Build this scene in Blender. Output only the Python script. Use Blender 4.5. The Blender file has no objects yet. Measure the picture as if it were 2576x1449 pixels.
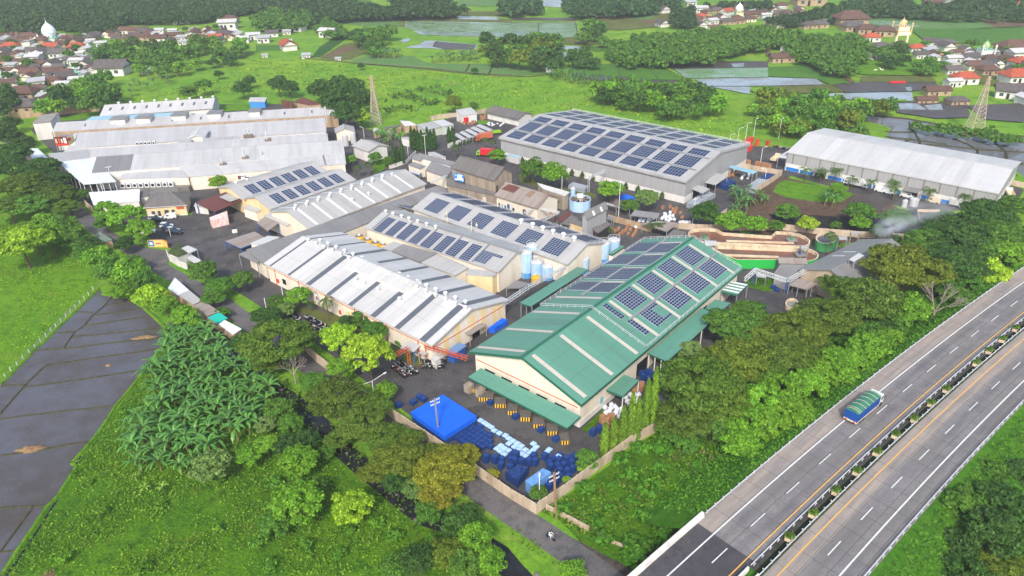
import bpy,math,random
import numpy as np
from mathutils import Vector
random.seed(7)
C=bpy.context.scene.collection
sc=bpy.context.scene
# ---- camera, sky, sun, exposure
CAMH,PITCH,ROLL,FPX=100.0,0.501179,-0.018250,1807.36
CX,CY=1288.0,724.5
cam_d=bpy.data.cameras.new('camera');cam=bpy.data.objects.new('camera',cam_d);C.objects.link(cam)
cam_d.sensor_width=36.0;cam_d.lens=36.0*FPX/2576.0;cam_d.clip_end=8000;cam_d.clip_start=1.0
_f=np.array([0,math.cos(PITCH),-math.sin(PITCH)]);_r0=np.array([1.,0,0]);_u0=np.cross(_r0,_f)
_rt=_r0*math.cos(ROLL)+_u0*math.sin(ROLL);_up=-_r0*math.sin(ROLL)+_u0*math.cos(ROLL)
from mathutils import Matrix
M_=Matrix(((_rt[0],_up[0],-_f[0],0),(_rt[1],_up[1],-_f[1],0),(_rt[2],_up[2],-_f[2],CAMH),(0,0,0,1)))
cam.matrix_world=M_
sc.camera=cam
SUN_EL,SUN_AZ=math.radians(42),math.radians(188)
w=bpy.data.worlds.new('World');sc.world=w;w.use_nodes=True
nt=w.node_tree;bg=nt.nodes['Background'];sky=nt.nodes.new('ShaderNodeTexSky')
sky.sky_type='NISHITA';sky.sun_disc=False;sky.sun_elevation=SUN_EL;sky.sun_rotation=SUN_AZ
sky.air_density=1.2;sky.dust_density=3.0;sky.ozone_density=1.0
nt.links.new(sky.outputs[0],bg.inputs[0]);bg.inputs[1].default_value=0.15
sd=bpy.data.lights.new('sun','SUN');sun=bpy.data.objects.new('sun',sd);C.objects.link(sun)
sd.energy=2.2;sd.angle=math.radians(5.0);sd.color=(1.0,0.95,0.87)
dsun=Vector((math.sin(SUN_AZ)*math.cos(SUN_EL),math.cos(SUN_AZ)*math.cos(SUN_EL),math.sin(SUN_EL)))
sun.rotation_euler=dsun.to_track_quat('Z','Y').to_euler()
sc.view_settings.view_transform='Standard';sc.view_settings.look='None'
sc.view_settings.exposure=0.55;sc.view_settings.gamma=1.0;sc.view_settings.use_curve_mapping=False
sc.cycles.max_bounces=5;sc.cycles.diffuse_bounces=2;sc.cycles.glossy_bounces=2
sc.cycles.transmission_bounces=3;sc.cycles.transparent_max_bounces=4;sc.cycles.volume_bounces=0
sc.cycles.caustics_reflective=False;sc.cycles.caustics_refractive=False
# ---- survey: photo pixel (2576 wide) -> ground point
def G(x,y,z=0.0):
 d=_f+_rt*(x-CX)/FPX-_up*(y-CY)/FPX
 t=(z-CAMH)/d[2]
 return Vector((d[0]*t,d[1]*t,z))
def Q(c,r,*pts):
 return[(644*c+u/4,362.25*r+v/4)for u,v in pts]
def Z6(x0,y0,*pts):
 return[(x0*.67083+u/6,y0*.67083+v/6)for u,v in pts]
def c3(*p):return Z6(1400,380,*p)
def c4(*p):return Z6(1860,620,*p)
def c5(*p):return Z6(2500,760,*p)
def c6(*p):return Z6(2680,480,*p)
def GP(pts,z=0.0):
 return[G(a,b,z)for a,b in pts]
# ---- materials
MATS={}
def s2l(c):
 return tuple(((x/255)/12.92 if x/255<=0.04045 else((x/255+0.055)/1.055)**2.4)for x in c)
class NB:
 def __init__(s,name):
  m=bpy.data.materials.new(name);m.use_nodes=True;s.m=m;s.t=m.node_tree
  s.b=s.t.nodes['Principled BSDF'];s.b.inputs['Specular IOR Level'].default_value=0.3
  MATS[name]=m
 def n(s,typ,**k):
  nd=s.t.nodes.new(typ)
  for a,v in k.items():
   if a.startswith('i_'):
    key=a[2:].replace('_',' ')
    nd.inputs[key].default_value=v
   else:setattr(nd,a,v)
  return nd
 def l(s,a,b):s.t.links.new(a,b)
 def noise(s,vec,scale,detail=3,rough=.55):
  nd=s.n('ShaderNodeTexNoise');nd.inputs['Scale'].default_value=scale
  nd.inputs['Detail'].default_value=detail;nd.inputs['Roughness'].default_value=rough
  s.l(vec,nd.inputs['Vector']);return nd.outputs['Fac']
 def ramp(s,fac,lo,hi):
  nd=s.n('ShaderNodeMapRange');s.l(fac,nd.inputs[0]);nd.inputs[1].default_value=lo;nd.inputs[2].default_value=hi
  nd.clamp=True;return nd.outputs[0]
 def mix(s,fac,a,b,typ='MIX'):
  nd=s.n('ShaderNodeMix');nd.data_type='RGBA';nd.blend_type=typ
  if isinstance(fac,(int,float)):nd.inputs[0].default_value=fac
  else:s.l(fac,nd.inputs[0])
  for i,x in((6,a),(7,b)):
   if isinstance(x,(tuple,list)):nd.inputs[i].default_value=(*x[:3],1)
   else:s.l(x,nd.inputs[i])
  return nd.outputs[2]
 def bump(s,h,strength=.3,dist=.1):
  nd=s.n('ShaderNodeBump');nd.inputs['Strength'].default_value=strength;nd.inputs['Distance'].default_value=dist
  s.l(h,nd.inputs['Height']);s.l(nd.outputs[0],s.b.inputs['Normal'])
 def col(s,x):
  if isinstance(x,tuple):s.b.inputs['Base Color'].default_value=(*x[:3],1)
  else:s.l(x,s.b.inputs['Base Color'])
 def pos(s,scale=(1,1,1)):
  g=s.n('ShaderNodeNewGeometry');mp=s.n('ShaderNodeMapping');mp.inputs['Scale'].default_value=scale
  s.l(g.outputs['Position'],mp.inputs[0]);return mp.outputs[0]
 def uv(s,scale=(1,1,1)):
  g=s.n('ShaderNodeUVMap');mp=s.n('ShaderNodeMapping');mp.inputs['Scale'].default_value=scale
  s.l(g.outputs[0],mp.inputs[0]);return mp.outputs[0]
def plain(name,c,rough=.6,metal=0,spec=.3):
 if name in MATS:return MATS[name]
 b=NB(name);b.col(tuple(c));b.b.inputs['Roughness'].default_value=rough
 b.b.inputs['Metallic'].default_value=metal;b.b.inputs['Specular IOR Level'].default_value=spec
 return b.m
def dirty(name,c,c2=None,scale=.5,rough=.7,amt=.6,spec=.3,st=(1,1,.25)):
 """paint, plaster, concrete: base colour with soft stains that run down"""
 if name in MATS:return MATS[name]
 b=NB(name);c2=c2 or tuple(x*.55 for x in c)
 p=b.pos(st);f1=b.ramp(b.noise(p,scale,5,.65),.42,.75);f2=b.ramp(b.noise(b.pos(),scale*6,3),.4,.8)
 k=b.mix(f1,c,b.mix(amt,c,c2));b.col(b.mix(f2,k,b.mix(amt*.35,k,c2)))
 b.b.inputs['Roughness'].default_value=rough;b.b.inputs['Specular IOR Level'].default_value=spec
 return b.m
def terrain(name,cols,s1=.02,s2=.25,s3=2.0,rough=.95,bump=.4,bd=.3,spec=.1):
 if name in MATS:return MATS[name]
 b=NB(name);p=b.pos()
 a=b.mix(b.ramp(b.noise(p,s1,4),.38,.62),cols[0],cols[1])
 n2=b.noise(p,s2,5,.7)
 a=b.mix(b.ramp(n2,.47,.66),a,cols[2])
 n3=b.noise(p,s3,4,.75)
 if len(cols)>3:a=b.mix(b.ramp(b.noise(p,s1*4.3,6,.7),.56,.7),a,cols[3])
 a=b.mix(b.ramp(n3,.35,.7),b.mix(.5,a,tuple(x*.35 for x in cols[2])),a)
 b.col(a);b.b.inputs['Roughness'].default_value=rough;b.b.inputs['Specular IOR Level'].default_value=spec
 if bump:b.bump(n3,bump,bd)
 return b.m
def metalroof(name,c,c2,dirt=.5,rough=.45,seam=1.0,rib=.12):
 """profiled sheet: ribs down the slope (UV: u along, v up the slope), lap seams, grime"""
 if name in MATS:return MATS[name]
 b=NB(name);u=b.uv();sx=b.n('ShaderNodeSeparateXYZ');b.l(u,sx.inputs[0])
 wv=b.n('ShaderNodeTexWave');wv.wave_type='BANDS';wv.bands_direction='X';wv.inputs['Scale'].default_value=.72/seam
 wv.inputs['Distortion'].default_value=0;b.l(u,wv.inputs['Vector'])
 n1=b.noise(b.uv((.5,.04,1)),.6,5,.7);n2=b.noise(b.uv((.05,.05,1)),.7,4);n3=b.noise(b.uv((3,.25,1)),1.2,3)
 fl=b.n('ShaderNodeMath',operation='FLOOR');mu=b.n('ShaderNodeMath',operation='MULTIPLY');mu.inputs[1].default_value=1/3.1
 b.l(sx.outputs[0],mu.inputs[0]);b.l(mu.outputs[0],fl.inputs[0]);wn=b.n('ShaderNodeTexWhiteNoise');wn.noise_dimensions='1D';b.l(fl.outputs[0],wn.inputs['W'])
 a=b.mix(b.ramp(wn.outputs['Value'],0,1),c,tuple(x*.88 for x in c))
 a=b.mix(b.ramp(n1,.45,.8),a,b.mix(dirt,a,c2));a=b.mix(b.ramp(n2,.5,.8),a,b.mix(dirt*.7,a,c2))
 a=b.mix(b.ramp(n3,.5,.85),a,b.mix(dirt*.5,a,c2))
 a=b.mix(b.ramp(wv.outputs['Fac'],.1,.5),b.mix(rib,a,tuple(x*.3 for x in c2)),a)
 pp=b.n('ShaderNodeMath',operation='PINGPONG');pp.inputs[1].default_value=2.9;b.l(sx.outputs[1],pp.inputs[0]);lt=b.n('ShaderNodeMath',operation='LESS_THAN');lt.inputs[1].default_value=.05;b.l(pp.outputs[0],lt.inputs[0])
 a=b.mix(lt.outputs[0],a,b.mix(.4,a,tuple(x*.35 for x in c2)))
 b.col(a);b.b.inputs['Roughness'].default_value=rough;b.b.inputs['Specular IOR Level'].default_value=.35
 b.bump(wv.outputs['Fac'],.12,.03)
 return b.m
def tileroof(name,c,c2):
 if name in MATS:return MATS[name]
 b=NB(name);p=b.uv();oi=b.n('ShaderNodeObjectInfo')
 n=b.noise(p,.8,5,.75);n2=b.noise(p,4,3,.7)
 a=b.mix(oi.outputs['Random'],c,c2);a=b.mix(b.ramp(n,.4,.7),a,tuple(x*.35 for x in c2));a=b.mix(b.ramp(n2,.45,.8),a,tuple(min(1,x*1.7+.02)for x in c))
 wv=b.n('ShaderNodeTexWave');wv.bands_direction='Y';wv.inputs['Scale'].default_value=1.0;b.l(p,wv.inputs['Vector'])
 a=b.mix(b.ramp(wv.outputs['Fac'],0,.4),b.mix(.35,a,(.01,.01,.01)),a)
 b.col(a);b.b.inputs['Roughness'].default_value=.85;b.b.inputs['Specular IOR Level'].default_value=.15
 return b.m
def pondmat(name,c,c2,rough=.12,s=.15,rows=None):
 if name in MATS:return MATS[name]
 b=NB(name);p=b.pos();n=b.noise(p,s,5,.7);n2=b.noise(p,s*9,3)
 a=b.mix(b.ramp(n,.42,.62),c,c2)
 r=b.n('ShaderNodeMapRange');b.l(b.noise(p,s*1.7,5,.7),r.inputs[0]);r.inputs[1].default_value=.45;r.inputs[2].default_value=.7
 r.inputs[3].default_value=rough;r.inputs[4].default_value=min(.9,rough+.35)
 if rows:
  wv=b.n('ShaderNodeTexWave');wv.bands_direction='Y';wv.inputs['Scale'].default_value=rows[0];wv.inputs['Distortion'].default_value=1.5
  wv.inputs['Detail Scale'].default_value=.1;b.l(p,wv.inputs['Vector']);a=b.mix(b.ramp(wv.outputs['Fac'],.45,.6),a,rows[1])
 a=b.mix(b.ramp(n2,.55,.75),a,b.mix(.4,a,c2));b.col(a)
 b.l(r.outputs[0],b.b.inputs['Roughness']);b.b.inputs['Specular IOR Level'].default_value=.5;b.b.inputs['IOR'].default_value=1.33
 b.bump(n2,.05,.05)
 return b.m
def leafmat(name,transl=.25,var=.5,ro=.6,sp=.2):
 b=NB(name);oi=b.n('ShaderNodeObjectInfo');g=b.n('ShaderNodeNewGeometry')
 r=g.outputs['Random Per Island']
 hs=b.n('ShaderNodeHueSaturation');b.l(oi.outputs['Color'],hs.inputs['Color'])
 m1=b.n('ShaderNodeMapRange');b.l(r,m1.inputs[0]);m1.inputs[3].default_value=1-var;m1.inputs[4].default_value=1+var;b.l(m1.outputs[0],hs.inputs['Value'])
 m2=b.n('ShaderNodeMapRange');b.l(r,m2.inputs[0]);m2.inputs[3].default_value=.515;m2.inputs[4].default_value=.485;b.l(m2.outputs[0],hs.inputs['Hue'])
 n=b.ramp(b.noise(b.pos(),.45,2),.35,.65)
 c=b.mix(n,b.mix(.25,hs.outputs[0],(0.03,.05,.01)),hs.outputs[0])
 b.col(c);b.b.inputs['Roughness'].default_value=ro;b.b.inputs['Specular IOR Level'].default_value=sp
 tr=b.n('ShaderNodeBsdfTranslucent');b.l(b.mix(.5,c,(.25,.35,.02),'MIX'),tr.inputs['Color'])
 mx=b.n('ShaderNodeMixShader');mx.inputs[0].default_value=transl;b.l(b.b.outputs[0],mx.inputs[1]);b.l(tr.outputs[0],mx.inputs[2])
 b.l(mx.outputs[0],b.t.nodes['Material Output'].inputs['Surface'])
 return b.m
# ---- mesh builder
class MB:
 def __init__(s):s.v=[];s.f=[];s.m=[];s.uv=[]
 def poly(s,pts,m=0,uv=None):
  i=len(s.v);s.v+=[tuple(p)for p in pts];s.f.append(tuple(range(i,i+len(pts))));s.m.append(m)
  s.uv.append(uv or[(p[0],p[1])for p in pts]);return s
 def box(s,c,size,rz=0,m=0,top=None,fr=None):
  """c = centre of the base; fr = (ux, uy) optional frame"""
  cx,cy,cz=c;sx,sy,sz=size[0]/2,size[1]/2,size[2]
  ca,sa=math.cos(rz),math.sin(rz)
  P=lambda x,y,z:(cx+x*ca-y*sa,cy+x*sa+y*ca,cz+z)
  a=[P(-sx,-sy,0),P(sx,-sy,0),P(sx,sy,0),P(-sx,sy,0)];b=[P(-sx,-sy,sz),P(sx,-sy,sz),P(sx,sy,sz),P(-sx,sy,sz)]
  s.poly(a[::-1],m);s.poly(b,m if top is None else top)
  for k in range(4):
   L=[size[0],size[1]][k%2]
   s.poly([a[k],a[(k+1)%4],b[(k+1)%4],b[k]],m,[(0,0),(L,0),(L,sz),(0,sz)])
  return s
 def prism(s,pts,z0,z1,m=0,top=None,bottom=True):
  n=len(pts);ar=sum(pts[i][0]*pts[(i+1)%n][1]-pts[(i+1)%n][0]*pts[i][1]for i in range(n))
  if ar<0:pts=pts[::-1]
  zz=lambda z,i:z[i]if isinstance(z,(list,tuple))else z
  a=[(p[0],p[1],zz(z0,i))for i,p in enumerate(pts)];b=[(p[0],p[1],zz(z1,i))for i,p in enumerate(pts)]
  s.poly(b,m if top is None else top)
  if bottom:s.poly(a[::-1],m)
  for i in range(n):
   j=(i+1)%n;L=math.hypot(a[i][0]-a[j][0],a[i][1]-a[j][1])
   s.poly([a[i],a[j],b[j],b[i]],m,[(0,a[i][2]),(L,a[j][2]),(L,b[j][2]),(0,b[i][2])])
  return s
 def cyl(s,c,r,h,n=10,m=0,r2=None,top=None,cap=True):
  r2=r if r2 is None else r2
  a=[(c[0]+r*math.cos(2*math.pi*k/n),c[1]+r*math.sin(2*math.pi*k/n),c[2])for k in range(n)]
  b=[(c[0]+r2*math.cos(2*math.pi*k/n),c[1]+r2*math.sin(2*math.pi*k/n),c[2]+h)for k in range(n)]
  for k in range(n):
   s.poly([a[k],a[(k+1)%n],b[(k+1)%n],b[k]],m)
  if cap:s.poly(b,m if top is None else top);s.poly(a[::-1],m)
  return s
 def lathe(s,c,prof,n=12,m=0):
  for(r0,z0),(r1,z1)in zip(prof[:-1],prof[1:]):
   for k in range(n):
    a0,a1=2*math.pi*k/n,2*math.pi*(k+1)/n
    P=lambda r,a,z:(c[0]+r*math.cos(a),c[1]+r*math.sin(a),c[2]+z)
    q=[P(r0,a0,z0),P(r0,a1,z0),P(r1,a1,z1),P(r1,a0,z1)]
    if r1<1e-4:q=q[:3]
    elif r0<1e-4:q=q[1:]
    s.poly(q,m)
  return s
 def bar(s,p,q,t=.1,m=0,t2=None):
  p,q=Vector(p),Vector(q);d=(q-p);L=d.length
  if L<1e-6:return s
  d/=L;a=d.cross(Vector((0,0,1)))
  if a.length<1e-3:a=Vector((1,0,0))
  a.normalize();b=a.cross(d);t2=t if t2 is None else t2
  k=[(-1,-1),(1,-1),(1,1),(-1,1)]
  A=[p+a*x*t/2+b*y*t2/2 for x,y in k];B=[q+a*x*t/2+b*y*t2/2 for x,y in k]
  for i in range(4):s.poly([A[i],A[(i+1)%4],B[(i+1)%4],B[i]][::-1],m)
  s.poly(A,m);s.poly(B[::-1],m);return s
 def strip(s,left,right,m=0,w=None):
  u=0
  for i in range(len(left)-1):
   L=(Vector(left[i+1])-Vector(left[i])).length;W=(Vector(right[i])-Vector(left[i])).length
   s.poly([left[i],right[i],right[i+1],left[i+1]],m,[(u,0),(u,W),(u+L,W),(u+L,0)]);u+=L
  return s
 def data(s,name,mats,origin=(0,0,0),smooth=False):
  me=bpy.data.meshes.new(name)
  o=origin;me.from_pydata([(v[0]-o[0],v[1]-o[1],v[2]-o[2])for v in s.v],[],s.f)
  if not isinstance(mats,(list,tuple)):mats=[mats]
  for m in mats:me.materials.append(m)
  me.polygons.foreach_set('material_index',s.m)
  if smooth:me.polygons.foreach_set('use_smooth',[True]*len(s.f))
  l=me.uv_layers.new(name='UVMap');l.data.foreach_set('uv',[x for f in s.uv for p in f for x in p[:2]])
  me.update();return me
 def build(s,name,mats,parent=None,smooth=False):
  """vertices are in world coordinates; the object sits at its thing's base"""
  if parent is not None:
   org=wloc(parent)
   me=s.data(name,mats,org,smooth);o=bpy.data.objects.new(name,me);C.objects.link(o);o.parent=parent
  else:
   xs=np.array(s.v);org=(float(xs[:,0].mean()),float(xs[:,1].mean()),float(xs[:,2].min()))
   me=s.data(name,mats,org,smooth);o=bpy.data.objects.new(name,me);o.location=org;C.objects.link(o)
  return o
def wloc(o):
 v=Vector((0,0,0))
 while o is not None:v+=o.location;o=o.parent
 return v
def tag(o,label,cat,group=None,kind=None):
 o['label']=label
 if cat:o['category']=cat
 if group:o['group']=group
 if kind:o['kind']=kind
 return o
def thing(name,label,cat,loc,group=None,rz=0,sc_=1):
 o=bpy.data.objects.new(name,None);C.objects.link(o);o.empty_display_size=.5
 o.location=loc;o.rotation_euler=(0,0,rz);o.scale=(sc_,)*3 if not isinstance(sc_,tuple)else sc_
 return tag(o,label,cat,group)
def struct(name,mb,mats,label=None,kind='structure'):
 o=mb.build(name,mats);o['kind']=kind
 if label:o['label']=label
 return o
class Proto:
 """parts of one thing kept as mesh data; put() makes a new thing from them"""
 def __init__(s,name):s.name=name;s.parts=[]
 def add(s,part,mb,mats,up=-1,smooth=False):
  me=mb if isinstance(mb,bpy.types.Mesh)else mb.data(part,mats,(0,0,0),smooth)
  s.parts.append((part,me,up));return len(s.parts)-1
 def put(s,label,cat,loc,rz=0,sc_=1,group=None,color=None,name=None,swap=None):
  if len(s.parts)==1 and s.parts[0][0]==s.name:
   o=bpy.data.objects.new(name or s.name,s.parts[0][1]);C.objects.link(o);o.location=loc;o.rotation_euler=(0,0,rz)
   o.scale=(sc_,)*3 if not isinstance(sc_,tuple)else sc_
   if color:o.color=(*color,1)
   return tag(o,label,cat,group)
  r=thing(name or s.name,label,cat,loc,group,rz,sc_);made=[]
  for part,me,up in s.parts:
   if swap and part in swap:me=swap[part]
   o=bpy.data.objects.new(part,me);C.objects.link(o);o.parent=r if up<0 else made[up]
   if color:o.color=(*color,1)
   made.append(o)
  return r
ORD=['first','second','third','fourth','fifth','sixth','seventh','eighth','ninth','tenth','eleventh','twelfth','thirteenth','fourteenth','fifteenth','sixteenth','seventeenth','eighteenth','nineteenth','twentieth']
def inpoly(x,y,P):
 c=False;n=len(P)
 for i in range(n):
  x1,y1=P[i][0],P[i][1];x2,y2=P[i-1][0],P[i-1][1]
  if(y1>y)!=(y2>y)and x<(x2-x1)*(y-y1)/(y2-y1)+x1:c=not c
 return c
def scatter(poly,d,rng,maxn=9999,avoid=()):
 """points spread over a world polygon about d apart"""
 P=[(p[0],p[1])for p in poly];xs=[p[0]for p in P];ys=[p[1]for p in P];out=[];grid={}
 n=int((max(xs)-min(xs))*(max(ys)-min(ys))/(d*d)*6)+20
 for _ in range(min(n,60000)):
  x,y=rng.uniform(min(xs),max(xs)),rng.uniform(min(ys),max(ys))
  if not inpoly(x,y,P):continue
  k=(int(x//d),int(y//d))
  if any((x-a)**2+(y-b)**2<d*d for i in(-1,0,1)for j in(-1,0,1)for a,b in grid.get((k[0]+i,k[1]+j),())):continue
  if any(inpoly(x,y,q)for q in avoid):continue
  grid.setdefault(k,[]).append((x,y));out.append((x,y))
  if len(out)>=maxn:break
 return out
# ==== THE GROUND
g_meadow=terrain('meadow_grass',[s2l((144,180,52)),s2l((114,166,48)),s2l((92,142,42)),s2l((150,160,78))],.016,.1,.9,bump=.7,bd=.5)
g_lush=terrain('lush_grass',[s2l((122,168,36)),s2l((100,152,36)),s2l((78,126,30)),s2l((134,152,56))],.03,.3,1.6,bump=.8,bd=.5)
g_rough=terrain('rough_weeds',[s2l((106,152,30)),s2l((84,134,30)),s2l((60,104,26)),s2l((116,134,48))],.05,.35,1.8,bump=.9,bd=.6)
g_rice=terrain('rice_field',[s2l((92,138,48)),s2l((82,126,52)),s2l((72,114,46)),s2l((96,140,50))],.03,.2,3,bump=.3,bd=.2)
g_rice2=terrain('young_rice',[s2l((112,148,88)),s2l((98,140,74)),s2l((90,126,70)),s2l((122,152,98))],.03,.2,3,bump=.2,bd=.2)
g_crop=terrain('dark_crop',[s2l((58,100,40)),s2l((66,108,44)),s2l((44,82,34)),s2l((70,110,46))],.03,.2,3,bump=.5,bd=.3)
g_olive=terrain('dry_grass',[s2l((116,124,66)),s2l((104,112,60)),s2l((88,96,50)),s2l((130,120,76))],.04,.3,3,bump=.4,bd=.3)
g_soil=terrain('bare_soil',[s2l((134,112,88)),s2l((120,98,78)),s2l((92,76,60)),s2l((110,116,64))],.06,.4,2.5,bump=.4,bd=.2)
g_earth=terrain('brown_earth',[s2l((120,98,84)),s2l((104,84,70)),s2l((78,66,56)),s2l((88,96,54))],.08,.5,2.5,bump=.5,bd=.2)
g_black=terrain('burnt_earth',[s2l((62,58,56)),s2l((48,46,46)),s2l((34,32,32)),s2l((120,110,100))],.1,.5,2.5,bump=.6,bd=.2)
g_mud=terrain('paddy_mud',[s2l((98,88,82)),s2l((86,78,74)),s2l((66,58,54)),s2l((106,98,90))],.08,.5,2.5,rough=.5,bump=.3,bd=.1,spec=.4)
g_asphalt=terrain('asphalt',[s2l((102,99,98)),s2l((84,82,84)),s2l((68,66,67)),s2l((122,116,110))],.045,.16,2.2,rough=.8,bump=.15,bd=.03,spec=.25)
g_road=terrain('worn_asphalt',[s2l((122,118,117)),s2l((108,105,105)),s2l((92,90,89)),s2l((130,126,120))],.06,.35,3,rough=.8,bump=.15,bd=.03,spec=.25)
g_conc=dirty('yard_concrete',s2l((150,146,140)),s2l((96,90,84)),.3,.8)
m_water=pondmat('pond_water',s2l((92,92,100)),s2l((80,75,72)),.10,.07)
m_far=pondmat('flooded_field',s2l((150,164,176)),s2l((128,130,128)),.18,.06)
m_onion=pondmat('flooded_rows',s2l((160,172,182)),s2l((122,140,118)),.2,.05,rows=(.06,s2l((112,146,84))))
m_riceW=pondmat('flooded_seedlings',s2l((132,156,140)),s2l((100,142,76)),.25,.08)
m_dark=pondmat('stream_water',s2l((42,44,50)),s2l((34,34,34)),.12,.3)
m_bund=terrain('bund_earth',[s2l((92,86,66)),s2l((80,84,52)),s2l((66,62,48)),s2l((84,100,50))],.2,.8,3,bump=.3,bd=.1)
mb=MB();R=1500
mb.poly([(-R,-R+400,0),(R,-R+400,0),(R,R+300,0),(-R,R+300,0)])
struct('ground',mb,g_meadow)
def patch(name,pts,z,mat,px=True):
 P=GP(pts,z)if px else[Vector((p[0],p[1],z))for p in pts]
 n=len(P);ar=sum(P[i][0]*P[(i+1)%n][1]-P[(i+1)%n][0]*P[i][1]for i in range(n))
 if ar<0:P=P[::-1]
 mb=MB();mb.poly(P);return struct(name,mb,mat)
def ribbon(name,pts,w,z,mat,h=.0,px=True):
 """a band of width w along a line; with h it gets a rounded top (field bund, kerb)"""
 P=GP(pts,z)if px else[Vector((*p[:2],z))for p in pts]
 mb=MB();ribbon_mb(mb,P,w,z,h);return struct(name,mb,mat)
def ribbon_mb(mb,P,w,z,h=0,m=0,wob=0):
 R_=[]
 for a,b in zip(P[:-1],P[1:]):
  n=max(1,int((b-a).length/4))if wob else 1
  for k in range(n):R_.append(a.lerp(b,k/n)+Vector((random.uniform(-wob,wob),random.uniform(-wob,wob),0))if wob else a.lerp(b,k/n))
 R_.append(P[-1]);P=R_
 L,Rr,T=[],[],[]
 for i,p in enumerate(P):
  d=(P[min(i+1,len(P)-1)]-P[max(i-1,0)]);d.z=0;d.normalize();n=Vector((-d.y,d.x,0))
  ww=w*(random.uniform(.8,1.2)if wob else 1)
  L.append(p+n*ww/2);Rr.append(p-n*ww/2)
 for q in L+Rr:q.z=z
 if h:
  l2=[a.lerp(b,.25)+Vector((0,0,h))for a,b in zip(L,Rr)];r2=[a.lerp(b,.75)+Vector((0,0,h))for a,b in zip(L,Rr)]
  mb.strip(L,l2,m);mb.strip(l2,r2,m);mb.strip(r2,Rr,m)
 else:mb.strip(L,Rr,m)
# ---- foreground grass zones
patch('grass',[(0,480),(120,540),(260,700),(0,960)],.02,g_lush)
patch('grass',[(425,850),(470,800),(560,860),(700,1010),(880,1160),(1080,1310),(1290,1449),(5,1449),(120,1280),(180,1170),(250,1090)],.02,g_rough)
patch('grass',[(1365,1290),(1660,1080),(2000,900),(2400,720),(2576,640),(2576,760),(1740,1330),(1610,1449),(1540,1449),(1400,1300)],.02,g_rough)
patch('grass',[(2100,1449),(2576,1000),(2576,1449)],.024,g_rough)
# ---- flooded paddy at the left
padP=[(0,970)]+Q(0,2,(1000,0),(1030,60),(1300,100),(1430,190),(1530,270),(1640,370),(1700,500),(1170,1190),(990,1449))+Q(0,3,(720,320),(770,350),(590,640),(470,760),(20,1449))+[(0,1449),(-150,1700),(-250,1300)]
patch('paddy_water',padP,.03,m_water)
mb=MB()
for l in(Q(0,2,(1130,85),(1050,180),(930,275),(850,380),(750,450),(640,605)),Q(0,2,(1350,135),(1050,180)),Q(0,2,(1440,205),(940,275)),Q(0,2,(760,240),(930,245)),
Q(0,2,(1540,280),(850,380)),Q(0,2,(1640,410),(1200,450),(730,490)),Q(0,2,(540,455),(750,440)),Q(0,2,(1690,500),(1200,545),(750,600),(360,630)),
Q(0,2,(1600,615),(1000,700),(480,775),(420,810),(250,985),(0,1270)),Q(0,2,(1430,825),(900,910),(250,1000)),Q(0,2,(250,975),(0,985)),Q(0,2,(1170,1185),(700,1230),(0,1320)),
Q(0,3,(900,95),(450,170),(0,240)),Q(0,3,(480,740),(0,765)),Q(0,3,(330,750),(170,970),(0,1210)),Q(0,3,(170,1195),(0,1210))):
 ribbon_mb(mb,GP(l,.03),.55,.03,.16,wob=.12)
struct('paddy_bunds',mb,m_bund)
mb=MB()
for l in(Q(0,2,(1000,0),(540,445),(350,620),(0,970)),Q(0,2,(1700,500),(1470,810),(1170,1190),(990,1449))+Q(0,3,(720,320)),Q(0,3,(720,320),(770,350),(590,640),(470,760),(20,1449)),
Q(0,2,(1030,60),(1300,100),(1430,190),(1530,270),(1640,370),(1700,500))):
 ribbon_mb(mb,GP(l,.03),1.0,.03,.3,wob=.2)
struct('paddy_edge',mb,g_lush)
mb=MB()
ribbon_mb(mb,GP(Q(0,3,(830,200),(600,640),(440,900),(240,1200),(60,1449)),.028),.5,.034,.0,wob=.1)
struct('ditch_water',mb,m_dark)
def heap(px,rx,ry,h,mat,label,rz=.3,group=None):
 c=G(*px,.03);mb=MB();n=14;rng=random.Random(int(px[0]));prof=[(1,0),(.8,.45),(.5,.85),(.2,1.0)]
 rings=[]
 for r,z in prof:
  rings.append([(c.x+(math.cos(a)*rx*math.cos(rz)-math.sin(a)*ry*math.sin(rz))*r*rng.uniform(.85,1.15),c.y+(math.cos(a)*rx*math.sin(rz)+math.sin(a)*ry*math.cos(rz))*r*rng.uniform(.85,1.15),.03+h*z*rng.uniform(.85,1.1)*(z>0))for a in[2*math.pi*k/n for k in range(n)]])
 for A,B in zip(rings[:-1],rings[1:]):
  for k in range(n):mb.poly([A[k],A[(k+1)%n],B[(k+1)%n],B[k]])
 mb.poly(rings[-1]);return tag(mb.build('soil_heap',mat,smooth=True),label,'soil heap',group)
m_straw=terrain('dry_mud_heap',[s2l((176,146,110)),s2l((160,130,96)),s2l((120,96,70)),s2l((150,140,90))],.3,1.2,5,bump=.6)
heap(Q(0,2,(1450,500))[0],3.0,.8,.5,m_straw,'long heap of dry tan mud on the bund at the right end of the paddy',.2)
heap(Q(0,2,(1090,780))[0],.7,.5,.4,m_straw,'tiny tan mud clod alone in the middle of the flooded paddy')
heap(Q(0,3,(310,175))[0],3.1,1.1,.7,m_straw,'large oval heap of dry mud beside the lowest paddy bund',.15)
patch('bare_soil',Q(0,3,(420,1449),(430,1390),(520,1370),(560,1410),(550,1449)),.03,g_soil)
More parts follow.
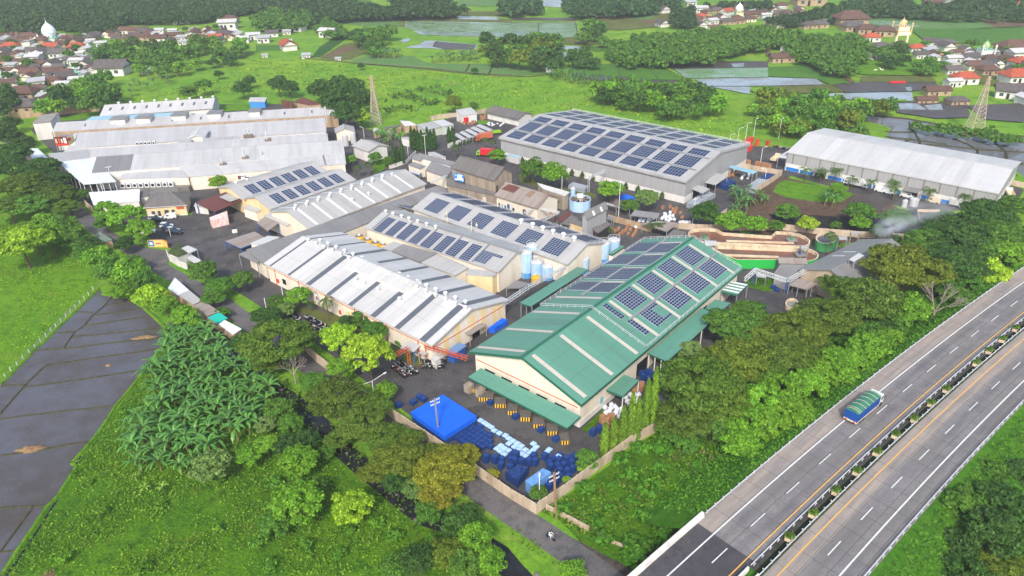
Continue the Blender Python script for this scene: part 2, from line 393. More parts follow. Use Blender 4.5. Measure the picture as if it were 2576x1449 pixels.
# ---- factory yard, street, stream
yard=[(120,470),(150,400),(80,330),(90,300),(300,262),(540,262),(860,262),(905,320),(1010,345),(1050,315),(1150,292),(1200,285),(1320,292),(1500,300),(1850,365),(1990,372),(2560,470),(2576,478),
(2545,530),(2300,530),(1990,442),(1900,500),(1850,570),(1880,600),(2060,610),(2200,640),(2040,780),(1860,800),(1700,1000),(1630,1065),(1365,1288),(1240,1205),(960,990),(830,890),(700,800),(420,620),(300,560)]
patch('factory_yard',yard,.02,g_asphalt)
street=[(-60,300),(60,380),(130,455),(190,527),(262,590),(350,637),(425,687),(500,727),(562,765),(630,815),(700,866),(784,925),(881,1000),(1000,1085),(1110,1165),(1219,1242),(1290,1292),(1375,1348),(1463,1410),(1600,1515),(1800,1680)]
ribbon('street',street,5.4,.03,g_road)
ribbon('street_verge',Q(2,3,(60,850),(250,960),(450,1060),(680,1180),(900,1300),(1200,1449)),3.0,.026,terrain('gravel_verge',[s2l((112,104,98)),s2l((92,86,80)),s2l((70,64,58)),s2l((86,100,56))],.2,1.0,4,bump=.5))
patch('gate_apron',Q(0,1,(1290,990),(1480,1045),(1690,1070),(1700,1200),(1480,1230)),.034,g_road)
stream=[(520,800),(587,894),(650,945),(700,985),(756,1020),(784,1049),(830,1090),(869,1137),(919,1182),(969,1220),(1019,1262),(1069,1300),(1131,1320),(1190,1352),(1256,1395),(1290,1437),(1350,1500),(1480,1600)]
ribbon('stream',stream,4.2,.028,m_dark)
patch('bare_field',c6((620,960),(960,760),(1060,740),(2120,1000),(2576,1100))+[(2290,540),(2240,570),(2200,610),(2060,612),(1900,590),(1860,575),(1885,520)],.026,g_earth)
patch('burnt_ground',Q(3,1,(0,700),(420,715),(700,730),(1150,700),(1500,650),(1750,660),(1600,960),(1000,920),(480,870),(160,860)),.03,g_black)
patch('grass_plot',c6((960,830),(1080,790),(1750,900),(2100,1000),(1900,1120),(1500,1110),(1050,1040),(880,960)),.034,g_lush)
patch('dark_plot',c6((2120,1010),(2576,1090),(2576,1250),(2000,1160)),.034,g_mud)
patch('grass',Q(0,1,(1180,640),(1450,600),(1480,720),(1420,735),(1260,660)),.03,g_lush)
patch('grass',Q(0,1,(1700,725),(1940,690),(1930,712),(1770,728)),.03,g_lush)
patch('grass',c4((350,130),(620,230),(900,330),(1400,400),(1520,440),(1500,500),(1100,420),(540,300),(345,250)),.03,g_olive)
patch('grass',c5((1190,1170),(1340,1130),(1620,1160),(1600,1330),(1500,1345),(1230,1270)),.03,g_rough)
patch('grass',Q(1,2,(260,150),(480,200),(860,280),(1380,590),(1780,680),(1660,800),(1500,740),(1050,480),(720,380),(380,215)),.03,g_olive)
patch('grass',Q(2,2,(690,1430),(930,1210),(960,1260),(760,1449)),.03,g_rough)
patch('grass',c3((1540,300),(1660,280),(1760,300),(1740,340),(1600,350)),.03,g_lush)
patch('grass',c3((0,830),(280,830),(290,920),(140,1040),(0,1100)),.03,g_rough)
patch('grass',Q(0,0,(200,1290),(230,1200),(620,1180),(1000,1100),(1000,1160),(860,1200),(560,1225)),.03,g_lush)
patch('grass',Z6(760,340,(150,320),(230,220),(690,200),(800,235),(780,290)),.03,g_lush)
# ---- distant fields
FZ=.03
def fld(kind,*pts_list):
 mats=dict(rice=g_rice,rice2=g_rice2,crop=g_crop,olive=g_olive,soil=g_soil,mud=g_mud,water=m_far,onion=m_onion,riceW=m_riceW,lush=g_lush)
 global FZ
 for P in pts_list:
  FZ+=.012;patch({'rice':'rice_field','rice2':'young_rice_field','crop':'crop_field','olive':'dry_grass_field','soil':'bare_field','mud':'mud_field','water':'flooded_field','onion':'flooded_rows_field','riceW':'seedling_field','lush':'grass_field'}[kind],P,FZ,mats[kind])
fld('crop',Q(1,0,(560,575),(640,470),(830,350),(950,350),(870,420),(640,580)))
fld('rice',Q(1,0,(0,520),(0,450),(260,450),(260,510)),Q(1,0,(540,170),(810,165),(740,225),(560,225)))
fld('olive',Q(1,0,(640,585),(880,440),(1050,420),(1130,520),(960,600),(820,605)))
fld('soil',Q(1,0,(660,570),(890,470),(1040,480),(880,530),(760,575)))
fld('rice2',Q(1,0,(950,610),(1180,540),(1400,570),(1560,560),(1740,640),(2150,640),(2576,650),(2576,755),(2200,735),(1700,680),(1100,640)),Q(2,0,(0,640),(200,670),(380,705),(380,735),(200,750),(0,762)))
fld('olive',Q(1,0,(760,230),(850,190),(1300,200),(1500,190),(2576,190),(2576,370),(1500,270),(1400,270)))
fld('rice2',Q(1,0,(760,225),(830,195),(1400,205),(1480,240),(1380,268),(1080,262)))
fld('onion',Q(1,0,(1500,285),(1500,205),(2576,225),(2576,372),(2200,360),(1900,350)),Q(2,0,(0,225),(270,225),(660,225),(665,368),(400,372),(0,360)))
fld('mud',Q(1,0,(820,195),(900,155),(1400,170),(2030,160),(2030,185),(1300,200)),Q(2,0,(0,175),(640,180),(640,210),(0,205)))
fld('water',Q(1,0,(2030,160),(2440,170),(2440,200),(2020,190)),Q(1,0,(1580,310),(2576,330),(2576,372),(1900,360),(1650,345)),Q(2,0,(0,300),(290,320),(260,362),(0,355)),
Q(1,0,(1440,410),(1520,385),(1560,395),(1500,430)),Q(1,0,(1490,480),(1640,450),(1700,408),(1840,412),(2230,450),(2200,500),(1900,495),(1760,485)),
Q(2,0,(285,0),(545,0),(540,78),(300,60)),Q(2,0,(480,462),(690,465),(680,500),(500,498)),Q(2,0,(500,525),(590,530),(570,585),(520,585)),Q(2,0,(1000,520),(1090,515),(1090,545),(1010,575)))
fld('mud',Q(1,0,(1800,415),(2220,450),(2190,495),(1900,495),(1780,470)))
fld('olive',Q(2,0,(680,180),(930,140),(1550,95),(1620,170),(1580,265),(1100,305),(760,290)),Q(1,0,(1900,120),(2576,110),(2576,160),(1900,150)))
fld('soil',Q(2,0,(1290,205),(1560,195),(1560,240),(1380,245)),Q(2,0,(680,170),(950,160),(940,200),(700,200)))
fld('rice2',Q(2,0,(1090,135),(1500,110),(1400,190),(1200,190)),Q(1,0,(1900,60),(2576,60),(2576,0),(2050,0)))
fld('rice',Q(2,0,(700,485),(1000,455),(1010,500),(850,518)),Q(1,0,(900,0),(1150,0),(1150,20),(1000,25)),Q(1,0,(1330,0),(1760,0),(1700,25),(1400,30)))
fld('olive',Q(2,0,(480,380),(660,370),(1000,400),(1000,440),(700,450),(480,440)))
fld('rice',Q(2,0,(560,650),(740,650),(1060,640),(1480,640),(1700,770),(1760,805),(1350,800),(1080,770),(560,742)))
fld('mud',Q(2,0,(560,745),(1080,772),(1350,803),(1800,812),(1700,860),(1300,835),(760,800)),Q(2,0,(1470,635),(2100,615),(2576,615),(2576,680),(1630,690)))
fld('riceW',Q(2,0,(1630,692),(1890,690),(2576,680),(2576,775),(1740,785)))
fld('water',Q(2,0,(1830,795),(2576,780),(2576,862),(1960,868)),Q(2,0,(1990,872),(2400,872),(2390,945),(2100,890)),Q(3,0,(0,778),(490,792),(560,850),(0,862)),
Q(2,0,(2200,640),(2340,635),(2330,672),(2230,675)))
fld('rice',Q(3,0,(0,672),(370,660),(560,700),(770,790),(800,830),(640,852),(490,788),(0,768)))
fld('olive',Q(3,0,(50,870),(640,852),(780,920),(380,938),(60,930)),Q(3,0,(940,765),(1640,762),(1700,830),(930,822)),Q(3,0,(1850,745),(2350,760),(2300,860),(1900,800)))
fld('mud',Q(3,0,(660,850),(930,825),(1680,832),(1760,885),(1400,918),(800,932)),Q(3,0,(2000,1060),(2576,1035),(2576,1230),(2200,1200)),Q(3,0,(1260,1030),(2010,1030),(2030,1180),(1700,1190),(1300,1130)))
fld('water',Q(3,0,(390,945),(760,938),(1200,928),(1450,925),(1460,1020),(1240,1000),(860,1000),(500,990)),Q(3,0,(1380,880),(1440,870),(1450,912),(1400,910)),Q(3,0,(1290,1040),(1500,1040),(1600,1105),(1330,1100)),Q(3,0,(1570,1060),(1740,1045),(1760,1105),(1620,1105)))
fld('lush',Q(3,0,(770,725),(860,620),(1000,600),(1300,630),(1640,720),(1490,758),(1000,750)),Q(3,0,(1230,1002),(1400,1000),(1400,1022),(1270,1022)))
fld('rice2',Q(3,0,(800,180),(1000,140),(1130,122),(1460,170),(1800,240),(1900,290),(1440,290),(1000,250)),Q(3,0,(1800,235),(2130,215),(2290,275),(1900,290)))
fld('riceW',Q(3,0,(1000,205),(1300,210),(1540,265),(1420,275),(1010,240)))
fld('rice',Q(3,0,(990,160),(1300,158),(1400,190),(1040,195)),Q(3,0,(1430,292),(2300,285),(2576,270),(2576,450),(2230,445),(1960,430),(1560,395)),Q(3,0,(1650,185),(2100,210),(1800,235),(1640,220)))
fld('soil',Q(3,0,(2120,200),(2576,225),(2576,265),(2300,275),(2200,240)))
bigp=Q(3,0,(970,1150),(1400,1190),(2000,1300),(2576,1380))+Q(3,0,(2900,1449))+Q(3,1,(2576,330),(2480,250),(1700,100),(1120,0))+Q(3,0,(1290,1449),(1190,1370),(1240,1290),(1130,1250),(990,1220))
patch('flooded_field',bigp,.03,pondmat('grey_paddy_water',s2l((112,116,124)),s2l((98,92,88)),.08,.035))
mb=MB()
for l in(Q(3,0,(1190,1325),(1480,1330)),Q(3,0,(1180,1370),(1500,1410),(1800,1449)),Q(3,0,(1430,1230),(1430,1290),(1480,1330),(1520,1400),(1530,1449)),Q(3,0,(1370,1449),(1390,1410),(1440,1395)),
Q(3,0,(2000,1330),(2280,1400),(2576,1430)),Q(3,0,(2290,1380),(2290,1449)),Q(3,0,(1880,1395),(2010,1449)),Q(3,1,(1600,0),(2100,50),(2576,80)),Q(3,1,(2010,0),(2110,60),(2080,150)),Q(3,1,(2310,0),(2400,80),(2410,220)),
Q(3,1,(1370,0),(1410,40)),Q(3,1,(1580,70),(1760,75),(1850,125)),Q(3,1,(2410,185),(2576,195)),Q(3,1,(2440,280),(2500,320)),Q(3,0,(970,1150),(1400,1190),(2000,1300),(2576,1370)),
Q(3,0,(650,850),(860,990)),Q(3,0,(430,930),(480,980)),Q(3,0,(1250,930),(1400,1020)),Q(3,0,(1350,830),(1400,910),(1460,920)),Q(3,0,(0,768),(220,775),(490,790),(600,845)),Q(3,0,(140,800),(240,860)),Q(3,0,(0,860),(220,858),(560,850)),
Q(3,0,(290,600),(470,680),(760,770),(850,830)),Q(3,0,(1510,1035),(1640,1110)),Q(3,0,(1740,1040),(1900,1110)),Q(3,0,(2260,1050),(2400,1120)),Q(3,0,(2300,1130),(2576,1130)),Q(3,0,(1000,1100),(1800,1115),(2020,1160)),
Q(2,0,(740,650),(720,750)),Q(2,0,(1060,640),(1085,770)),Q(2,0,(1390,700),(1470,800)),Q(2,0,(1480,640),(1640,700),(1750,785)),Q(2,0,(1830,640),(1930,750)),Q(2,0,(2140,630),(2200,705)),Q(2,0,(2470,640),(2576,690)),
Q(2,0,(1640,690),(2576,680)),Q(2,0,(1890,712),(2576,708)),Q(2,0,(1740,780),(2576,778)),Q(2,0,(2190,780),(2330,870),(2440,930)),Q(2,0,(1990,868),(2576,862)),Q(2,0,(2340,710),(2430,775)),
Q(2,0,(270,225),(265,330)),Q(2,0,(640,225),(660,360)),Q(2,0,(0,225),(640,225)),Q(1,0,(1500,205),(2576,225)),Q(1,0,(1680,270),(1740,290)),Q(1,0,(1950,300),(2100,320)),
Q(1,0,(2150,640),(2110,720)),Q(1,0,(2380,650),(2340,745)),Q(1,0,(1100,640),(1700,685),(2200,737),(2576,757)),Q(1,0,(1780,470),(1830,412))):
 P=GP(l,.3);ribbon_mb(mb,P,1.1,.3 if False else.10,.35,wob=.25)
struct('field_bunds',mb,m_bund)
mb=MB()
for k in range(9):
 v=235+k*15
 ribbon_mb(mb,GP(Q(1,0,(1500+k*28,v),(2576,v+9)),.1),1.3,.62,.2,wob=.3)
 ribbon_mb(mb,GP(Q(2,0,(0,v+3),(655,v+6)),.1),1.3,.62,.2,wob=.3)
struct('planting_beds',mb,g_rice2)
ribbon('path',Q(1,0,(430,575),(760,605),(1000,630),(1700,690),(2200,740),(2576,762))+Q(2,0,(180,765),(400,735)),1.6,.62,g_soil)
ribbon('path',Q(2,0,(2290,490),(2576,470))+Q(3,0,(0,560),(280,605),(480,680),(780,775),(860,830)),3.0,.62,g_soil)
ribbon('village_street',Q(0,0,(330,330),(380,470),(430,570),(470,640),(480,720)),5,.1,g_road)
# ==== THE HIGHWAY (raised on a bank)
HZ=6.0
HC=(1.16540587e-03,9.47433946e-01,-5.61167861e+01)
def hx(y):return HC[0]*y*y+HC[1]*y+HC[2]
def hpt(y,off,z=HZ):
 dx=2*HC[0]*y+HC[1];n=Vector((1,-dx,0)).normalized()
 return Vector((hx(y)+n.x*off,y+n.y*off,z))
YS=[20+k*4 for k in range(66)]
def hstrip(mb,o0,o1,z0,z1,y0=20,y1=280,m=0,step=4):
 n=max(1,int((y1-y0)/step));ys=[y0+(y1-y0)*k/n for k in range(n+1)]
 mb.strip([hpt(y,o0,z0)for y in ys],[hpt(y,o1,z1)for y in ys],m)
def concmat():
 b=NB('highway_concrete');u=b.uv();p=b.pos()
 n1=b.noise(b.uv((.12,1.2,1)),.5,5,.7);n2=b.noise(p,.25,5,.7);n3=b.noise(p,2.5,3)
 a=b.mix(b.ramp(n1,.35,.7),s2l((132,129,130)),s2l((108,105,106)));a=b.mix(b.ramp(n2,.45,.7),a,s2l((142,138,134)))
 a=b.mix(b.ramp(n3,.5,.9),a,s2l((84,82,84)))
 sx=b.n('ShaderNodeSeparateXYZ');b.l(u,sx.inputs[0])
 def joint(out,period,wd,off=0.):
  d=b.n('ShaderNodeMath',operation='ADD');d.inputs[1].default_value=off;b.l(out,d.inputs[0])
  m=b.n('ShaderNodeMath',operation='PINGPONG');m.inputs[1].default_value=period/2;b.l(d.outputs[0],m.inputs[0])
  c=b.n('ShaderNodeMath',operation='LESS_THAN');c.inputs[1].default_value=wd;b.l(m.outputs[0],c.inputs[0]);return c.outputs[0]
 fl=b.n('ShaderNodeMath',operation='FLOOR');mu=b.n('ShaderNodeMath',operation='MULTIPLY');mu.inputs[1].default_value=1/10.;b.l(sx.outputs[0],mu.inputs[0]);b.l(mu.outputs[0],fl.inputs[0])
 fl2=b.n('ShaderNodeMath',operation='FLOOR');mu2=b.n('ShaderNodeMath',operation='MULTIPLY');mu2.inputs[1].default_value=1/3.3;b.l(sx.outputs[1],mu2.inputs[0]);b.l(mu2.outputs[0],fl2.inputs[0])
 cb=b.n('ShaderNodeCombineXYZ');b.l(fl.outputs[0],cb.inputs[0]);b.l(fl2.outputs[0],cb.inputs[1])
 wn=b.n('ShaderNodeTexWhiteNoise');b.l(cb.outputs[0],wn.inputs[0])
 a=b.mix(b.ramp(wn.outputs['Value'],.3,1.3),a,s2l((120,116,112)))
 pg=b.n('ShaderNodeMath',operation='PINGPONG');pg.inputs[1].default_value=1.62;ad=b.n('ShaderNodeMath',operation='ADD');ad.inputs[1].default_value=-.4;b.l(sx.outputs[1],ad.inputs[0]);b.l(ad.outputs[0],pg.inputs[0])
 ml=b.n('ShaderNodeMath',operation='MULTIPLY');b.l(b.ramp(pg.outputs[0],.5,1.5),ml.inputs[0]);b.l(b.ramp(b.noise(b.uv((.03,.4,1)),.8,4),.3,.65),ml.inputs[1])
 a=b.mix(ml.outputs[0],a,b.mix(.4,a,s2l((70,68,70))))
 sh=b.n('ShaderNodeMath',operation='LESS_THAN');sh.inputs[1].default_value=3.5;b.l(sx.outputs[1],sh.inputs[0]);a=b.mix(sh.outputs[0],a,b.mix(b.ramp(n1,.3,.7),a,s2l((172,158,146))))
 a=b.mix(b.ramp(b.noise(b.uv((.5,1,1)),1.6,2,.4),.72,.78),a,b.mix(.5,a,(.02,.02,.02)))
 a=b.mix(joint(sx.outputs[0],5.0,.05),a,b.mix(.55,a,(.02,.02,.02)));a=b.mix(joint(sx.outputs[1],3.3,.05),a,b.mix(.6,a,(.02,.02,.02)))
 b.col(a);b.b.inputs['Roughness'].default_value=.75;b.b.inputs['Specular IOR Level'].default_value=.3;return b.m
m_hw=concmat()
m_deck=terrain('bridge_asphalt',[s2l((92,90,94)),s2l((84,82,86)),s2l((76,74,78)),s2l((98,96,98))],.1,.6,4,rough=.8,bump=.1,bd=.02)
m_white=dirty('white_road_paint',s2l((226,226,224)),s2l((150,150,148)),1.5,.6,.4)
m_yellow=dirty('yellow_road_paint',s2l((236,178,84)),s2l((170,130,80)),1.5,.6,.4)
m_rail=dirty('galvanised_rail',s2l((200,204,210)),s2l((120,124,130)),1.5,.45,.5)
m_wall=dirty('white_concrete',s2l((232,230,226)),s2l((150,146,140)),.6,.7,.5)
m_pier=dirty('grey_concrete',s2l((150,148,144)),s2l((90,86,80)),.6,.8)
BY=86.0
mb=MB();hstrip(mb,-3.6,7.7,HZ,HZ,BY-1,280);hstrip(mb,10.0,21.1,HZ,HZ,80,280);struct('highway',mb,m_hw)
mb=MB();hstrip(mb,-3.6,7.7,HZ,HZ,20,BY-1);hstrip(mb,10.0,21.1,HZ,HZ,20,80)
for o in(-3.6,7.7,10.0,21.1):hstrip(mb,o,o,HZ-1.6,HZ,20,BY-1)
struct('bridge_deck',mb,m_deck)
mb=MB()
for o0,o1 in((-3.6,7.7),(10,21.1)):mb.strip([hpt(BY-3,o0,HZ-6),hpt(BY-3,o0,HZ)],[hpt(BY-3,o1,HZ-6),hpt(BY-3,o1,HZ)])
mb.strip([hpt(BY-3,-3.62,0),hpt(BY-3,-3.62,HZ)],[hpt(BY+4,-3.62,0),hpt(BY+4,-3.62,HZ)])
struct('bridge_abutment',mb,m_pier)
mb=MB();hstrip(mb,-3.6,-5.0,HZ,HZ-.4,BY-3,280);hstrip(mb,-5.0,-8.5,HZ-.4,3.2,BY-3,280);hstrip(mb,-8.5,-14.5,3.2,.025,BY-3,280);hstrip(mb,21.1,23.0,HZ,HZ-.4,60,280);hstrip(mb,23,36,HZ-.4,.03,60,280)
hstrip(mb,7.7,8.85,HZ-.0,HZ-.5,80,280);hstrip(mb,8.85,10.0,HZ-.5,HZ,80,280)
struct('highway_bank',mb,terrain('bank_grass',[s2l((92,146,36)),s2l((78,132,34)),s2l((58,106,28)),s2l((104,142,44))],.06,.5,2.5,bump=.8,bd=.4))
mb=MB()
hstrip(mb,-.12,.12,HZ+.006,HZ+.006);hstrip(mb,17.9,18.15,HZ+.006,HZ+.006)
s_=0;y=20.
while y<275:
 ds=math.sqrt(1+(2*HC[0]*y+HC[1])**2);y2=y+4.3/ds
 mb.strip([hpt(y,3.15,HZ+.006),hpt(y2,3.15,HZ+.006)],[hpt(y,3.33,HZ+.006),hpt(y2,3.33,HZ+.006)]);mb.strip([hpt(y+2.5,14.75,HZ+.006),hpt(y2+2.5,14.75,HZ+.006)],[hpt(y+2.5,14.93,HZ+.006),hpt(y2+2.5,14.93,HZ+.006)])
 y+=11.2/ds
struct('white_lane_markings',mb,m_white)
mb=MB();hstrip(mb,6.42,6.62,HZ+.006,HZ+.006);hstrip(mb,11.46,11.66,HZ+.006,HZ+.006);struct('yellow_edge_lines',mb,m_yellow)
mb=MB();hstrip(mb,7.7,9.9,HZ+.0,HZ+.0,84,280);struct('median_strip',mb,terrain('median_concrete',[s2l((96,94,92)),s2l((80,78,76)),s2l((58,58,54)),s2l((70,80,52))],.2,1,4,bump=.3))
mb=MB()
for y in range(84,280,1):pass
hstrip(mb,8.75,9.55,HZ+.02,HZ+.02,84,280);struct('median_ditch',mb,terrain('ditch_weeds',[s2l((36,54,26)),s2l((26,38,22)),s2l((20,26,18)),s2l((52,72,30))],.3,1.5,5,bump=.8))
def guard(off,y0,y1,label,side):
 base=hpt(y0,off,HZ);t=thing('guard_rail',label,'guard rail',base,'steel guard rails of the highway')
 mb=MB();n=int((y1-y0)/4);ys=[y0+(y1-y0)*k/n for k in range(n+1)]
 for o0,o1,z0,z1 in((0,.07,.52,.60),(.07,.07,.6,.68),(.07,.0,.68,.76),(0,-.06,.76,.76),(-.06,-.06,.52,.76)):
  mb.strip([hpt(y,off+o0,HZ+z0)for y in ys],[hpt(y,off+o1,HZ+z1)for y in ys])
 mb.build('rail',m_rail,t)
 pm=MB();pm.box((0,0,0),(.14,.14,.7));pm.box((.11*side,0,.5),(.18,.12,.2));me=pm.data('post',m_rail)
 k=0;y=y0+.5
 while y<y1-.5 and k<98:
  ds=math.sqrt(1+(2*HC[0]*y+HC[1])**2);o=bpy.data.objects.new('post',me);C.objects.link(o);o.parent=t;p=hpt(y,off+.14*side,HZ)
  o.location=p-base;o.rotation_euler=(0,0,math.atan2(1,2*HC[0]*y+HC[1])-math.pi/2);y+=2.4/ds;k+=1
guard(-3.3,BY+.5,215,'steel guard rail on the grassy left edge of the highway',-1)
guard(7.9,84,215,'steel guard rail on the left side of the planted median',1)
guard(9.8,60,205,'steel guard rail on the right side of the planted median',-1)
guard(20.8,55,180,'steel guard rail on the right outer edge of the highway above the trees',1)
mb=MB()
for o0,o1,z0,z1 in((-3.95,-3.85,0,.95),(-3.85,-3.35,.95,.95),(-3.35,-3.2,.95,.0)):hstrip(mb,o0,o1,HZ+z0,HZ+z1,20,BY+.3)
mb.strip([hpt(BY+.3,-3.95,HZ),hpt(BY+.3,-3.85,HZ+.95)],[hpt(BY+.3,-3.2,HZ),hpt(BY+.3,-3.35,HZ+.95)])
tag(mb.build('bridge_parapet',m_wall),'wide white concrete parapet on the left edge of the bridge','parapet')
mb=MB()
for s0 in(7.9,9.7):
 for o0,o1,z0,z1 in((-.2,-.15,0,.9),(-.15,.15,.9,.9),(.15,.2,.9,.0)):hstrip(mb,s0+o0,s0+o1,HZ+z0,HZ+z1,20,83.5)
tag(mb.build('median_parapet',m_wall),'pair of white concrete parapets along the bridge median at the lower edge','parapet')
# ==== FACTORY BUILDINGS
r_white=metalroof('white_sheet_roof',s2l((202,201,200)),s2l((136,134,132)),.5)
r_bright=metalroof('bright_sheet_roof',s2l((208,207,206)),s2l((150,148,146)),.5)
r_pale=metalroof('pale_grey_sheet_roof',s2l((192,191,192)),s2l((134,132,132)),.45)
r_warm=metalroof('cream_sheet_roof',s2l((184,183,182)),s2l((130,126,120)),.5)
r_grey=metalroof('grey_sheet_roof',s2l((140,138,138)),s2l((96,94,94)),.6)
r_dark=metalroof('dark_asbestos_roof',s2l((118,114,112)),s2l((66,62,60)),.7,.8)
r_green=metalroof('green_sheet_roof',s2l((96,152,132)),s2l((92,116,104)),.7,.5,rib=.1)
r_greend=plain('green_trim',s2l((44,104,82)),.5)
r_rust=metalroof('rusty_sheet_roof',s2l((158,150,144)),s2l((112,78,58)),.95,.8)
r_maroon=metalroof('maroon_sheet_roof',s2l((110,66,62)),s2l((84,58,54)),.5,.7)
r_snow=metalroof('clean_white_roof',s2l((228,236,244)),s2l((190,200,212)),.3)
r_cyan=metalroof('light_blue_roof',s2l((150,196,216)),s2l((170,190,200)),.3)
w_cream=dirty('cream_wall',s2l((240,230,212)),s2l((178,158,136)),.25,.8,.45)
w_yellow=dirty('yellow_wall',s2l((232,208,162)),s2l((180,152,114)),.3,.8,.4)
w_white=dirty('white_wall',s2l((226,224,220)),s2l((150,144,136)),.3,.8,.4)
w_tan=dirty('tan_brick_wall',s2l((186,160,132)),s2l((128,104,84)),.5,.85,.7)
def corrwall(name,c,c2,amt=.5,per=1.2):
 b=NB(name);u=b.uv();wv=b.n('ShaderNodeTexWave');wv.bands_direction='X';wv.inputs['Scale'].default_value=.32/per;b.l(u,wv.inputs['Vector'])
 n=b.noise(b.uv((.8,.06,1)),.8,5,.7);a=b.mix(b.ramp(n,.4,.75),c,b.mix(amt,c,c2));a=b.mix(b.ramp(wv.outputs['Fac'],.0,.5),b.mix(.2,a,c2),a)
 b.col(a);b.b.inputs['Roughness'].default_value=.6;return b.m
w_clad=corrwall('grey_cladding',s2l((168,168,170)),s2l((134,134,134)))
w_old=corrwall('weathered_cladding',s2l((168,158,144)),s2l((112,84,62)),.9)
w_band=plain('dark_translucent_band',s2l((128,124,116)),.5)
w_blue=dirty('blue_paint',s2l((36,128,214)),s2l((30,90,160)),.5,.5,.3)
m_sky=metalroof('translucent_strip',s2l((206,198,186)),s2l((150,130,108)),.6,.5)
m_skyd=dirty('dark_roof_strip',s2l((98,103,112)),s2l((74,78,86)),1.0,.4,.6,.3,(1,1,1))
m_skyl=dirty('pale_roof_strip',s2l((232,233,234)),s2l((200,200,200)),.5,.5,.3)
m_panel=plain('solar_cell',s2l((26,44,80)),.38,0,.2)
m_frame=plain('panel_frame',s2l((176,184,196)),.4,.1)
m_steel=plain('white_steel',s2l((214,216,218)),.5)
m_grey=plain('grey_steel',s2l((140,142,146)),.5)
m_dk=plain('dark_opening',s2l((34,34,38)),.8)
m_glass=plain('window_glass',s2l((60,74,88)),.1,0,.6)
m_orange=plain('orange_steel',s2l((196,92,60)),.6)
m_redp=plain('red_paint',s2l((206,44,48)),.5)
m_bluep=plain('blue_steel',s2l((40,92,170)),.5)
class Shed:pass
def ray_plane(px,P0,n):
 o=Vector((0,0,CAMH));d=Vector(_f+_rt*(px[0]-CX)/FPX-_up*(px[1]-CY)/FPX)
 return o+d*((P0-o).dot(n)/d.dot(n))
def shed(name,label,A,B,R1,R2,he,hr,roof,wall,group=None,oh=.6,fascia=None,fh=.35,band=None,px=True,cat='factory hall',gable_oh=.5,far=True,square=True):
 """gabled hall: A-B one eave (near), R1-R2 the ridge; the far eave mirrors the near one"""
 a,b_,r1,r2=(G(*A,he),G(*B,he),G(*R1,hr),G(*R2,hr))if px else(A,B,R1,R2)
 u=(b_-a).normalized();
 if square:
  v0=(r1-a)+(r2-b_);v0.z=0;v0-=u*v0.dot(u);v0*=.5
  r1=Vector((a.x+v0.x,a.y+v0.y,hr));r2=Vector((b_.x+v0.x,b_.y+v0.y,hr))
 d=Vector((2*r1.x-a.x,2*r1.y-a.y,he));c=Vector((2*r2.x-b_.x,2*r2.y-b_.y,he))
 s=Shed();s.a,s.b,s.c,s.d,s.r1,s.r2=a,b_,c,d,r1,r2;s.he,s.hr=he,hr;s.L=(b_-a).length;s.u=u
 cen=(a+b_+c+d)/4;cen.z=0
 t=thing(name,label,cat,cen,group);s.t=t
 th=.18;mb=MB();sl=(Vector((r1.x,r1.y,hr))-a).length
 for(e0,e1)in((a,b_),(c,d)):
  p0,p1=(r1,r2)if e0 is a else(r2,r1)
  mb.poly([e0,e1,p1,p0],0,[(0,0),(s.L,0),(s.L,sl),(0,sl)])
  dn=Vector((0,0,-th));mb.poly([p0+dn,p1+dn,e1+dn,e0+dn],1)
  mb.poly([e0+Vector((0,0,-fh)),e1+Vector((0,0,-fh)),e1,e0],1)
 for(e0,rr,e1)in((a,r1,d),(b_,r2,c)):
  dn=Vector((0,0,-fh));q=[(e0,rr),(rr,e1)]
  for k0,k1 in q:mb.poly([k0,k1,k1+dn,k0+dn]if e0 is a else[k0+dn,k1+dn,k1,k0],1)
 s.roof=mb.build('roof',[roof,fascia or roof],t)
 v=(d-a);W=v.length;v/=W;oh=min(oh,W*.1);go=min(gable_oh,s.L*.05)
 k=(hr-he)/(W/2);s.v=v;s.W=W
 wa,wb,wc,wd=a+u*go+v*oh,b_-u*go+v*oh,c-u*go-v*oh,d+u*go-v*oh
 h1=he+k*oh-th-.02;z=lambda p,h:Vector((p.x,p.y,h));m1,m2=(wa+wd)/2,(wb+wc)/2;hm=hr-th-.02
 wb0=0.0;wm=MB()
 if band:
  bh,bmat=band;wb0=bh
  bm=MB();q=[z(wa-v*.06-u*.06,0),z(wb-v*.06+u*.06,0),z(wc+v*.06+u*.06,0),z(wd+v*.06-u*.06,0)]
  bm.prism(q,0,bh,0);bm.build('base_wall',bmat,t)
 wm.poly([z(wa,wb0),z(wb,wb0),z(wb,h1),z(wa,h1)],0,[(0,0),(s.L,0),(s.L,h1),(0,h1)])
 wm.poly([z(wc,wb0),z(wd,wb0),z(wd,h1),z(wc,h1)],0,[(0,0),(s.L,0),(s.L,h1),(0,h1)])
 wm.poly([z(wd,wb0),z(wa,wb0),z(wa,h1),z(m1,hm),z(wd,h1)],0,[(0,0),(W,0),(W,h1),(W/2,hm),(0,h1)])
 wm.poly([z(wb,wb0),z(wc,wb0),z(wc,h1),z(m2,hm),z(wb,h1)],0,[(0,0),(W,0),(W,h1),(W/2,hm),(0,h1)])
 s.wall=wm.build('wall',wall,t);s.wa,s.wb,s.wc,s.wd=wa,wb,wc,wd
 rm=MB();up=Vector((0,0,.12));e=v*.45
 dz=Vector((0,0,-.45*k+.06))
 rm.poly([r1-e+dz,r2-e+dz,r2+up,r1+up]);rm.poly([r2+e+dz,r1+e+dz,r1+up,r2+up]);rm.build('ridge_cap',fascia or roof,t)
 s.k=k;return s
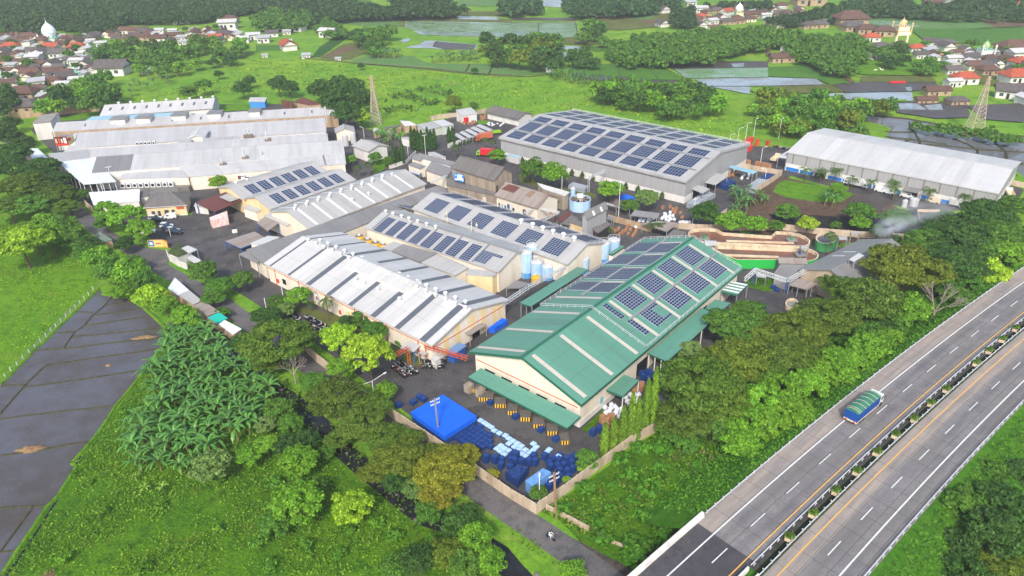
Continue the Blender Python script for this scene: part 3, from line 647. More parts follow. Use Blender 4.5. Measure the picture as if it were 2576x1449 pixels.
def P_(s,f,t,side=0,lift=0.):
 """point on a slope: f 0..1 along, t 0..1 eave to ridge; side 0 near, 1 far"""
 e0,e1=(s.a,s.b)if side==0 else(s.d,s.c);e=e0.lerp(e1,f);r=s.r1.lerp(s.r2,f);p=e.lerp(r,t);return p+Vector((0,0,lift))
def ST(s,px,side=0):
 e0=s.a if side==0 else s.d;n=(s.r1-e0).cross(s.u).normalized()
 p=ray_plane(px,e0,n);d=p-e0;r=s.r1-e0;f=d.dot(s.u)/s.L;t=d.dot(r.normalized())/r.length;return f,t
def strips(s,fs,w,mat,side=0,t0=.0,t1=.97,name='skylight_strip',lift=.05):
 for f in fs:
  h=w/2/s.L;mb=MB();q=[P_(s,f-h,t0,side,lift),P_(s,f+h,t0,side,lift),P_(s,f+h,t1,side,lift),P_(s,f-h,t1,side,lift)]
  L=(q[0]-q[3]).length
  if side:q=q[::-1]
  mb.poly(q,0,[(0,0),(w,0),(w,L),(0,L)]);mb.build(name,mat,s.t)
def vents(s,fs,t=.93,side=0,scale=1.0):
 global VENT
 for f in fs:
  o=bpy.data.objects.new('roof_vent',VENT);C.objects.link(o);o.parent=s.t;o.location=P_(s,f,t,side)-wloc(s.t);o.scale=(scale,)*3
vm=MB();vm.cyl((0,0,-.3),.34,.75,8);vm.lathe((0,0,.4),[(.34,0),(.56,.12),(.62,.35),(.5,.6),(.2,.74),(0,.78)],10);VENT=vm.data('roof_vent',m_steel)
def walk(s,side,f0,t0,f1,t1,w=.7,name='walkway',mat=None):
 mb=MB();a,b_=P_(s,f0,t0,side,.22),P_(s,f1,t1,side,.22);mb.bar(a,b_,w,0,.08);mb.build(name,mat or m_grey,s.t)
def rail(parent,pts,h=1.0,step=3.0,mat=None,name='handrail',t=.07):
 mb=MB()
 for a,b_ in zip(pts[:-1],pts[1:]):
  n=max(1,int((b_-a).length/step))
  for k in range(n+1):p=a.lerp(b_,k/n);mb.bar(p,p+Vector((0,0,h)),t)
  for q in(h,h*.5):mb.bar(a+Vector((0,0,q)),b_+Vector((0,0,q)),t)
 return mb.build(name,mat or m_steel,parent)
def solar(s,side,quad,nx,ny,label,group='solar panel blocks on the factory roofs',fine=True,px=True,holes=()):
 """quad = photo points of the block on this slope; cells nx along, ny up the slope"""
 if px:st=[ST(s,q,side)for q in quad]
 else:st=quad
 f0,f1=min(q[0]for q in st),max(q[0]for q in st);t0,t1=min(q[1]for q in st),max(q[1]for q in st)
 if px:
  ff=sorted(q[0]for q in st);tt=sorted(q[1]for q in st);f0,f1=(ff[0]+ff[1])/2,(ff[2]+ff[3])/2;t0,t1=(tt[0]+tt[1])/2,(tt[2]+tt[3])/2
 c=P_(s,(f0+f1)/2,(t0+t1)/2,side,.1)
 t=thing('solar_array',label,'solar array',c,group)
 o=P_(s,f0,t0,side,.14);U=P_(s,f1,t0,side,.14)-o;V=P_(s,f0,t1,side,.14)-o;n=U.cross(V).normalized();n=n if n.z>0 else-n
 mb=MB()
 cells=[(i,j)for i in range(nx)for j in range(ny)if(i,j)not in holes]
 du,dv=U/nx,V/ny
 def slab(a,u_,v_):
  q=[a,a+u_,a+u_+v_,a+v_];q=q if(q[1]-q[0]).cross(q[2]-q[0]).z>0 else q[::-1];lo=[x-n*.12 for x in q]
  mb.poly(q);[mb.poly([lo[i],lo[(i+1)%4],q[(i+1)%4],q[i]])for i in range(4)]
 if not holes:slab(o,U,V)
 else:
  for i,j in cells:slab(o+du*i+dv*j,du,dv)
 mb.build('frame',m_frame,t)
 g1,g2=.06,.06*du.length/dv.length
 def cell(mb,i,j):
  q=[o+du*(i+g1)+dv*(j+g2),o+du*(i+1-g1)+dv*(j+g2),o+du*(i+1-g1)+dv*(j+1-g2),o+du*(i+g1)+dv*(j+1-g2)]
  if(q[1]-q[0]).cross(q[3]-q[0]).z<0:q=q[::-1]
  mb.poly([p+n*.02 for p in q])
 if fine:
  pm=MB();cell(pm,0,0);org=o.copy();me=pm.data('panel',m_panel,org)
  for i,j in cells:
   ob=bpy.data.objects.new('panel',me);C.objects.link(ob);ob.parent=t;ob.location=(o+du*i+dv*j)-c
 else:
  pm=MB()
  for i,j in cells:cell(pm,i,j)
  pm.build('panels',m_panel,t)
 return t
def lerpq(qa,qb,k):return[(a[0]+(b[0]-a[0])*k,a[1]+(b[1]-a[1])*k)for a,b in zip(qa,qb)]
def row(s,side,qa,qb,n,nx,ny,lab,fine=True,skip=()):
 A=[ST(s,q,side)for q in qa];B=[ST(s,q,side)for q in qb]
 def box(S):ff=sorted(q[0]for q in S);tt=sorted(q[1]for q in S);return(ff[0]+ff[1])/2,(ff[2]+ff[3])/2,(tt[0]+tt[1])/2,(tt[2]+tt[3])/2
 a,b_=box(A),box(B);t0,t1=(a[2]+b_[2])/2,(a[3]+b_[3])/2;w=((a[1]-a[0])+(b_[1]-b_[0]))/2
 for k in range(n):
  if k in skip:continue
  m=(a[0]+a[1])/2*(1-k/(n-1))+(b_[0]+b_[1])/2*(k/(n-1));f0,f1=m-w/2,m+w/2
  solar(s,side,[(f0,t0),(f1,t0),(f1,t1),(f0,t1)],nx,ny,lab%ORD[k],fine=fine,px=False)
def wallbox(s,wall,f0,f1,z0,z1,mat,name,depth=.08,parent=None):
 """a door, window or poster on a wall: 'n' near, 'f' far, 'l' A end, 'r' B end"""
 a,b_={'n':(s.wa,s.wb),'f':(s.wc,s.wd),'l':(s.wd,s.wa),'r':(s.wb,s.wc)}[wall]
 d=(b_-a);d.z=0;L=d.length;d/=L;n=Vector((d.y,-d.x,0));p,q=a+d*L*f0,a+d*L*f1;mb=MB()
 pts=[p-n*.05,q-n*.05,q+n*depth,p+n*depth];mb.prism(pts,z0,z1,0);return mb.build(name,mat,parent or s.t)
def canopy(label,quad,hs,mat,posts=True,fascia=None,fh=.25,group=None,name='canopy',cat='canopy',under=None,pm=None,npost=2,nearonly=False,walls=None,wh0=0):
 """roof sheet on four photo points at heights hs, on posts or on walls"""
 if isinstance(hs,(int,float)):hs=[hs]*4
 P=[G(*q,h)for q,h in zip(quad,hs)]
 if(P[1]-P[0]).cross(P[2]-P[0]).z<0:P=P[::-1]
 c=sum(P,Vector())/4;c.z=0;t=thing(name,label,cat,c,group);mb=MB()
 L,W=(P[1]-P[0]).length,(P[3]-P[0]).length;mb.poly(P,0,[(0,0),(L,0),(L,W),(0,W)]);dn=Vector((0,0,-.1));mb.poly([p+dn for p in P][::-1],1)
 for i in range(4):j=(i+1)%4;mb.poly([P[i]-Vector((0,0,fh)),P[j]-Vector((0,0,fh)),P[j],P[i]],1)
 mb.build('roof',[mat,fascia or mat],t);t_=t
 if walls:
  wm=MB();Q_=[p.lerp(c+Vector((0,0,p.z)),min(.12,.4/max(1,(p-c).length)*1.2))for p in P]
  for i in range(4):
   j=(i+1)%4;a,b_=Q_[i],Q_[j];LL=(b_-a).length
   wm.poly([Vector((a.x,a.y,wh0)),Vector((b_.x,b_.y,wh0)),Vector((b_.x,b_.y,P[j].z-.12)),Vector((a.x,a.y,P[i].z-.12))],0,[(0,0),(LL,0),(LL,b_.z),(0,a.z)])
  wm.build('wall',walls,t)
 elif posts:
  pmx=pm or m_grey
  for i in range(4):
   j=(i+1)%4
   if nearonly and i not in(0,):continue
   for k in range(npost):
    p=P[i].lerp(P[j],k/npost);p=p.lerp(c+Vector((0,0,p.z)),.04);m=MB();m.box((p.x,p.y,0),(.22,.22,p.z-.12));m.build('post',pmx,t)
 t['_']=1;del t['_'];cn=Shed();cn.P=P;cn.t=t;cn.c=c;return cn
def block(cn,i,f0,f1,z0,z1,mat,name,depth=.1,push=.0):
 """door/window on wall i of a canopy-with-walls building"""
 P,c=cn.P,cn.c;Q_=[p.lerp(c+Vector((0,0,p.z)),min(.12,.4/max(1,(p-c).length)*1.2))for p in P]
 a,b_=Q_[i],Q_[(i+1)%4];a=Vector((a.x,a.y,0));b_=Vector((b_.x,b_.y,0));d=(b_-a).normalized();n=Vector((d.y,-d.x,0));L=(b_-a).length
 p,q=a+d*L*f0,a+d*L*f1;mb=MB();mb.prism([p-n*.05,q-n*.05,q+n*(depth+push),p+n*(depth+push)],z0,z1);return mb.build(name,mat,cn.t)
# ---- green-roofed hall
def q22(*p):return Q(2,2,*p)
gr=shed('warehouse','largest hall in front, green ribbed roof with white strips and cream walls',(1463,1018),(1870,675),(1307,902),(1735.5,602),7.2,12.4,r_green,w_cream,fascia=r_greend,fh=.7,oh=1.0,gable_oh=1.0,cat='warehouse')
fs=[ST(gr,q,0)[0]for q in Q(2,2,(172,645),(465,455),(730,270),(960,115))+Q(2,1,(1190,1400),(1390,1255),(1590,1120),(1765,1000))]
strips(gr,fs,1.1,m_sky,0,.04,.93);strips(gr,fs,1.1,m_sky,1,.04,.93)
G_='on green roof near slope'
pa='block of solar panels, upper row %s, '%G_;pb='block of solar panels, lower row %s, '%G_
solar(gr,0,Q(2,2,(1018,100),(1170,-5),(1370,110),(1215,235)),7,8,pa+'nearest the camera')
solar(gr,0,Q(2,1,(1240,1395),(1395,1297),(1580,1410),(1430,1515)),7,8,pa+'second of four')
solar(gr,0,c5((-150,985),(45,850),(325,1005),(110,1165)),7,8,pa+'third of four')
solar(gr,0,c5((115,790),(310,660),(590,825),(385,965)),7,8,pa+'farthest away')
solar(gr,0,Q(2,2,(1260,260),(1415,140),(1620,270),(1465,390)),7,8,pb+'L shaped',holes=[(i,j)for i in range(4,7)for j in range(1,6)])
solar(gr,0,Q(2,2,(1475,95),(1630,-15),(1815,100),(1680,220)),7,8,pb+'second of four')
solar(gr,0,c5((180,1205),(395,1050),(680,1215),(465,1375)),7,8,pb+'third of four')
solar(gr,0,c5((455,995),(640,850),(925,1000),(745,1160)),7,8,pb+'farthest away')
solar(gr,0,Q(2,2,(903,182),(945,158),(1140,292),(1100,318)),2,7,'narrow double line of solar panels near the green ridge')
solar(gr,0,Q(2,2,(1148,345),(1187,318),(1390,440),(1355,478)),2,7,'narrow double line of solar panels low on the green roof near slope')
lq=[Q(2,1,(1145,1085),(1235,995),(1460,1000),(1370,1090)),Q(2,1,(1370,1095),(1470,1002),(1690,1005),(1570,1100)),Q(2,1,(960,1210),(1070,1115),(1290,1118),(1190,1215)),Q(2,1,(1185,1215),(1300,1120),(1510,1125),(1390,1230)),
Q(2,1,(750,1350),(870,1240),(1090,1245),(970,1355)),Q(2,1,(965,1360),(1100,1250),(1310,1260),(1170,1375)),Q(2,1,(570,1470),(680,1385),(880,1390),(780,1475)),Q(2,1,(780,1478),(910,1395),(1100,1410),(960,1510))]
for k,q in enumerate(lq):solar(gr,1,q,7,8,'solar block, far slope of green roof, %s pair from far end, %s side'%(ORD[k//2],('eave','ridge')[k%2]))
walk(gr,0,ST(gr,(1573,798),0)[0],.5,.985,.5);walk(gr,1,.43,.5,.985,.5)
f3=(fs[2]+fs[3])/2-.02
rail(gr.t,[P_(gr,f3,.02,0,0),P_(gr,f3,.98,0,0),P_(gr,f3,.98,1,0),P_(gr,f3,.02,1,0)],.9,2.2)
rail(gr.t,[P_(gr,f3,.02,0,0),P_(gr,.99,.02,0,0),P_(gr,.99,.99,0,0),P_(gr,.99,.02,1,0),P_(gr,f3,.02,1,0)],.9,2.2)
wallbox(gr,'l',.02,.98,5.0,5.12,m_orange,'pipe',.15)
wallbox(gr,'n',.10,.115,1.6,3.2,plain('teal_poster',s2l((120,190,200))),'poster')
wallbox(gr,'n',.0,.28,0,1.6,w_white,'base_wall',.1);wallbox(gr,'n',.62,.635,0,3.5,m_dk,'doorway')
wallbox(gr,'l',.0,1.,0,1.0,w_white,'plinth',.1)
for k in range(5):wallbox(gr,'l',.1+.17*k,.2+.17*k,1.0,3.6,m_dk,'loading_door',.12)
for k in range(3):wallbox(gr,'n',.3+.2*k,.36+.2*k,.2,3.8,m_dk,'loading_door',.1)
cg=canopy('long green canopy along the front gable of the green hall',Q(1,2,(2135,895),(2262,805))+Q(2,2,(690,1290),(555,1410)),[4.0,4.9,4.9,4.0],r_green,False,r_greend,.5)
for k in range(5):
 p,q=cg.P[0].lerp(cg.P[3],.12+.19*k),cg.P[1].lerp(cg.P[2],.12+.19*k)
canopy('long green canopy on the tree side of the green hall',Q(2,2,(1365,655),(1560,740),(2080,272),(1905,200)),[5.6,5.0,5.0,5.6],r_green,True,r_greend,.25,npost=3,pm=m_steel)
canopy('small green canopy over the side door next to the white sacks',Q(2,2,(930,1015),(1115,1090),(1280,930),(1110,865)),[4.2,3.8,3.8,4.2],r_green,True,r_greend,.5,npost=1,pm=m_steel)
canopy('green canopy between the long canopy and the striped one',Q(2,2,(1945,205),(2085,250),(2200,150),(2040,115)),[4.6,4.2,4.2,4.6],r_green,True,r_greend,.3,npost=1)
cs=canopy('green canopy with four white stripes at the far corner of the green hall',c5((820,1335),(1065,1390),(1230,1230),(975,1180)),[4.8,4.4,4.4,4.8],r_green,True,r_greend,.5,npost=1)
sm=MB()
for k in range(4):
 f=.12+.24*k;A_,B_,C_,D_=[cs.P[0].lerp(cs.P[1],x)for x in(f,f+.1)]+[cs.P[3].lerp(cs.P[2],x)for x in(f+.1,f)]
 A_,B_,C_,D_=cs.P[0].lerp(cs.P[3],f),cs.P[0].lerp(cs.P[3],f+.12),cs.P[1].lerp(cs.P[2],f+.12),cs.P[1].lerp(cs.P[2],f)
 q=[p+Vector((0,0,.03))for p in(A_,D_,C_,B_)]
 if(q[1]-q[0]).cross(q[2]-q[0]).z<0:q=q[::-1]
 sm.poly(q)
sm.build('white_stripes',m_skyl,cs.t)
canopy('narrow green canopy on the tank side of the green hall',Q(2,2,(75,150),(190,185))+Q(2,1,(770,1262),(660,1235)),[5.0,5.4,5.4,5.0],r_green,True,r_greend,.3,npost=2)
canopy('short dark green roof beside the two far blue silos',c4((1700,1330),(1890,1205),(1940,1225),(1760,1345)),6.6,r_green,False,r_greend,.5,walls=w_cream)
# ---- white hall in front of it
wh=shed('factory_hall','long hall in front, white roof crossed by dark strips, nearest to the banana plantation',(663,662),(1086.5,869.5),(757.8,593.5),(1185,776),6.0,9.6,r_bright,w_cream,gable_oh=.8)
sfs=[ST(wh,q,0)[0]for q in Q(1,1,(520,960),(745,1055),(985,1155),(1195,1310))+Q(1,2,(1025,0),(1430,0),(1775,45),(2080,160))]
s0,s1=ST(wh,Q(1,1,(525,958))[0],0)[0],ST(wh,Q(1,2,(2080,165))[0],0)[0]
print('WH strips',[round(x,3)for x in sfs])
for k in range(8):
 f=s0+(s1-s0)*k/7;wdt=(.8,1.0,1.9,1.6,1.6,1.9,1.8,2.1)[k]
 strips(wh,[f],wdt,m_skyd,0,.0,.97,'dark_strip');strips(wh,[f],wdt,m_skyd,1,.0,.97,'dark_strip')
vents(wh,[.06+.055*k for k in range(6)]+[.58+.05*k for k in range(9)],.94,0);vents(wh,[.1+.055*k for k in range(6)]+[.6+.05*k for k in range(8)],.9,1)
vents(wh,[.47,.52,.6,.72],.55,0,.9)
mf0,mf1=ST(wh,Q(1,1,(1000,1165))[0],0)[0],ST(wh,Q(1,1,(1600,1425))[0],0)[0]
mm=MB();lf=.9
e=[P_(wh,mf0,.72,0,lf),P_(wh,mf1,.72,0,lf),P_(wh,mf1,1,0,lf+.1),P_(wh,mf0,1,0,lf+.1),P_(wh,mf1,.85,1,lf),P_(wh,mf0,.85,1,lf)]
mm.poly([e[0],e[1],e[2],e[3]],0,[(0,0),(30,0),(30,4),(0,4)]);mm.poly([e[3],e[2],e[4],e[5]],0,[(0,0),(30,0),(30,4),(0,4)])
for a_,b_ in((0,1),(4,5)):mm.poly([e[a_]-Vector((0,0,lf)),e[b_]-Vector((0,0,lf)),e[b_],e[a_]],1)
for tri in((0,3,5),(1,2,4)):mm.poly([e[i]for i in tri]+[e[tri[2]]-Vector((0,0,lf)),e[tri[0]]-Vector((0,0,lf))],1)
mm.build('roof_monitor',[r_bright,w_white],wh.t)
wallbox(wh,'n',.0,1.,4.6,4.72,m_orange,'pipe',.12)
for f in(.05,.22,.4,.58,.76,.93):wallbox(wh,'n',f,f+.004,0,5.2,m_orange,'drain_pipe',.12)
wallbox(wh,'n',.1,.125,1.5,3.2,m_dk,'window');wallbox(wh,'n',.06,.072,1.0,2.2,m_redp,'fire_box',.2);wallbox(wh,'n',.48,.49,1.0,2.2,m_redp,'fire_box',.2);wallbox(wh,'n',.93,.938,.3,2.2,m_redp,'fire_box',.2)
for f in(.15,.3,.5,.65,.8,.88):wallbox(wh,'r',f,f+.06,.5,7.2 if.25<f<.7 else 5.6,plain('pale_yellow_stripe',s2l((238,214,160))),'painted_stripe',.03)
wallbox(wh,'r',.52,.62,0,3.4,m_dk,'loading_door',.1);wallbox(wh,'r',.02,.98,4.4,4.52,m_orange,'pipe',.14)
def disc_on(s,wall,f,z,r,mat,name,n=20,lift=.1):
 a,b_={'n':(s.wa,s.wb),'r':(s.wb,s.wc)}[wall];d=(b_-a);d.z=0;L=d.length;d/=L;nn=Vector((d.y,-d.x,0));c=a+d*L*f+nn*lift;c.z=z;mb=MB()
 mb.poly([c+d*math.cos(2*math.pi*k/n)*r+Vector((0,0,math.sin(2*math.pi*k/n)*r))for k in range(n)]);return mb.build(name,mat,s.t)
fe=.335
disc_on(wh,'n',fe,3.0,1.35,plain('emblem_blue',s2l((70,130,190))),'emblem',lift=.06);disc_on(wh,'n',fe,3.0,1.1,plain('emblem_white',s2l((235,235,230))),'emblem',lift=.08)
disc_on(wh,'n',fe+.004,2.6,.5,plain('emblem_red',s2l((190,60,50))),'emblem',lift=.1);disc_on(wh,'n',fe,3.9,.4,plain('emblem_gold',s2l((220,160,60))),'emblem',lift=.1)
wallbox(wh,'n',.52,.555,2.0,3.4,plain('pale_notice',s2l((240,226,170))),'notice',.06);wallbox(wh,'n',.53,.548,2.5,2.8,plain('notice_text',s2l((214,170,60))),'notice_text',.08)
# ---- solar halls
s3=shed('factory_hall','hall with nine solar blocks beside the yellow round tanks, white ridge walkway',(916,572),(1254,684),(980,530),(1297,640),7.0,9.6,r_warm,w_cream)
row(s3,0,Q(1,1,(1190,855),(1360,722),(1435,750),(1265,880)),Q(1,1,(2010,1165),(2170,1025),(2275,1060),(2105,1200)),8,4,9,'solar block on the near slope beside the yellow tanks, %s from the tank end')
lastf=[ST(s3,q,0)[0]for q in Q(1,1,(2190,1180),(2300,1072),(2430,1110),(2280,1210))]
solar(s3,0,Q(1,1,(2190,1180),(2300,1072),(2500,1140),(2380,1235)),7,9,'L shaped solar block at the silo end near the yellow tanks',holes=[(i,j)for i in range(4,7)for j in range(0,7)])
row(s3,1,[(1008,512),(1040,510),(1075,523),(1050,525)],[(1225,590),(1260,588),(1285,606),(1258,604)],7,5,8,'dark solar block on the slope facing away, %s from the far left end')
strips(s3,[ST(s3,q,0)[0]for q in Q(1,1,(1350,700),(1565,800),(1800,880),(2040,965),(2310,1050))],.5,m_skyd,0,.05,.95,'dark_strip')
vents(s3,[.03,.09,.16,.22,.29,.36,.43],.96,0);walk(s3,0,.0,1.0,1.0,1.0,1.0)
s4=shed('factory_hall','hall with six large solar blocks between the brown barn and the silos',(1035,525),(1428,665.5),(1083,486),(1485,613),7.0,10.0,r_warm,w_cream)
row(s4,0,Q(1,1,(1655,665),(1805,550),(1970,605),(1810,722)),c4((710,1270),(900,1090),(1130,1165),(930,1350)),6,7,9,'large solar block on the slope facing the silos, %s from the far left end')
row(s4,1,[(1112,489),(1150,486),(1178,500),(1142,503)],[(1450,600),(1480,588),(1512,603),(1480,612)],7,6,5,'dark solar block beside the pipe rail behind the ridge, %s from the left',fine=False)
vents(s4,[.62,.69,.75,.81,.87,.93],.97,0,1.3);rail(s4.t,[P_(s4,0,.02,1),P_(s4,1,.02,1),P_(s4,1,.98,1)],.9,3)
s6=shed('factory_hall','front one of two twin solar roofs behind the maroon canopy',(679,527),(896.5,452),(644,491),(861,428),6.0,8.4,r_warm,w_yellow)
row(s6,0,Q(1,1,(118,520),(215,492),(315,570),(222,605)),Q(1,1,(728,325),(805,303),(905,375),(820,405)),6,3,6,'solar block on the front twin roof behind the maroon canopy, %s from the left')
s7=shed('factory_hall','rear one of two twin solar roofs next to the white wall with posters',(612,502),(829,434),(574,468),(796,407),6.0,8.4,r_warm,w_yellow)
row(s7,0,[(612,470),(632,461),(660,481),(640,491)],Q(1,1,(480,250),(560,223),(655,290),(560,318)),6,3,6,'solar block on the rear twin roof near the posters, %s from the left')
vents(s7,[.1,.22],.9,1)
s5=shed('factory_hall','wide hall with plain cream roof, pale strips and round vents along the ridge',(776,574.7),(1074,462),(726,527),(1019,427.5),6.5,9.6,r_warm,w_cream,gable_oh=.6)
strips(s5,[.07+.115*k for k in range(8)],.9,m_skyl,0,.03,.95,'pale_strip');strips(s5,[.07+.115*k for k in range(8)],.8,m_skyl,1,.03,.95,'pale_strip')
vents(s5,[.05+.09*k for k in range(10)],.93,0);vents(s5,[.08+.09*k for k in range(9)],.93,1);vents(s5,[.42,.56],.45,0)
# ---- grey warehouse and white warehouse
s8=shed('warehouse','huge grey clad warehouse with three rows of solar blocks in front of the meadow',(1254,345),(1727,456),(1333,283),(1800,377),9.0,13.0,r_warm,w_clad,band=(2.6,w_white),fh=.8,fascia=r_warm,cat='warehouse',oh=.9)
for side in(0,1):
 for rw,(t0,t1,ny)in enumerate(((.06,.30,3),(.36,.68,5),(.74,.93,2))):
  for k in range(9):
   f0=.03+.106*k;solar(s8,side,[(f0,t0),(f0+.082,t0),(f0+.082,t1),(f0,t1)],6,ny,'solar block on grey warehouse, %s, %s row up, %s from left'%(('near slope','far slope')[side],ORD[rw],ORD[k]),fine=(side==0),px=False)
for t in(.33,.71):walk(s8,0,.01,t,.99,t,.8)
for side in(0,1):rail(s8.t,[P_(s8,0,.02,side),P_(s8,1,.02,side)],.8,4,t=.1)if side else None
rail(s8.t,[P_(s8,1,.02,1),P_(s8,1,.98,1)],.9,3)
canopy('pale sheet canopy on the gable of the grey warehouse, middle one',Q(2,1,(1940,385),(2050,410),(2170,325),(2055,288)),[4.2,3.8,3.8,4.2],r_warm,True,None,.2,npost=1)
canopy('small sheet canopy at the near corner of the grey warehouse',Q(2,1,(1805,450),(1920,495),(1990,450),(1880,412)),[4.2,3.8,3.8,4.2],r_warm,True,None,.2,npost=1)
canopy('light blue canopy at the far corner of the grey warehouse gable',c6((215,590),(270,560),(650,655),(580,690)),[4,4,3.8,3.8],r_cyan,True,None,.2,npost=1)
for f in(.12,.33):wallbox(s8,'r',f,f+.1,0,3.6,m_dk,'loading_door',.12)
mw=shed('warehouse','long white roofed warehouse with blue and white base wall by the flooded field',(1979,382),(2513,487),(2019,333),(2550,422),7.6,10.6,r_bright,w_clad,band=(3.0,w_white),cat='warehouse',fh=.4,oh=.3)
for k in range(13):wallbox(mw,'n',.03+.073*k,.036+.073*k,3.1,7.3,w_band,'cladding_strip',.05)
for k in range(13):
 if k in(2,8):continue
 wallbox(mw,'n',.005+.0765*k,.075+.0765*k,.15,1.5,w_blue,'blue_band',.14)
for k in range(14):wallbox(mw,'n',.0+.0765*k-.001,.003+.0765*k,0,3.1,m_steel,'pilaster',.3)
for k,f in((0,.165),(1,.62)):
 wallbox(mw,'n',f,f+.055,0,2.8,m_dk,'loading_door',.15)
 a_,b_=mw.wa.lerp(mw.wb,f-.006),mw.wa.lerp(mw.wb,f+.062);o_=-mw.v;P4=[Vector((a_.x,a_.y,3.6)),Vector((b_.x,b_.y,3.6)),Vector((b_.x,b_.y,3.2))+o_*4,Vector((a_.x,a_.y,3.2))+o_*4]
 mb=MB();mb.poly(P4[::-1]if(P4[1]-P4[0]).cross(P4[2]-P4[0]).z<0 else P4);mb.poly([p-Vector((0,0,.15))for p in P4]);[mb.poly([P4[i]-Vector((0,0,.2)),P4[(i+1)%4]-Vector((0,0,.2)),P4[(i+1)%4],P4[i]])for i in range(4)];mb.build('door_canopy',r_grey,mw.t)
canopy('white side roof at the left end of the blue and white warehouse',c6((955,440),(1085,460),(1105,365),(1085,350)),[4.6,5.2,6,6],r_bright,True,None,.15,npost=1)
# ---- long left complex
def c1(*p):return Z6(120,340,*p)
def c2(*p):return Z6(760,340,*p)
def mono(label,A,B,R1,R2,he,hr,roof,wall,group='long parallel roofs of the left complex',name='factory_hall',cat='factory hall',**k):
 return canopy(label,[A,B,R2,R1],[he,he,hr,hr],roof,False,k.pop('fascia',None),k.pop('fh',.35),group,name,cat,walls=wall,**k)
L1=shed('factory_hall','rearmost pale roof of the left complex with nine small skylights',c1((1020,378))[0],c2((150,264))[0],c1((1060,224))[0],c2((185,106))[0],5.5,8.0,r_bright,w_white,group='long parallel roofs of the left complex')
for k in range(9):f=.07+.107*k;strips(L1,[f],1.1,m_skyd,0,.42,.72,'skylight')
vents(L1,[.13+.107*k for k in range(9)],.98,0,1.2);wallbox(L1,'n',.8,.84,1,3.2,m_dk,'window')
mono('low light blue roof in front of the rearmost pale roof',*c1((815,443)),*c1((2250,395)),*c1((905,390)),*c1((2250,325)),5.0,5.4,r_cyan,w_white)
L2=mono('long grey roof with five square roof boxes and a vertical duct',*c1((305,617)),*c2((2050,358)),*c1((372,478)),*c2((2036,230)),6.2,8.4,r_pale,w_tan)
sk=MB()
def onmono(cn,f,t,lift=.06):return cn.P[0].lerp(cn.P[1],f).lerp(cn.P[3].lerp(cn.P[2],f),t)+Vector((0,0,lift))
def monorient(cn):
 """f runs left to right along the low edge"""
 return cn
for k in range(9):
 f=.1+.1*k;mb=MB();q=[onmono(L2,f,.35),onmono(L2,f+.006,.35),onmono(L2,f+.006,.65),onmono(L2,f,.65)];mb.poly(q);mb.build('skylight',m_skyd,L2.t)
for i,(x0,y0,x1,y1)in enumerate((c1((1210,490))[0]+c1((1440,590))[0],c1((1590,465))[0]+c1((1815,570))[0],c1((2130,430))[0]+c1((2350,530))[0],c2((95,400))[0]+c2((300,500))[0],c2((715,408))[0]+c2((885,468))[0])):
 a_,b_=G(x0+1,y1,4.5),G(x1-1,y1-1.5,4.5);d=(b_-a_).normalized();n=Vector((-d.y,d.x,0));mb=MB();mb.prism([a_,b_,b_+n*6,a_+n*6],4.5,9.3,0);mb.build('roof_box',w_white,L2.t)
 mb=MB();mb.prism([a_-d*.4-n*.5,b_+d*.4-n*.5,b_+d*.4+n*6.4,a_-d*.4+n*6.4],9.3,9.5,0);mb.build('roof_box_lid',r_grey,L2.t)
L3=mono('long pale roof with a small raised gable in the middle of the left complex',*c1((640,862)),*c2((1868,612)),*c1((692,634)),*c2((1846,410)),7.2,9.6,r_pale,w_white)
L4=mono('pale roof with a brown stained exhaust stack in the left complex',*c1((865,1003)),*c2((1897,752)),*c1((905,878)),*c2((1882,640)),8.4,9.6,r_pale,w_white)
L5=mono('widest bright roof of the left complex with grey end sheets',*c1((900,1243)),*c2((2145,945)),*c1((975,1000)),*c2((2112,746)),7.0,8.6,r_white,w_white)
L6=mono('front roof of the left complex above the white wall with posters',*c1((2380,1300)),*c2((2165,1100)),*c1((2200,1135)),*c2((2145,948)),5.6,6.9,r_white,w_cream)
mb=MB();q=[onmono(L5,f,t,.07)for f,t in((.0,0),(.145,0),(.145,1),(.0,1))];mb.poly(q,0,[(0,0),(18,0),(18,14),(0,14)]);mb.build('grey_sheets',r_grey,L5.t)
mb=MB();q=[onmono(L6,f,t,.07)for f,t in((.86,0),(.872,0),(.872,1),(.86,1))];mb.poly(q);mb.build('seam',r_grey,L6.t)
canopy('large white open canopy at the left front corner of the left complex',c1((770,1402),(1262,1360),(950,1008),(390,1076)),[6.4,6.4,7.0,7.0],r_snow,True,None,.5,npost=5,pm=m_steel)
canopy('cream open canopy behind the large white one, left end of the complex',c1((390,1075),(955,1005),(905,885),(235,950)),[7.0,7.0,7.1,7.1],r_warm,True,None,.4,npost=4,pm=m_steel)
canopy('small white canopy roof behind the cream canopy',c1((470,930),(900,888),(690,830),(560,830)),6.9,r_bright,False,None,.3,npost=1)
ann=canopy('low annex with nine outdoor air conditioners along its ledge',c1((1305,1335),(2370,1302),(2390,1185),(1380,1238)),[5.2,5.2,6.0,6.0],r_pale,False,None,.3,walls=w_cream,name='annex',cat='annex')
i_=min(range(4),key=lambda i:(ann.P[i]+ann.P[(i+1)%4]).y);e0,e1=ann.P[i_].copy(),ann.P[(i_+1)%4].copy();e0.z=e1.z=2;on_=Vector(((e1-e0).y,-(e1-e0).x,0)).normalized();mb=MB();q=[e0,e1,e1+on_*2.6,e0+on_*2.6]
mb.prism(q,0,2.0);mb.build('ledge',dirty('stained_concrete',s2l((130,124,116)),s2l((84,80,76)),.5,.8),ann.t)
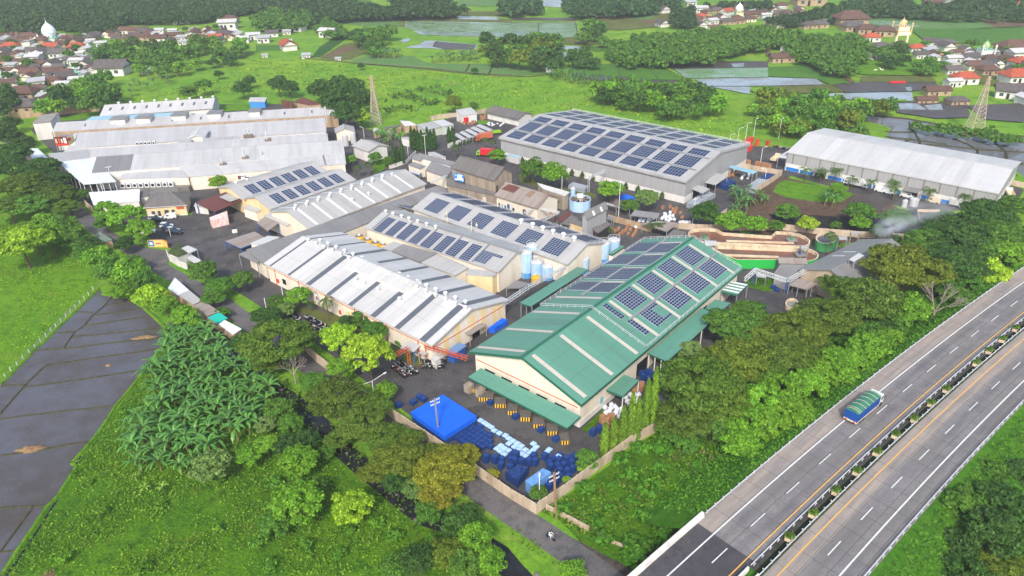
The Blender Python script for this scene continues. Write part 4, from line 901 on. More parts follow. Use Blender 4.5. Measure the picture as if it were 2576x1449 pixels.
AC=Proto('air_conditioner');b=MB();b.box((0,0,0),(1.5,1.1,1.5));i0=AC.add('casing',b,m_steel);b=MB();b.cyl((0,0,0),.5,.05,12);b.v=[(v[0],-.56-v[2],v[1]+.8)for v in b.v];AC.add('fan',b,m_dk,i0)
for k in range(9):
 a_=(e0.lerp(e1,.06+.085*k)if e0.x<e1.x else e1.lerp(e0,.06+.085*k))+on_*1.0;AC.put('outdoor air conditioner on the annex ledge, %s from the left'%ORD[k],'air conditioner',a_,math.atan2(on_.y,on_.x)+math.pi/2,1.2,'air conditioners on the annex ledge')
for k,p in enumerate(((890,815),(935,815),(978,812),(1022,808),(1165,800),(1210,798),(1252,795))):
 a_=G(*c1(p)[0],6.5);AC.put('small air conditioner on the edge below the long pale roof, %s from the left'%ORD[k],'air conditioner',a_,-.1,.8,'small air conditioners under the roof edge')
for k in range(5):
 a_=G(*c1((1600+62*k,820-3*k))[0],8.6);AC.put('roof unit in the gutter between two pale roofs, %s from the left'%ORD[k],'air conditioner',a_,-.1,.9,'units in the roof gutter')
def hut(label,A,B,R1,R2,he,hr,roof,wall,cat='shed',name='shed',**k):return shed(name,label,A,B,R1,R2,he,hr,roof,wall,cat=cat,**k)
hut('small raised gable with a dark opening on the long pale roof',*c1((2345,720)),*c1((2420,610)),*c1((2480,650)),*c1((2530,575)),9.6,10.8,r_bright,w_white,cat='roof gable',name='roof_gable')
mono('narrow white parapet box between two pale roofs, left one',*c1((2195,790)),*c1((2405,770)),*c1((2190,740)),*c1((2400,722)),9.4,9.5,r_warm,w_white)
mono('narrow white parapet box between two pale roofs, right one',*c2((5,765)),*c2((565,720)),*c2((0,715)),*c2((560,680)),9.4,9.5,r_warm,w_white)
def exhaust(px,z,h,label,mat=None,base=True):
 p=G(*px,z);t=thing('exhaust_stack',label,'exhaust stack',p,'exhaust stacks on the left complex');mb=MB();mb.cyl((p.x,p.y,p.z),.35,h,10);mb.cyl((p.x,p.y,p.z+h),.5,.3,10,0,.15);mb.build('pipe',mat or m_rail,t)
 if base:mb=MB();mb.box((p.x,p.y,p.z-.5),(1.6,1.6,1.6));mb.cyl((p.x+1.1,p.y,p.z-.3),.7,1.6,10);mb.build('fan_housing',dirty('rusty_housing',s2l((130,120,112)),s2l((100,70,54)),1.5),t)
for px,z,h,l in((c2((300,1140))[0],6,3.2,'short exhaust pipe above the red poster'),(c2((635,1040))[0],6.8,3.8,'twin exhaust pipe beside the roof ridge cable'),(c2((975,770))[0],8.6,4.6,'exhaust pipe with rust stain below it'),(c2((655,700))[0],8,3.0,'left one of two silver pipes on the rear roof'),(c2((705,700))[0],8,3.4,'right one of two silver pipes on the rear roof')):exhaust(px,z,h,l)
exhaust(c2((935,1235))[0],0,9.5,'tall silver stack with blue ladder frame against the white wall',base=False)
exhaust(c2((1880,480))[0],4,7.5,'large vertical duct at the right end of the rear grey roof',base=False)
p=G(*c2((935,1235))[0],0);t=thing('ladder_frame','blue steel ladder frame around the tall silver stack','ladder',p+Vector((1.1,-.3,0)));mb=MB()
for dx in(.5,1.6):
 for dy in(-.5,.6):mb.bar(p+Vector((dx,dy,0)),p+Vector((dx,dy,7)),.18)
for k in range(10):mb.bar(p+Vector((.5,-.5,.7*k+.3)),p+Vector((1.6,.6,.7*k+.3)),.15);mb.bar(p+Vector((1.6,-.5,.7*k+.3)),p+Vector((.5,.6,.7*k+.3)),.15)
mb.build('lattice',m_bluep,t)
def poster(label,pts,zs,cols,name='poster',group=None):
 """flat board given by its two lower photo points and its height"""
 a_,b_=pts if isinstance(pts[0],Vector)else(G(*pts[0],zs[0]),G(*pts[1],zs[0]));d=(b_-a_);d.z=0;L=d.length;d/=L;n=Vector((d.y,-d.x,0));n=n if n.y<0 else-n
 t=thing(name,label,name.replace('_',' '),(a_+b_)/2,group);H=zs[1]-zs[0]
 mb=MB();mb.prism([a_-n*.1,b_-n*.1,b_+n*.05,a_+n*.05],zs[0],zs[1]);mb.build('board',plain('board_'+str(cols[0]),s2l(cols[0])),t)
 for i,(u0,u1,v0,v1,c)in enumerate(cols[1:]):
  mb=MB();A_,B_=a_+d*L*u0+n*.07+n*.004*i,a_+d*L*u1+n*.07+n*.004*i
  mb.poly([Vector((A_.x,A_.y,zs[0]+H*v0)),Vector((B_.x,B_.y,zs[0]+H*v0)),Vector((B_.x,B_.y,zs[0]+H*v1)),Vector((A_.x,A_.y,zs[0]+H*v1))]);mb.build('print',plain('ink_%d_%d_%d'%c,s2l(c)),t)
 return t
pe=(G(*c1((2380,1300))[0],5.6),G(*c2((2165,1100))[0],5.6));lw=lambda f:Vector((*pe[0].lerp(pe[1],f)[:2],0))+Vector(((pe[1]-pe[0]).y,-(pe[1]-pe[0]).x,0)).normalized()*.4
poster('red poster on the white wall behind the small tree',(lw(.115),lw(.19)),(2.4,4.6),[(206,44,48),(.08,.92,.55,.8,(240,200,120)),(.2,.8,.2,.4,(250,240,230))])
poster('white poster with brown and blue shapes right of the red one',(lw(.29),lw(.37)),(2.2,4.8),[(240,240,240),(.05,.3,.3,.9,(120,80,70)),(.3,.75,.62,.85,(150,150,156)),(.6,.95,.35,.6,(96,90,90)),(.1,.4,.04,.14,(40,100,190))])
b_=poster('roadside billboard with a crowd of figures on a red ground',c1((365,835),(560,825)),(7,11),[(150,40,36),(.0,.95,.45,.95,(70,50,46)),(.05,.2,.3,.8,(230,180,150)),(.3,.42,.3,.85,(200,90,60)),(.5,.62,.3,.75,(220,200,190)),(.7,.9,.25,.85,(236,232,228)),(.03,.97,.06,.2,(226,60,40))],'billboard')
mb=MB()
for q in c1((400,920),(455,912)):p=G(*q,0);mb.box((p.x,p.y,0),(.3,.3,9))
mb.build('posts',m_grey,b_)
poster('red and cream banner right of the crowd billboard',c1((560,820),(650,770)),(7,10),[(232,214,150),(.0,.5,.5,1.,(214,60,56))],'billboard')
# ---- middle and small buildings
mono('long grey roof running between the plain cream hall and the solar halls',*Q(1,1,(80,1212),(1930,472),(-100,1062),(1845,412)),5.0,6.2,r_grey,w_cream,group=None)
mono('flat pale roof beside the yellow tanks',*Q(1,1,(1260,1042),(1360,1072),(1390,978),(1470,1008)),5.8,6.2,r_warm,w_cream,group=None,name='annex',cat='annex')
mono('grey lean-to roof between the white hall and the solar blocks',*Q(1,1,(1365,1075),(1640,1188),(1480,1005),(1815,1098)),5.4,6.4,r_grey,w_cream,group=None,name='annex',cat='annex')
mono('lower pale lean-to roof next to the two small blue tanks',*Q(1,1,(1650,1190),(2000,1322),(1820,1098),(2140,1240)),5.0,6.0,r_warm,w_cream,group=None,name='annex',cat='annex')
mono('yellow walled block under the end of the solar hall',*Q(1,1,(2115,1310),(2385,1330),(2140,1255),(2440,1285)),6.2,6.4,r_warm,w_yellow,group=None,name='annex',cat='annex')
br=shed('barn','tall barn with weathered brown cladding and dark grey roof',c3((1165,1000))[0],c3((1825,1195))[0],c3((1382,828))[0],c3((2038,1024))[0],10.0,13.4,r_dark,w_old,cat='barn')
wallbox(br,'r',.1,.17,3.0,7.5,m_dk,'opening',.06)
tg=poster('blue and white hygiene poster on the brown barn wall',c3((1222,1190),(1368,1228)),(6.2,9.2),[(52,132,210),(.35,.8,.2,.8,(236,240,244)),(.08,.3,.6,.88,(130,190,230)),(.1,.35,.1,.3,(240,240,240)),(.82,.97,.15,.55,(220,230,240)),(.4,.9,.84,.94,(240,244,248))])
mono('low dark clad annex along the foot of the brown barn',*c3((1100,1260),(1900,1440),(1110,1150),(1850,1375)),4.2,5.4,r_dark,w_old,group=None,name='annex',cat='annex')
rw=MB();ribbon_mb(rw,[G(*q,0)for q in c3((1115,1320),(1500,1460),(1700,1560))],.3,3.0,0);
WS_=shed('workshop','building with rust streaked roof, maroon patch and blue door facing the pipes',c4((-25,455))[0],c4((622,652))[0],c4((160,252))[0],c4((850,460))[0],5.2,8.4,r_rust,w_cream,cat='workshop')
wsh=WS_
def onslope(s,quad,mat,name,side=0,lift=.05):
 q=[]
 for px in quad:f,t=ST(s,px,side);q.append(P_(s,f,t,side,lift))
 if(q[1]-q[0]).cross(q[2]-q[0]).z<0:q=q[::-1]
 mb=MB();mb.poly(q);return mb.build(name,mat,s.t)
onslope(wsh,c4((75,360),(265,420),(380,325),(215,268)),r_maroon,'roof_patch');onslope(wsh,c4((435,465),(515,490),(610,400),(540,375)),dirty('rust_patch',s2l((140,116,98)),s2l((110,84,66)),1),'roof_patch')
for f0,f1,z0,z1,m,n in((.27,.33,0,3.2,m_bluep,'door'),(.12,.16,1.2,2.4,plain('sky_blue_panel',s2l((110,190,230))),'window'),(.2,.24,1.2,2.2,m_dk,'window'),(.05,.08,.6,2.6,m_dk,'door'),(.4,.45,1.2,2.3,m_dk,'window'),(.52,.56,1,2,m_steel,'wall_unit'),(.66,.74,0,3,m_dk,'door')):wallbox(wsh,'n',f0,f1,z0,z1,m,n)
canopy('white roof just behind the rust streaked workshop',c4((700,345),(1040,462),(1112,402),(622,264)),[5.6,5.6,6.4,6.4],r_bright,False,None,.3,walls=w_old,name='shed',cat='shed')
pipes_blue=[(190,262,.0,4.2)]
wkd=MB()
a_,b_=G(*c4((0,600))[0],0),G(*c4((560,760))[0],0)
ht=shed('mill_tower','tall grey gabled shed with pale stripes on its roof near the round blue tank',c4((1375,812))[0],c4((1690,655))[0],c4((1262,742))[0],c4((1580,580))[0],9.5,11.6,r_grey,w_clad,cat='shed')
strips(ht,[.35,.72],1.0,m_skyl,0,0,1);strips(ht,[.35,.72],1.0,m_skyl,1,0,1)
for lab,q,hs,rf,wl in(
('maroon roof left of the tall grey gabled shed',((915,825),(985,862),(1150,722),(1085,685)),[3.6,3.6,4.6,4.6],r_maroon,None),
('dark low roof in front of the maroon one',((970,870),(1105,915),(1240,790),(1140,745)),[3.2,3.2,4.4,4.4],r_dark,None),
('dark lean-to roof on the gable of the tall grey shed',((1100,862),(1350,938),(1372,880),(1170,800)),[4.0,4.0,4.8,4.8],r_dark,w_yellow)):
 canopy(lab,c4(*q),hs,rf,wl is None,None,.2,npost=1,walls=wl,name='shed',cat='shed')
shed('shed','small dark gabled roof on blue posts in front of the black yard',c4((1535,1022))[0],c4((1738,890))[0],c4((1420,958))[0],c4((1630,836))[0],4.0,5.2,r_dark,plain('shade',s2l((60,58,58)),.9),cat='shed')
for lab,q,hs,rf in(
('grey sheet canopy over stacked sacks near the orange machine',Q(2,1,(1190,718),(1460,748),(1487,697),(1235,664)),[3.2,3.2,4,4],r_grey),
('dirty brown and grey roof over the scrap area',Q(2,1,(1300,798),(1560,882),(1682,792),(1480,776)),[3.2,3.2,3.8,3.8],r_rust),
('small dark roof just before the brown settling ditch',Q(2,1,(1560,918),(1680,945),(1755,886),(1630,855)),[3.2,3.2,3.8,3.8],r_dark),
('white sheet shelter behind the tall grey shed',Q(2,1,(925,600),(1080,640),(1190,655),(960,590)),3,r_warm),
('small grey roof beside the bare tree',Q(2,1,(935,750),(1000,765),(1025,735),(975,722)),3,r_grey)):
 canopy(lab,q,hs,rf,True,None,.2,npost=1)
bo=shed('boiler_house','grey roofed boiler house next to the smoking chimney',Q(3,1,(315,1258))[0],Q(3,1,(930,957))[0],Q(3,1,(590,1285))[0],Q(3,1,(1180,985))[0],5.6,9.0,r_grey,dirty('sand_wall',s2l((196,178,156)),s2l((140,124,106)),.3),cat='boiler house',square=True)
for side,f,t0 in((0,.55,.3),(0,.42,.2),(1,.6,.2),(1,.75,.5)):strips(bo,[f],.7,m_skyl,side,t0,t0+.4,'pale_strip')
canopy('small bright raised vent roof on the ridge of the boiler house',Q(3,1,(815,1160),(865,1185),(970,1120),(915,1095)),10.3,r_bright,True,None,.15,npost=1,name='roof_vent_cover',cat='roof vent')
canopy('grey sloping roof between the ditch and the boiler house',c5((1620,1060),(1830,1142),(2110,940),(1725,930)),[4,4,5,5],r_grey,False,None,.2,walls=w_clad,name='shed',cat='shed')
canopy('brown and white striped low roof on the edge of the ditch',c5((1695,915),(2135,928),(2105,836),(1675,824)),[3.8,3.8,4.6,4.6],r_rust,True,None,.2,npost=2)
canopy('rusty sheet canopy at the foot of the boiler house',c5((1838,1240),(2125,1312),(2280,1222),(1985,1140)),[3,3,3.6,3.6],r_rust,True,None,.2,npost=2)
canopy('bright white sheet shelter below the conveyor bridge',c5((1340,1062),(1360,1115),(1500,1130),(1500,1100)),2.6,r_bright,True,None,.15,npost=1)
shed('storehouse','long old grey roof with open front bays beyond the parking roofs',c3((1685,156))[0],c3((2180,270))[0],c3((1820,66))[0],c3((2305,166))[0],3.8,5.8,r_dark,w_white,cat='storehouse',oh=1.2)
k1=canopy('white lean-to shed with red doors by the boundary wall',c3((1345,222),(1572,184),(1475,90),(1240,130)),[4.0,4.0,5.6,5.6],r_pale,False,None,.2,walls=w_white,name='shed',cat='shed')
block(k1,0,.05,.4,0,3,m_redp,'door');block(k1,0,.5,.95,0,3.2,m_steel,'door')
canopy('pale box shaped store with bright roof, right one of the pair',c3((1045,382),(1218,346),(1055,270),(890,300)),4.2,r_bright,False,None,.2,walls=dirty('green_white_wall',s2l((206,216,206)),s2l((130,150,130)),.8),name='storehouse',cat='storehouse')
canopy('cream roofed box shaped store, left one of the pair',c3((790,432),(1045,382),(880,305),(650,352)),3.8,r_warm,False,None,.2,walls=dirty('green_white_wall2',s2l((196,200,190)),s2l((130,150,130)),.8),name='storehouse',cat='storehouse')
canopy('white folded roof on the brick shed beside the dark open shed',c3((470,370),(658,358),(550,298),(400,290)),[3.6,3.6,4.6,4.6],r_bright,False,None,.2,walls=w_tan,name='shed',cat='shed')
canopy('dark flat roof open shed left of the white folded roof',c3((200,410),(425,372),(410,355),(165,385)),3.4,r_dark,False,None,.2,walls=w_tan,name='shed',cat='shed')
canopy('white roof sheet left of the dark open shed',c3((0,462),(108,442),(60,400),(0,410)),3.2,r_bright,False,None,.2,walls=w_tan,name='shed',cat='shed')
canopy('narrow white roof slanting down beside the dark open shed',c3((165,400),(275,505),(290,490),(190,395)),3.0,r_bright,False,None,.15,walls=w_tan,name='shed',cat='shed')
canopy('small white hut with a red door among the banana plants',c3((470,560),(545,575),(560,530),(415,540)),3.6,r_warm,False,None,.15,walls=w_white,name='hut',cat='hut')
qa,qb=c3((1215,505),(1345,588),(1400,560),(1262,478)),c3((1725,450),(1735,450),(1805,430),(1600,340))
qb=c3((1545,368),(1735,450),(1805,428),(1605,342))
for k in range(5):canopy('grey motorcycle parking roof, %s of five from the left'%ORD[k],lerpq(qa,qb,k/4),[2.6,2.6,2.9,2.9],r_pale,True,None,.15,'motorcycle parking roofs',npost=1)
shed('cottage','white gabled store with a blue door in front of the thin cypresses',(884,366),(926.5,381),(908,350.5),(950,363.5),5.2,6.8,r_warm,w_white,cat='storehouse')
shed('pump_house','small white gabled roof with rust band behind the two silver tanks',c2((1995,635))[0],c2((1985,565))[0],c2((2142,575))[0],c2((2128,502))[0],4.6,6.2,r_warm,w_cream,cat='pump house')
for lab,q,hs,rf,wl in(
('long grey low roof left of the brown barn, upper part',((690,850),(1170,975),(1245,916),(680,776)),[5.6,5.6,6.4,6.4],r_grey,w_white),
('grey roof with missing sheets and pale panels left of the brown barn',((785,1040),(1105,1152),(1195,1010),(880,905)),[4.6,4.6,6.2,6.2],r_grey,w_cream),
('small grey roof at the far left of the low roofs',((575,860),(700,905),(790,840),(650,790)),[5,5,6,6],r_grey,w_cream),
('small grey canopy roof over the blue and white canteen',((520,955),(700,1022),(790,975),(615,915)),[3.8,3.8,4.6,4.6],r_grey,w_cream),
('flat light roof sheet behind the low grey roofs',((820,770),(1000,845),(1100,840),(920,762)),4.2,r_pale,w_white)):
 canopy(lab,c3(*q),hs,rf,False,None,.2,walls=wl,name='low_building',cat='building')
canopy('hygiene blue awning below the small canteen roof',c3((560,1070),(700,1115),(720,1070),(570,1030)),2.6,r_bright,True,m_bluep,.3,npost=1)
sk=MB()
def hip(label,quad,he,hr,roof,wall,name='office',cat='office',rl=.4,group=None):
 P=[G(*q,he)for q in quad]
 if(P[1]-P[0]).cross(P[2]-P[0]).z<0:P=P[::-1]
 c=sum(P,Vector())/4;c.z=0;t=thing(name,label,cat,c,group);L1_,L2_=(P[1]-P[0]).length,(P[2]-P[1]).length
 if L1_>=L2_:m0,m1=(P[0]+P[3])/2,(P[1]+P[2])/2;A,B=P,0
 else:P=P[1:]+P[:1];m0,m1=(P[0]+P[3])/2,(P[1]+P[2])/2
 f=min(.5,rl*min(L1_,L2_)/max(L1_,L2_)+.02)*1.0;r0=m0.lerp(m1,f);r1=m1.lerp(m0,f);r0.z=r1.z=hr;mb=MB();W=min(L1_,L2_);L=max(L1_,L2_)
 mb.poly([P[0],P[1],r1,r0],0,[(0,0),(L,0),(L*(1-f),W/2),(L*f,W/2)]);mb.poly([P[2],P[3],r0,r1],0,[(0,0),(L,0),(L*(1-f),W/2),(L*f,W/2)])
 mb.poly([P[1],P[2],r1],0,[(0,0),(W,0),(W/2,W/2)]);mb.poly([P[3],P[0],r0],0,[(0,0),(W,0),(W/2,W/2)])
 for i in range(4):j=(i+1)%4;mb.poly([P[i]-Vector((0,0,.2)),P[j]-Vector((0,0,.2)),P[j],P[i]],1)
 mb.poly([p-Vector((0,0,.2))for p in P][::-1],1);mb.build('roof',[roof,m_steel],t)
 wm=MB();Q_=[p.lerp(c+Vector((0,0,he)),min(.15,1.0/max(1,(p-c).length)))for p in P];wm.prism([(p.x,p.y)for p in Q_],0,he-.2,0);wm.build('wall',wall,t)
 cn=Shed();cn.P=P;cn.c=c;cn.t=t;cn.Q=Q_;return cn
def onwall(cn,i,f0,f1,z0,z1,mat,name,depth=.1):
 a,b_=cn.Q[i],cn.Q[(i+1)%4];a=Vector((a.x,a.y,0));b_=Vector((b_.x,b_.y,0));d=(b_-a).normalized();n=Vector((d.y,-d.x,0));L=(b_-a).length
 p,q=a+d*L*f0,a+d*L*f1;mb=MB();mb.prism([p-n*.05,q-n*.05,q+n*depth,p+n*depth],z0,z1);return mb.build(name,mat,cn.t)
of=hip('yellow office with a dark hipped roof and columns facing the parked cars',Q(0,1,(1437,642),(1882,615),(1920,485),(1515,500)),4.0,7.0,r_dark,w_yellow)
fi=min(range(4),key=lambda i:(of.Q[i]+of.Q[(i+1)%4]).y)
for f0,f1,z0,z1,m,n in((.03,.07,.2,2.4,m_steel,'column'),(.12,.2,.2,2.2,m_glass,'window'),(.27,.34,.2,2.2,m_glass,'window'),(.44,.55,0,2.4,m_glass,'door'),(.62,.7,.2,2.4,m_glass,'window'),(.76,.95,2.4,3.5,m_orange,'sign_board'),(.0,1.,0,.25,m_steel,'plinth')):onwall(of,fi,f0,f1,z0,z1,m,n)
canopy('long pale blue roofed building between the canopy and the office',Q(0,1,(938,608),(1402,570),(1406,452),(892,486)),[3.8,3.8,5.0,5.0],r_snow,False,None,.3,walls=w_white,name='low_building',cat='building')
canopy('grey flat roof behind the office',Q(0,1,(1505,500),(1790,478),(1800,430),(1515,445)),3.6,dirty('old_flat_roof',s2l((128,124,118)),s2l((88,84,80)),.6),False,None,.3,walls=w_cream,name='low_building',cat='building')
canopy('dark slatted roof left of the office roof',Q(0,1,(1405,530),(1500,520),(1515,450),(1410,480)),3.4,r_dark,False,None,.3,walls=w_white,name='low_building',cat='building')
canopy('maroon sloping canopy with a pale sheet patch beside the paved yard',Q(0,1,(1968,590),(2155,682),(2445,560),(2270,482)),[4.4,4.0,5.2,5.6],r_maroon,True,None,.2,npost=1,pm=m_bluep)
canopy('pale sheet patched onto the maroon canopy',Q(0,1,(2205,532),(2315,580),(2420,545),(2290,498)),5.5,r_warm,False,None,.1,name='roof_sheet',cat='roof sheet')
k2=canopy('tiny white guard room with a blue wall under the maroon canopy',Q(0,1,(1950,625),(2095,640),(2080,600),(1965,590)),2.8,r_bright,False,None,.2,walls=w_white,name='guard_room',cat='guard room')
canopy('cream lean-to at the gable of the twin solar roofs',Q(0,1,(2440,640),(2580,690),(2660,640),(2540,590)),[3.6,3.6,4.4,4.4],r_warm,False,None,.2,walls=w_cream,name='annex',cat='annex')
canopy('rust stained white canopy at the gable of the plain cream hall',Q(1,1,(5,790),(115,875),(225,798),(100,722)),[3.8,3.8,4.4,4.4],r_rust,True,None,.2,npost=1,pm=m_bluep)
canopy('pale lean-to roof below the gable of the plain cream hall',Q(1,1,(75,722),(305,825),(388,782),(155,682)),[4.4,4.4,5.2,5.2],r_warm,False,None,.2,walls=w_cream,name='annex',cat='annex')
canopy('rust striped white canopy on blue posts in the paved yard',Q(0,1,(2262,978),(2420,1050),(2680,950),(2560,880)),[3.4,3.4,4.0,4.0],r_rust,True,m_bluep,.3,npost=1,pm=m_bluep)
canopy('grey canopy on a brown post at the corner of the white hall',Q(0,1,(2400,1108),(2590,1200),(2660,1130),(2540,1050)),[4.6,4.6,5.4,5.4],r_grey,True,None,.2,npost=1)
canopy('white roof patch left of the white hall gable',Q(1,1,(-60,1000),(60,1010),(240,935),(120,922)),5.6,r_bright,False,None,.2,npost=1,walls=w_cream,name='annex',cat='annex')
def c02(*p):return Q(0,2,*p)
for lab,q,rf in(('bright white roof at the top end of the roadside stalls',((1690,0),(1785,70),(1900,20),(1760,-105)),r_snow),('pale grey roadside stall roof next to the bright white one',((1790,70),(1945,165),(2030,125),(1905,22)),r_warm),
('rust stained roadside stall roof in the middle of the row',((1945,175),(2085,278),(2210,235),(2050,130)),r_rust),('teal tarpaulin roof in the row of roadside stalls',((2090,295),(2180,360),(2290,300),(2205,245)),plain('teal_tarp',s2l((30,178,160)),.5)),
('white roofed stall at the lower end of the roadside row',((2200,365),(2345,470),(2430,410),(2260,322)),r_snow)):
 canopy(lab,c02(*q),[2.6,2.6,3.0,3.0],rf,False,None,.15,'roadside stalls by the street',walls=w_tan,name='stall',cat='stall')
canopy('thatched brown roof hut beside the banana plants',c02((1690,345),(1740,405),(1850,372),(1800,332)),[2.0,2.0,2.6,2.6],terrain('thatch',[s2l((118,104,88)),s2l((104,92,78)),s2l((84,74,62)),s2l((110,100,80))],.5,2,6),True,None,.2,npost=1,name='hut',cat='hut')
canopy('green roofed roadside kiosk with a brown front',Q(0,1,(955,925),(1030,990),(1130,960),(1000,880)),[2.6,2.6,3.0,3.0],dirty('faded_green_roof',s2l((110,140,130)),s2l((140,90,70)),.8),False,None,.15,walls=w_tan,name='kiosk',cat='kiosk')
canopy('mossy flat roof of the gate house',Q(0,1,(1690,1090),(1780,1130),(1930,1070),(1780,1000)),3.2,terrain('moss_roof',[s2l((96,112,64)),s2l((80,92,60)),s2l((60,70,46)),s2l((110,110,90))],.3,1,4),False,None,.3,walls=w_white,name='gate_house',cat='gate house')
canopy('white flat canopy behind the mossy gate house',Q(0,1,(1828,1045),(1900,1100),(1985,1060),(1890,1020)),3.8,r_bright,True,None,.2,npost=1)
canopy('white louvred roof beside the gate trees',Q(0,1,(1880,1150),(1960,1200),(2035,1175),(1920,1110)),2.8,r_bright,True,None,.2,npost=1)
canopy('small blue walled house with a grey roof behind the left complex',c2((690,165),(940,168),(972,100),(715,100)),[3.4,3.4,4.4,4.4],r_pale,False,None,.2,walls=dirty('blue_mural_wall',s2l((40,130,214)),s2l((120,190,220)),1.5),name='house',cat='house')
hs_=shed('house','brown tiled house with white gables and a blue mural wall behind the left complex',c2((1190,200))[0],c2((1370,215))[0],c2((1260,150))[0],c2((1420,160))[0],3.2,5.2,tileroof('brown_tile',s2l((112,76,62)),s2l((92,68,60))),dirty('blue_mural_wall2',s2l((60,150,214)),s2l((150,200,220)),1.5),cat='house')
canopy('maroon sloping roof with cream wall beside the mural house',c2((1370,170),(1600,215),(1790,200),(1510,95)),[3.6,3.6,4.4,5.0],r_maroon,False,None,.2,walls=w_tan,name='house',cat='house')
hb=canopy('tall white building with a stained grey roof at the left end of the factory',c1((0,492),(280,466),(405,325),(130,372)),[8.4,8.4,9.6,9.6],dirty('old_flat_roof3',s2l((150,146,140)),s2l((100,96,92)),.5),False,None,.3,walls=w_white,name='house',cat='house')
canopy('white roofed shed under the trees left of the open canopies',c1((0,1020),(255,1022),(80,870),(-60,870)),[4.4,4.4,5.0,5.0],r_snow,False,None,.2,walls=w_tan,name='shed',cat='shed')
canopy('grey metal roof between the billboard and the long grey roof',c1((355,745),(545,735),(640,655),(440,665)),[5,5,6,6],r_grey,False,None,.2,walls=w_white,name='shed',cat='shed')
canopy('white sloping roof right of the billboard',c1((550,740),(650,735),(690,640),(640,640)),6,r_bright,False,None,.2,walls=w_white,name='shed',cat='shed')
# ==== TREES AND PLANTS
m_leaf=leafmat('foliage',.22,.42)
m_ban=leafmat('banana_leaf',.3,.4,.38,.5)
m_bark=dirty('bark',s2l((110,92,74)),s2l((70,58,48)),1.5,.9)
def quadmesh(name,C_,N_,S_,rng,aspect=1.5,mat=None,droop=0.):
 """many small leaf sprays: centres, facing directions, sizes"""
 n=len(C_);t=rng.normal(size=(n,3));t[:,2]-=droop;t-=N_*np.sum(t*N_,1,keepdims=True);t/=np.linalg.norm(t,axis=1,keepdims=True)+1e-9
 b=np.cross(N_,t);s=S_[:,None];a=aspect
 pts=np.stack([C_-t*s*a*.5,C_+b*s*.42-t*s*.05,C_+t*s*a*.55-N_*s*.22,C_-b*s*.42+t*s*.05],1)
 v=pts.reshape(-1,3);me=bpy.data.meshes.new(name);me.vertices.add(4*n);me.loops.add(4*n);me.polygons.add(n)
 me.vertices.foreach_set('co',v.ravel().astype(np.float32));me.loops.foreach_set('vertex_index',np.arange(4*n,dtype=np.int32))
 me.polygons.foreach_set('loop_start',np.arange(0,4*n,4,dtype=np.int32));me.materials.append(mat or m_leaf);me.update(calc_edges=True);return me
def crown(name,r,flat,nl,nq,leaf,seed,lr=.36,droop=0.,top=.0,hole=.0):
 """r = radius in metres; lumps spread over a flattened dome, leaf sprays over each lump"""
 rng=np.random.default_rng(seed);L=[];tries=0
 while len(L)<nl and tries<4000:
  tries+=1;d=rng.normal(size=3);d/=np.linalg.norm(d)
  if d[2]<-.35:continue
  k=rng.uniform(.55,.95);c=d*k
  if any(np.linalg.norm(c-q)<lr*.62 for q in L):continue
  L.append(c)
 L=np.array(L);R_=rng.uniform(.7,1.2,len(L))*lr
 idx=rng.integers(0,len(L),nq);n=rng.normal(size=(nq,3));n/=np.linalg.norm(n,axis=1,keepdims=True);n[:,2]=np.where(n[:,2]<-.25,-n[:,2],n[:,2])
 sh=rng.uniform(.62,1.08,nq)[:,None];c=L[idx]+n*R_[idx][:,None]*sh*np.array([1,1,.8])
 c=c*np.array([1,1,flat])*r;N_=n*.8+rng.normal(size=(nq,3))*.45+np.array([0,0,.35]);N_/=np.linalg.norm(N_,axis=1,keepdims=True)
 S=leaf*rng.uniform(.6,1.35,nq);return quadmesh(name,c,N_,S,rng,1.5,None,droop)
def trunk(h,r0,spread,seed,nb=5,lean=.0):
 rng=random.Random(seed);mb=MB();top=Vector((lean,0,h*.55));
 def limb(p,q,a,b_,n=6):
  d=(q-p).normalized();x=d.cross(Vector((.3,.9,.1))).normalized();y=d.cross(x)
  A=[p+(x*math.cos(2*math.pi*k/n)+y*math.sin(2*math.pi*k/n))*a for k in range(n)];B=[q+(x*math.cos(2*math.pi*k/n)+y*math.sin(2*math.pi*k/n))*b_ for k in range(n)]
  for k in range(n):mb.poly([A[k],A[(k+1)%n],B[(k+1)%n],B[k]][::-1])
 limb(Vector((0,0,-.3)),Vector((0,0,.4)),r0*1.5,r0);limb(Vector((0,0,.4)),top,r0,r0*.7)
 for k in range(nb):
  a=2*math.pi*(k+rng.random()*.6)/nb;e=Vector((math.cos(a)*spread*rng.uniform(.4,.8),math.sin(a)*spread*rng.uniform(.4,.8),h*rng.uniform(.85,1.1)));m=top.lerp(e,.5)+Vector((0,0,h*.06))
  limb(top,m,r0*.55,r0*.35,5);limb(m,e,r0*.35,r0*.1,4)
 return mb
TREE={}
def species(key,name,r,flat,hc,nl,nq,leaf,tr,n=3,lr=.36,droop=0.):
 L=[]
 for k in range(n):
  p=Proto(name);me=crown('crown',r,flat,nl,nq,leaf,hash(key)%1000+k if False else sum(map(ord,key))*7+k,lr,droop)
  for v in me.vertices:pass
  me.transform(Matrix.Translation((0,0,hc)));p.add('crown',me,None);p.add('trunk',trunk(hc*.95,tr,r*.8,k+3),m_bark,smooth=True);L.append(p)
 TREE[key]=(L,r,hc)
species('rain','rain_tree',8.0,.42,8.0,64,11000,.5,.42,3,.25)
species('round','broadleaf_tree',4.5,.85,5.0,34,3400,.5,.22,3,.36)
species('fea','feathery_tree',4.5,.66,5.2,46,4800,.44,.2,3,.27,.6)
species('bush','bush',2.0,.8,1.3,16,900,.36,.1,2,.42)
species('far','broadleaf_tree',5.0,.85,5.2,22,620,1.15,.25,4,.40)
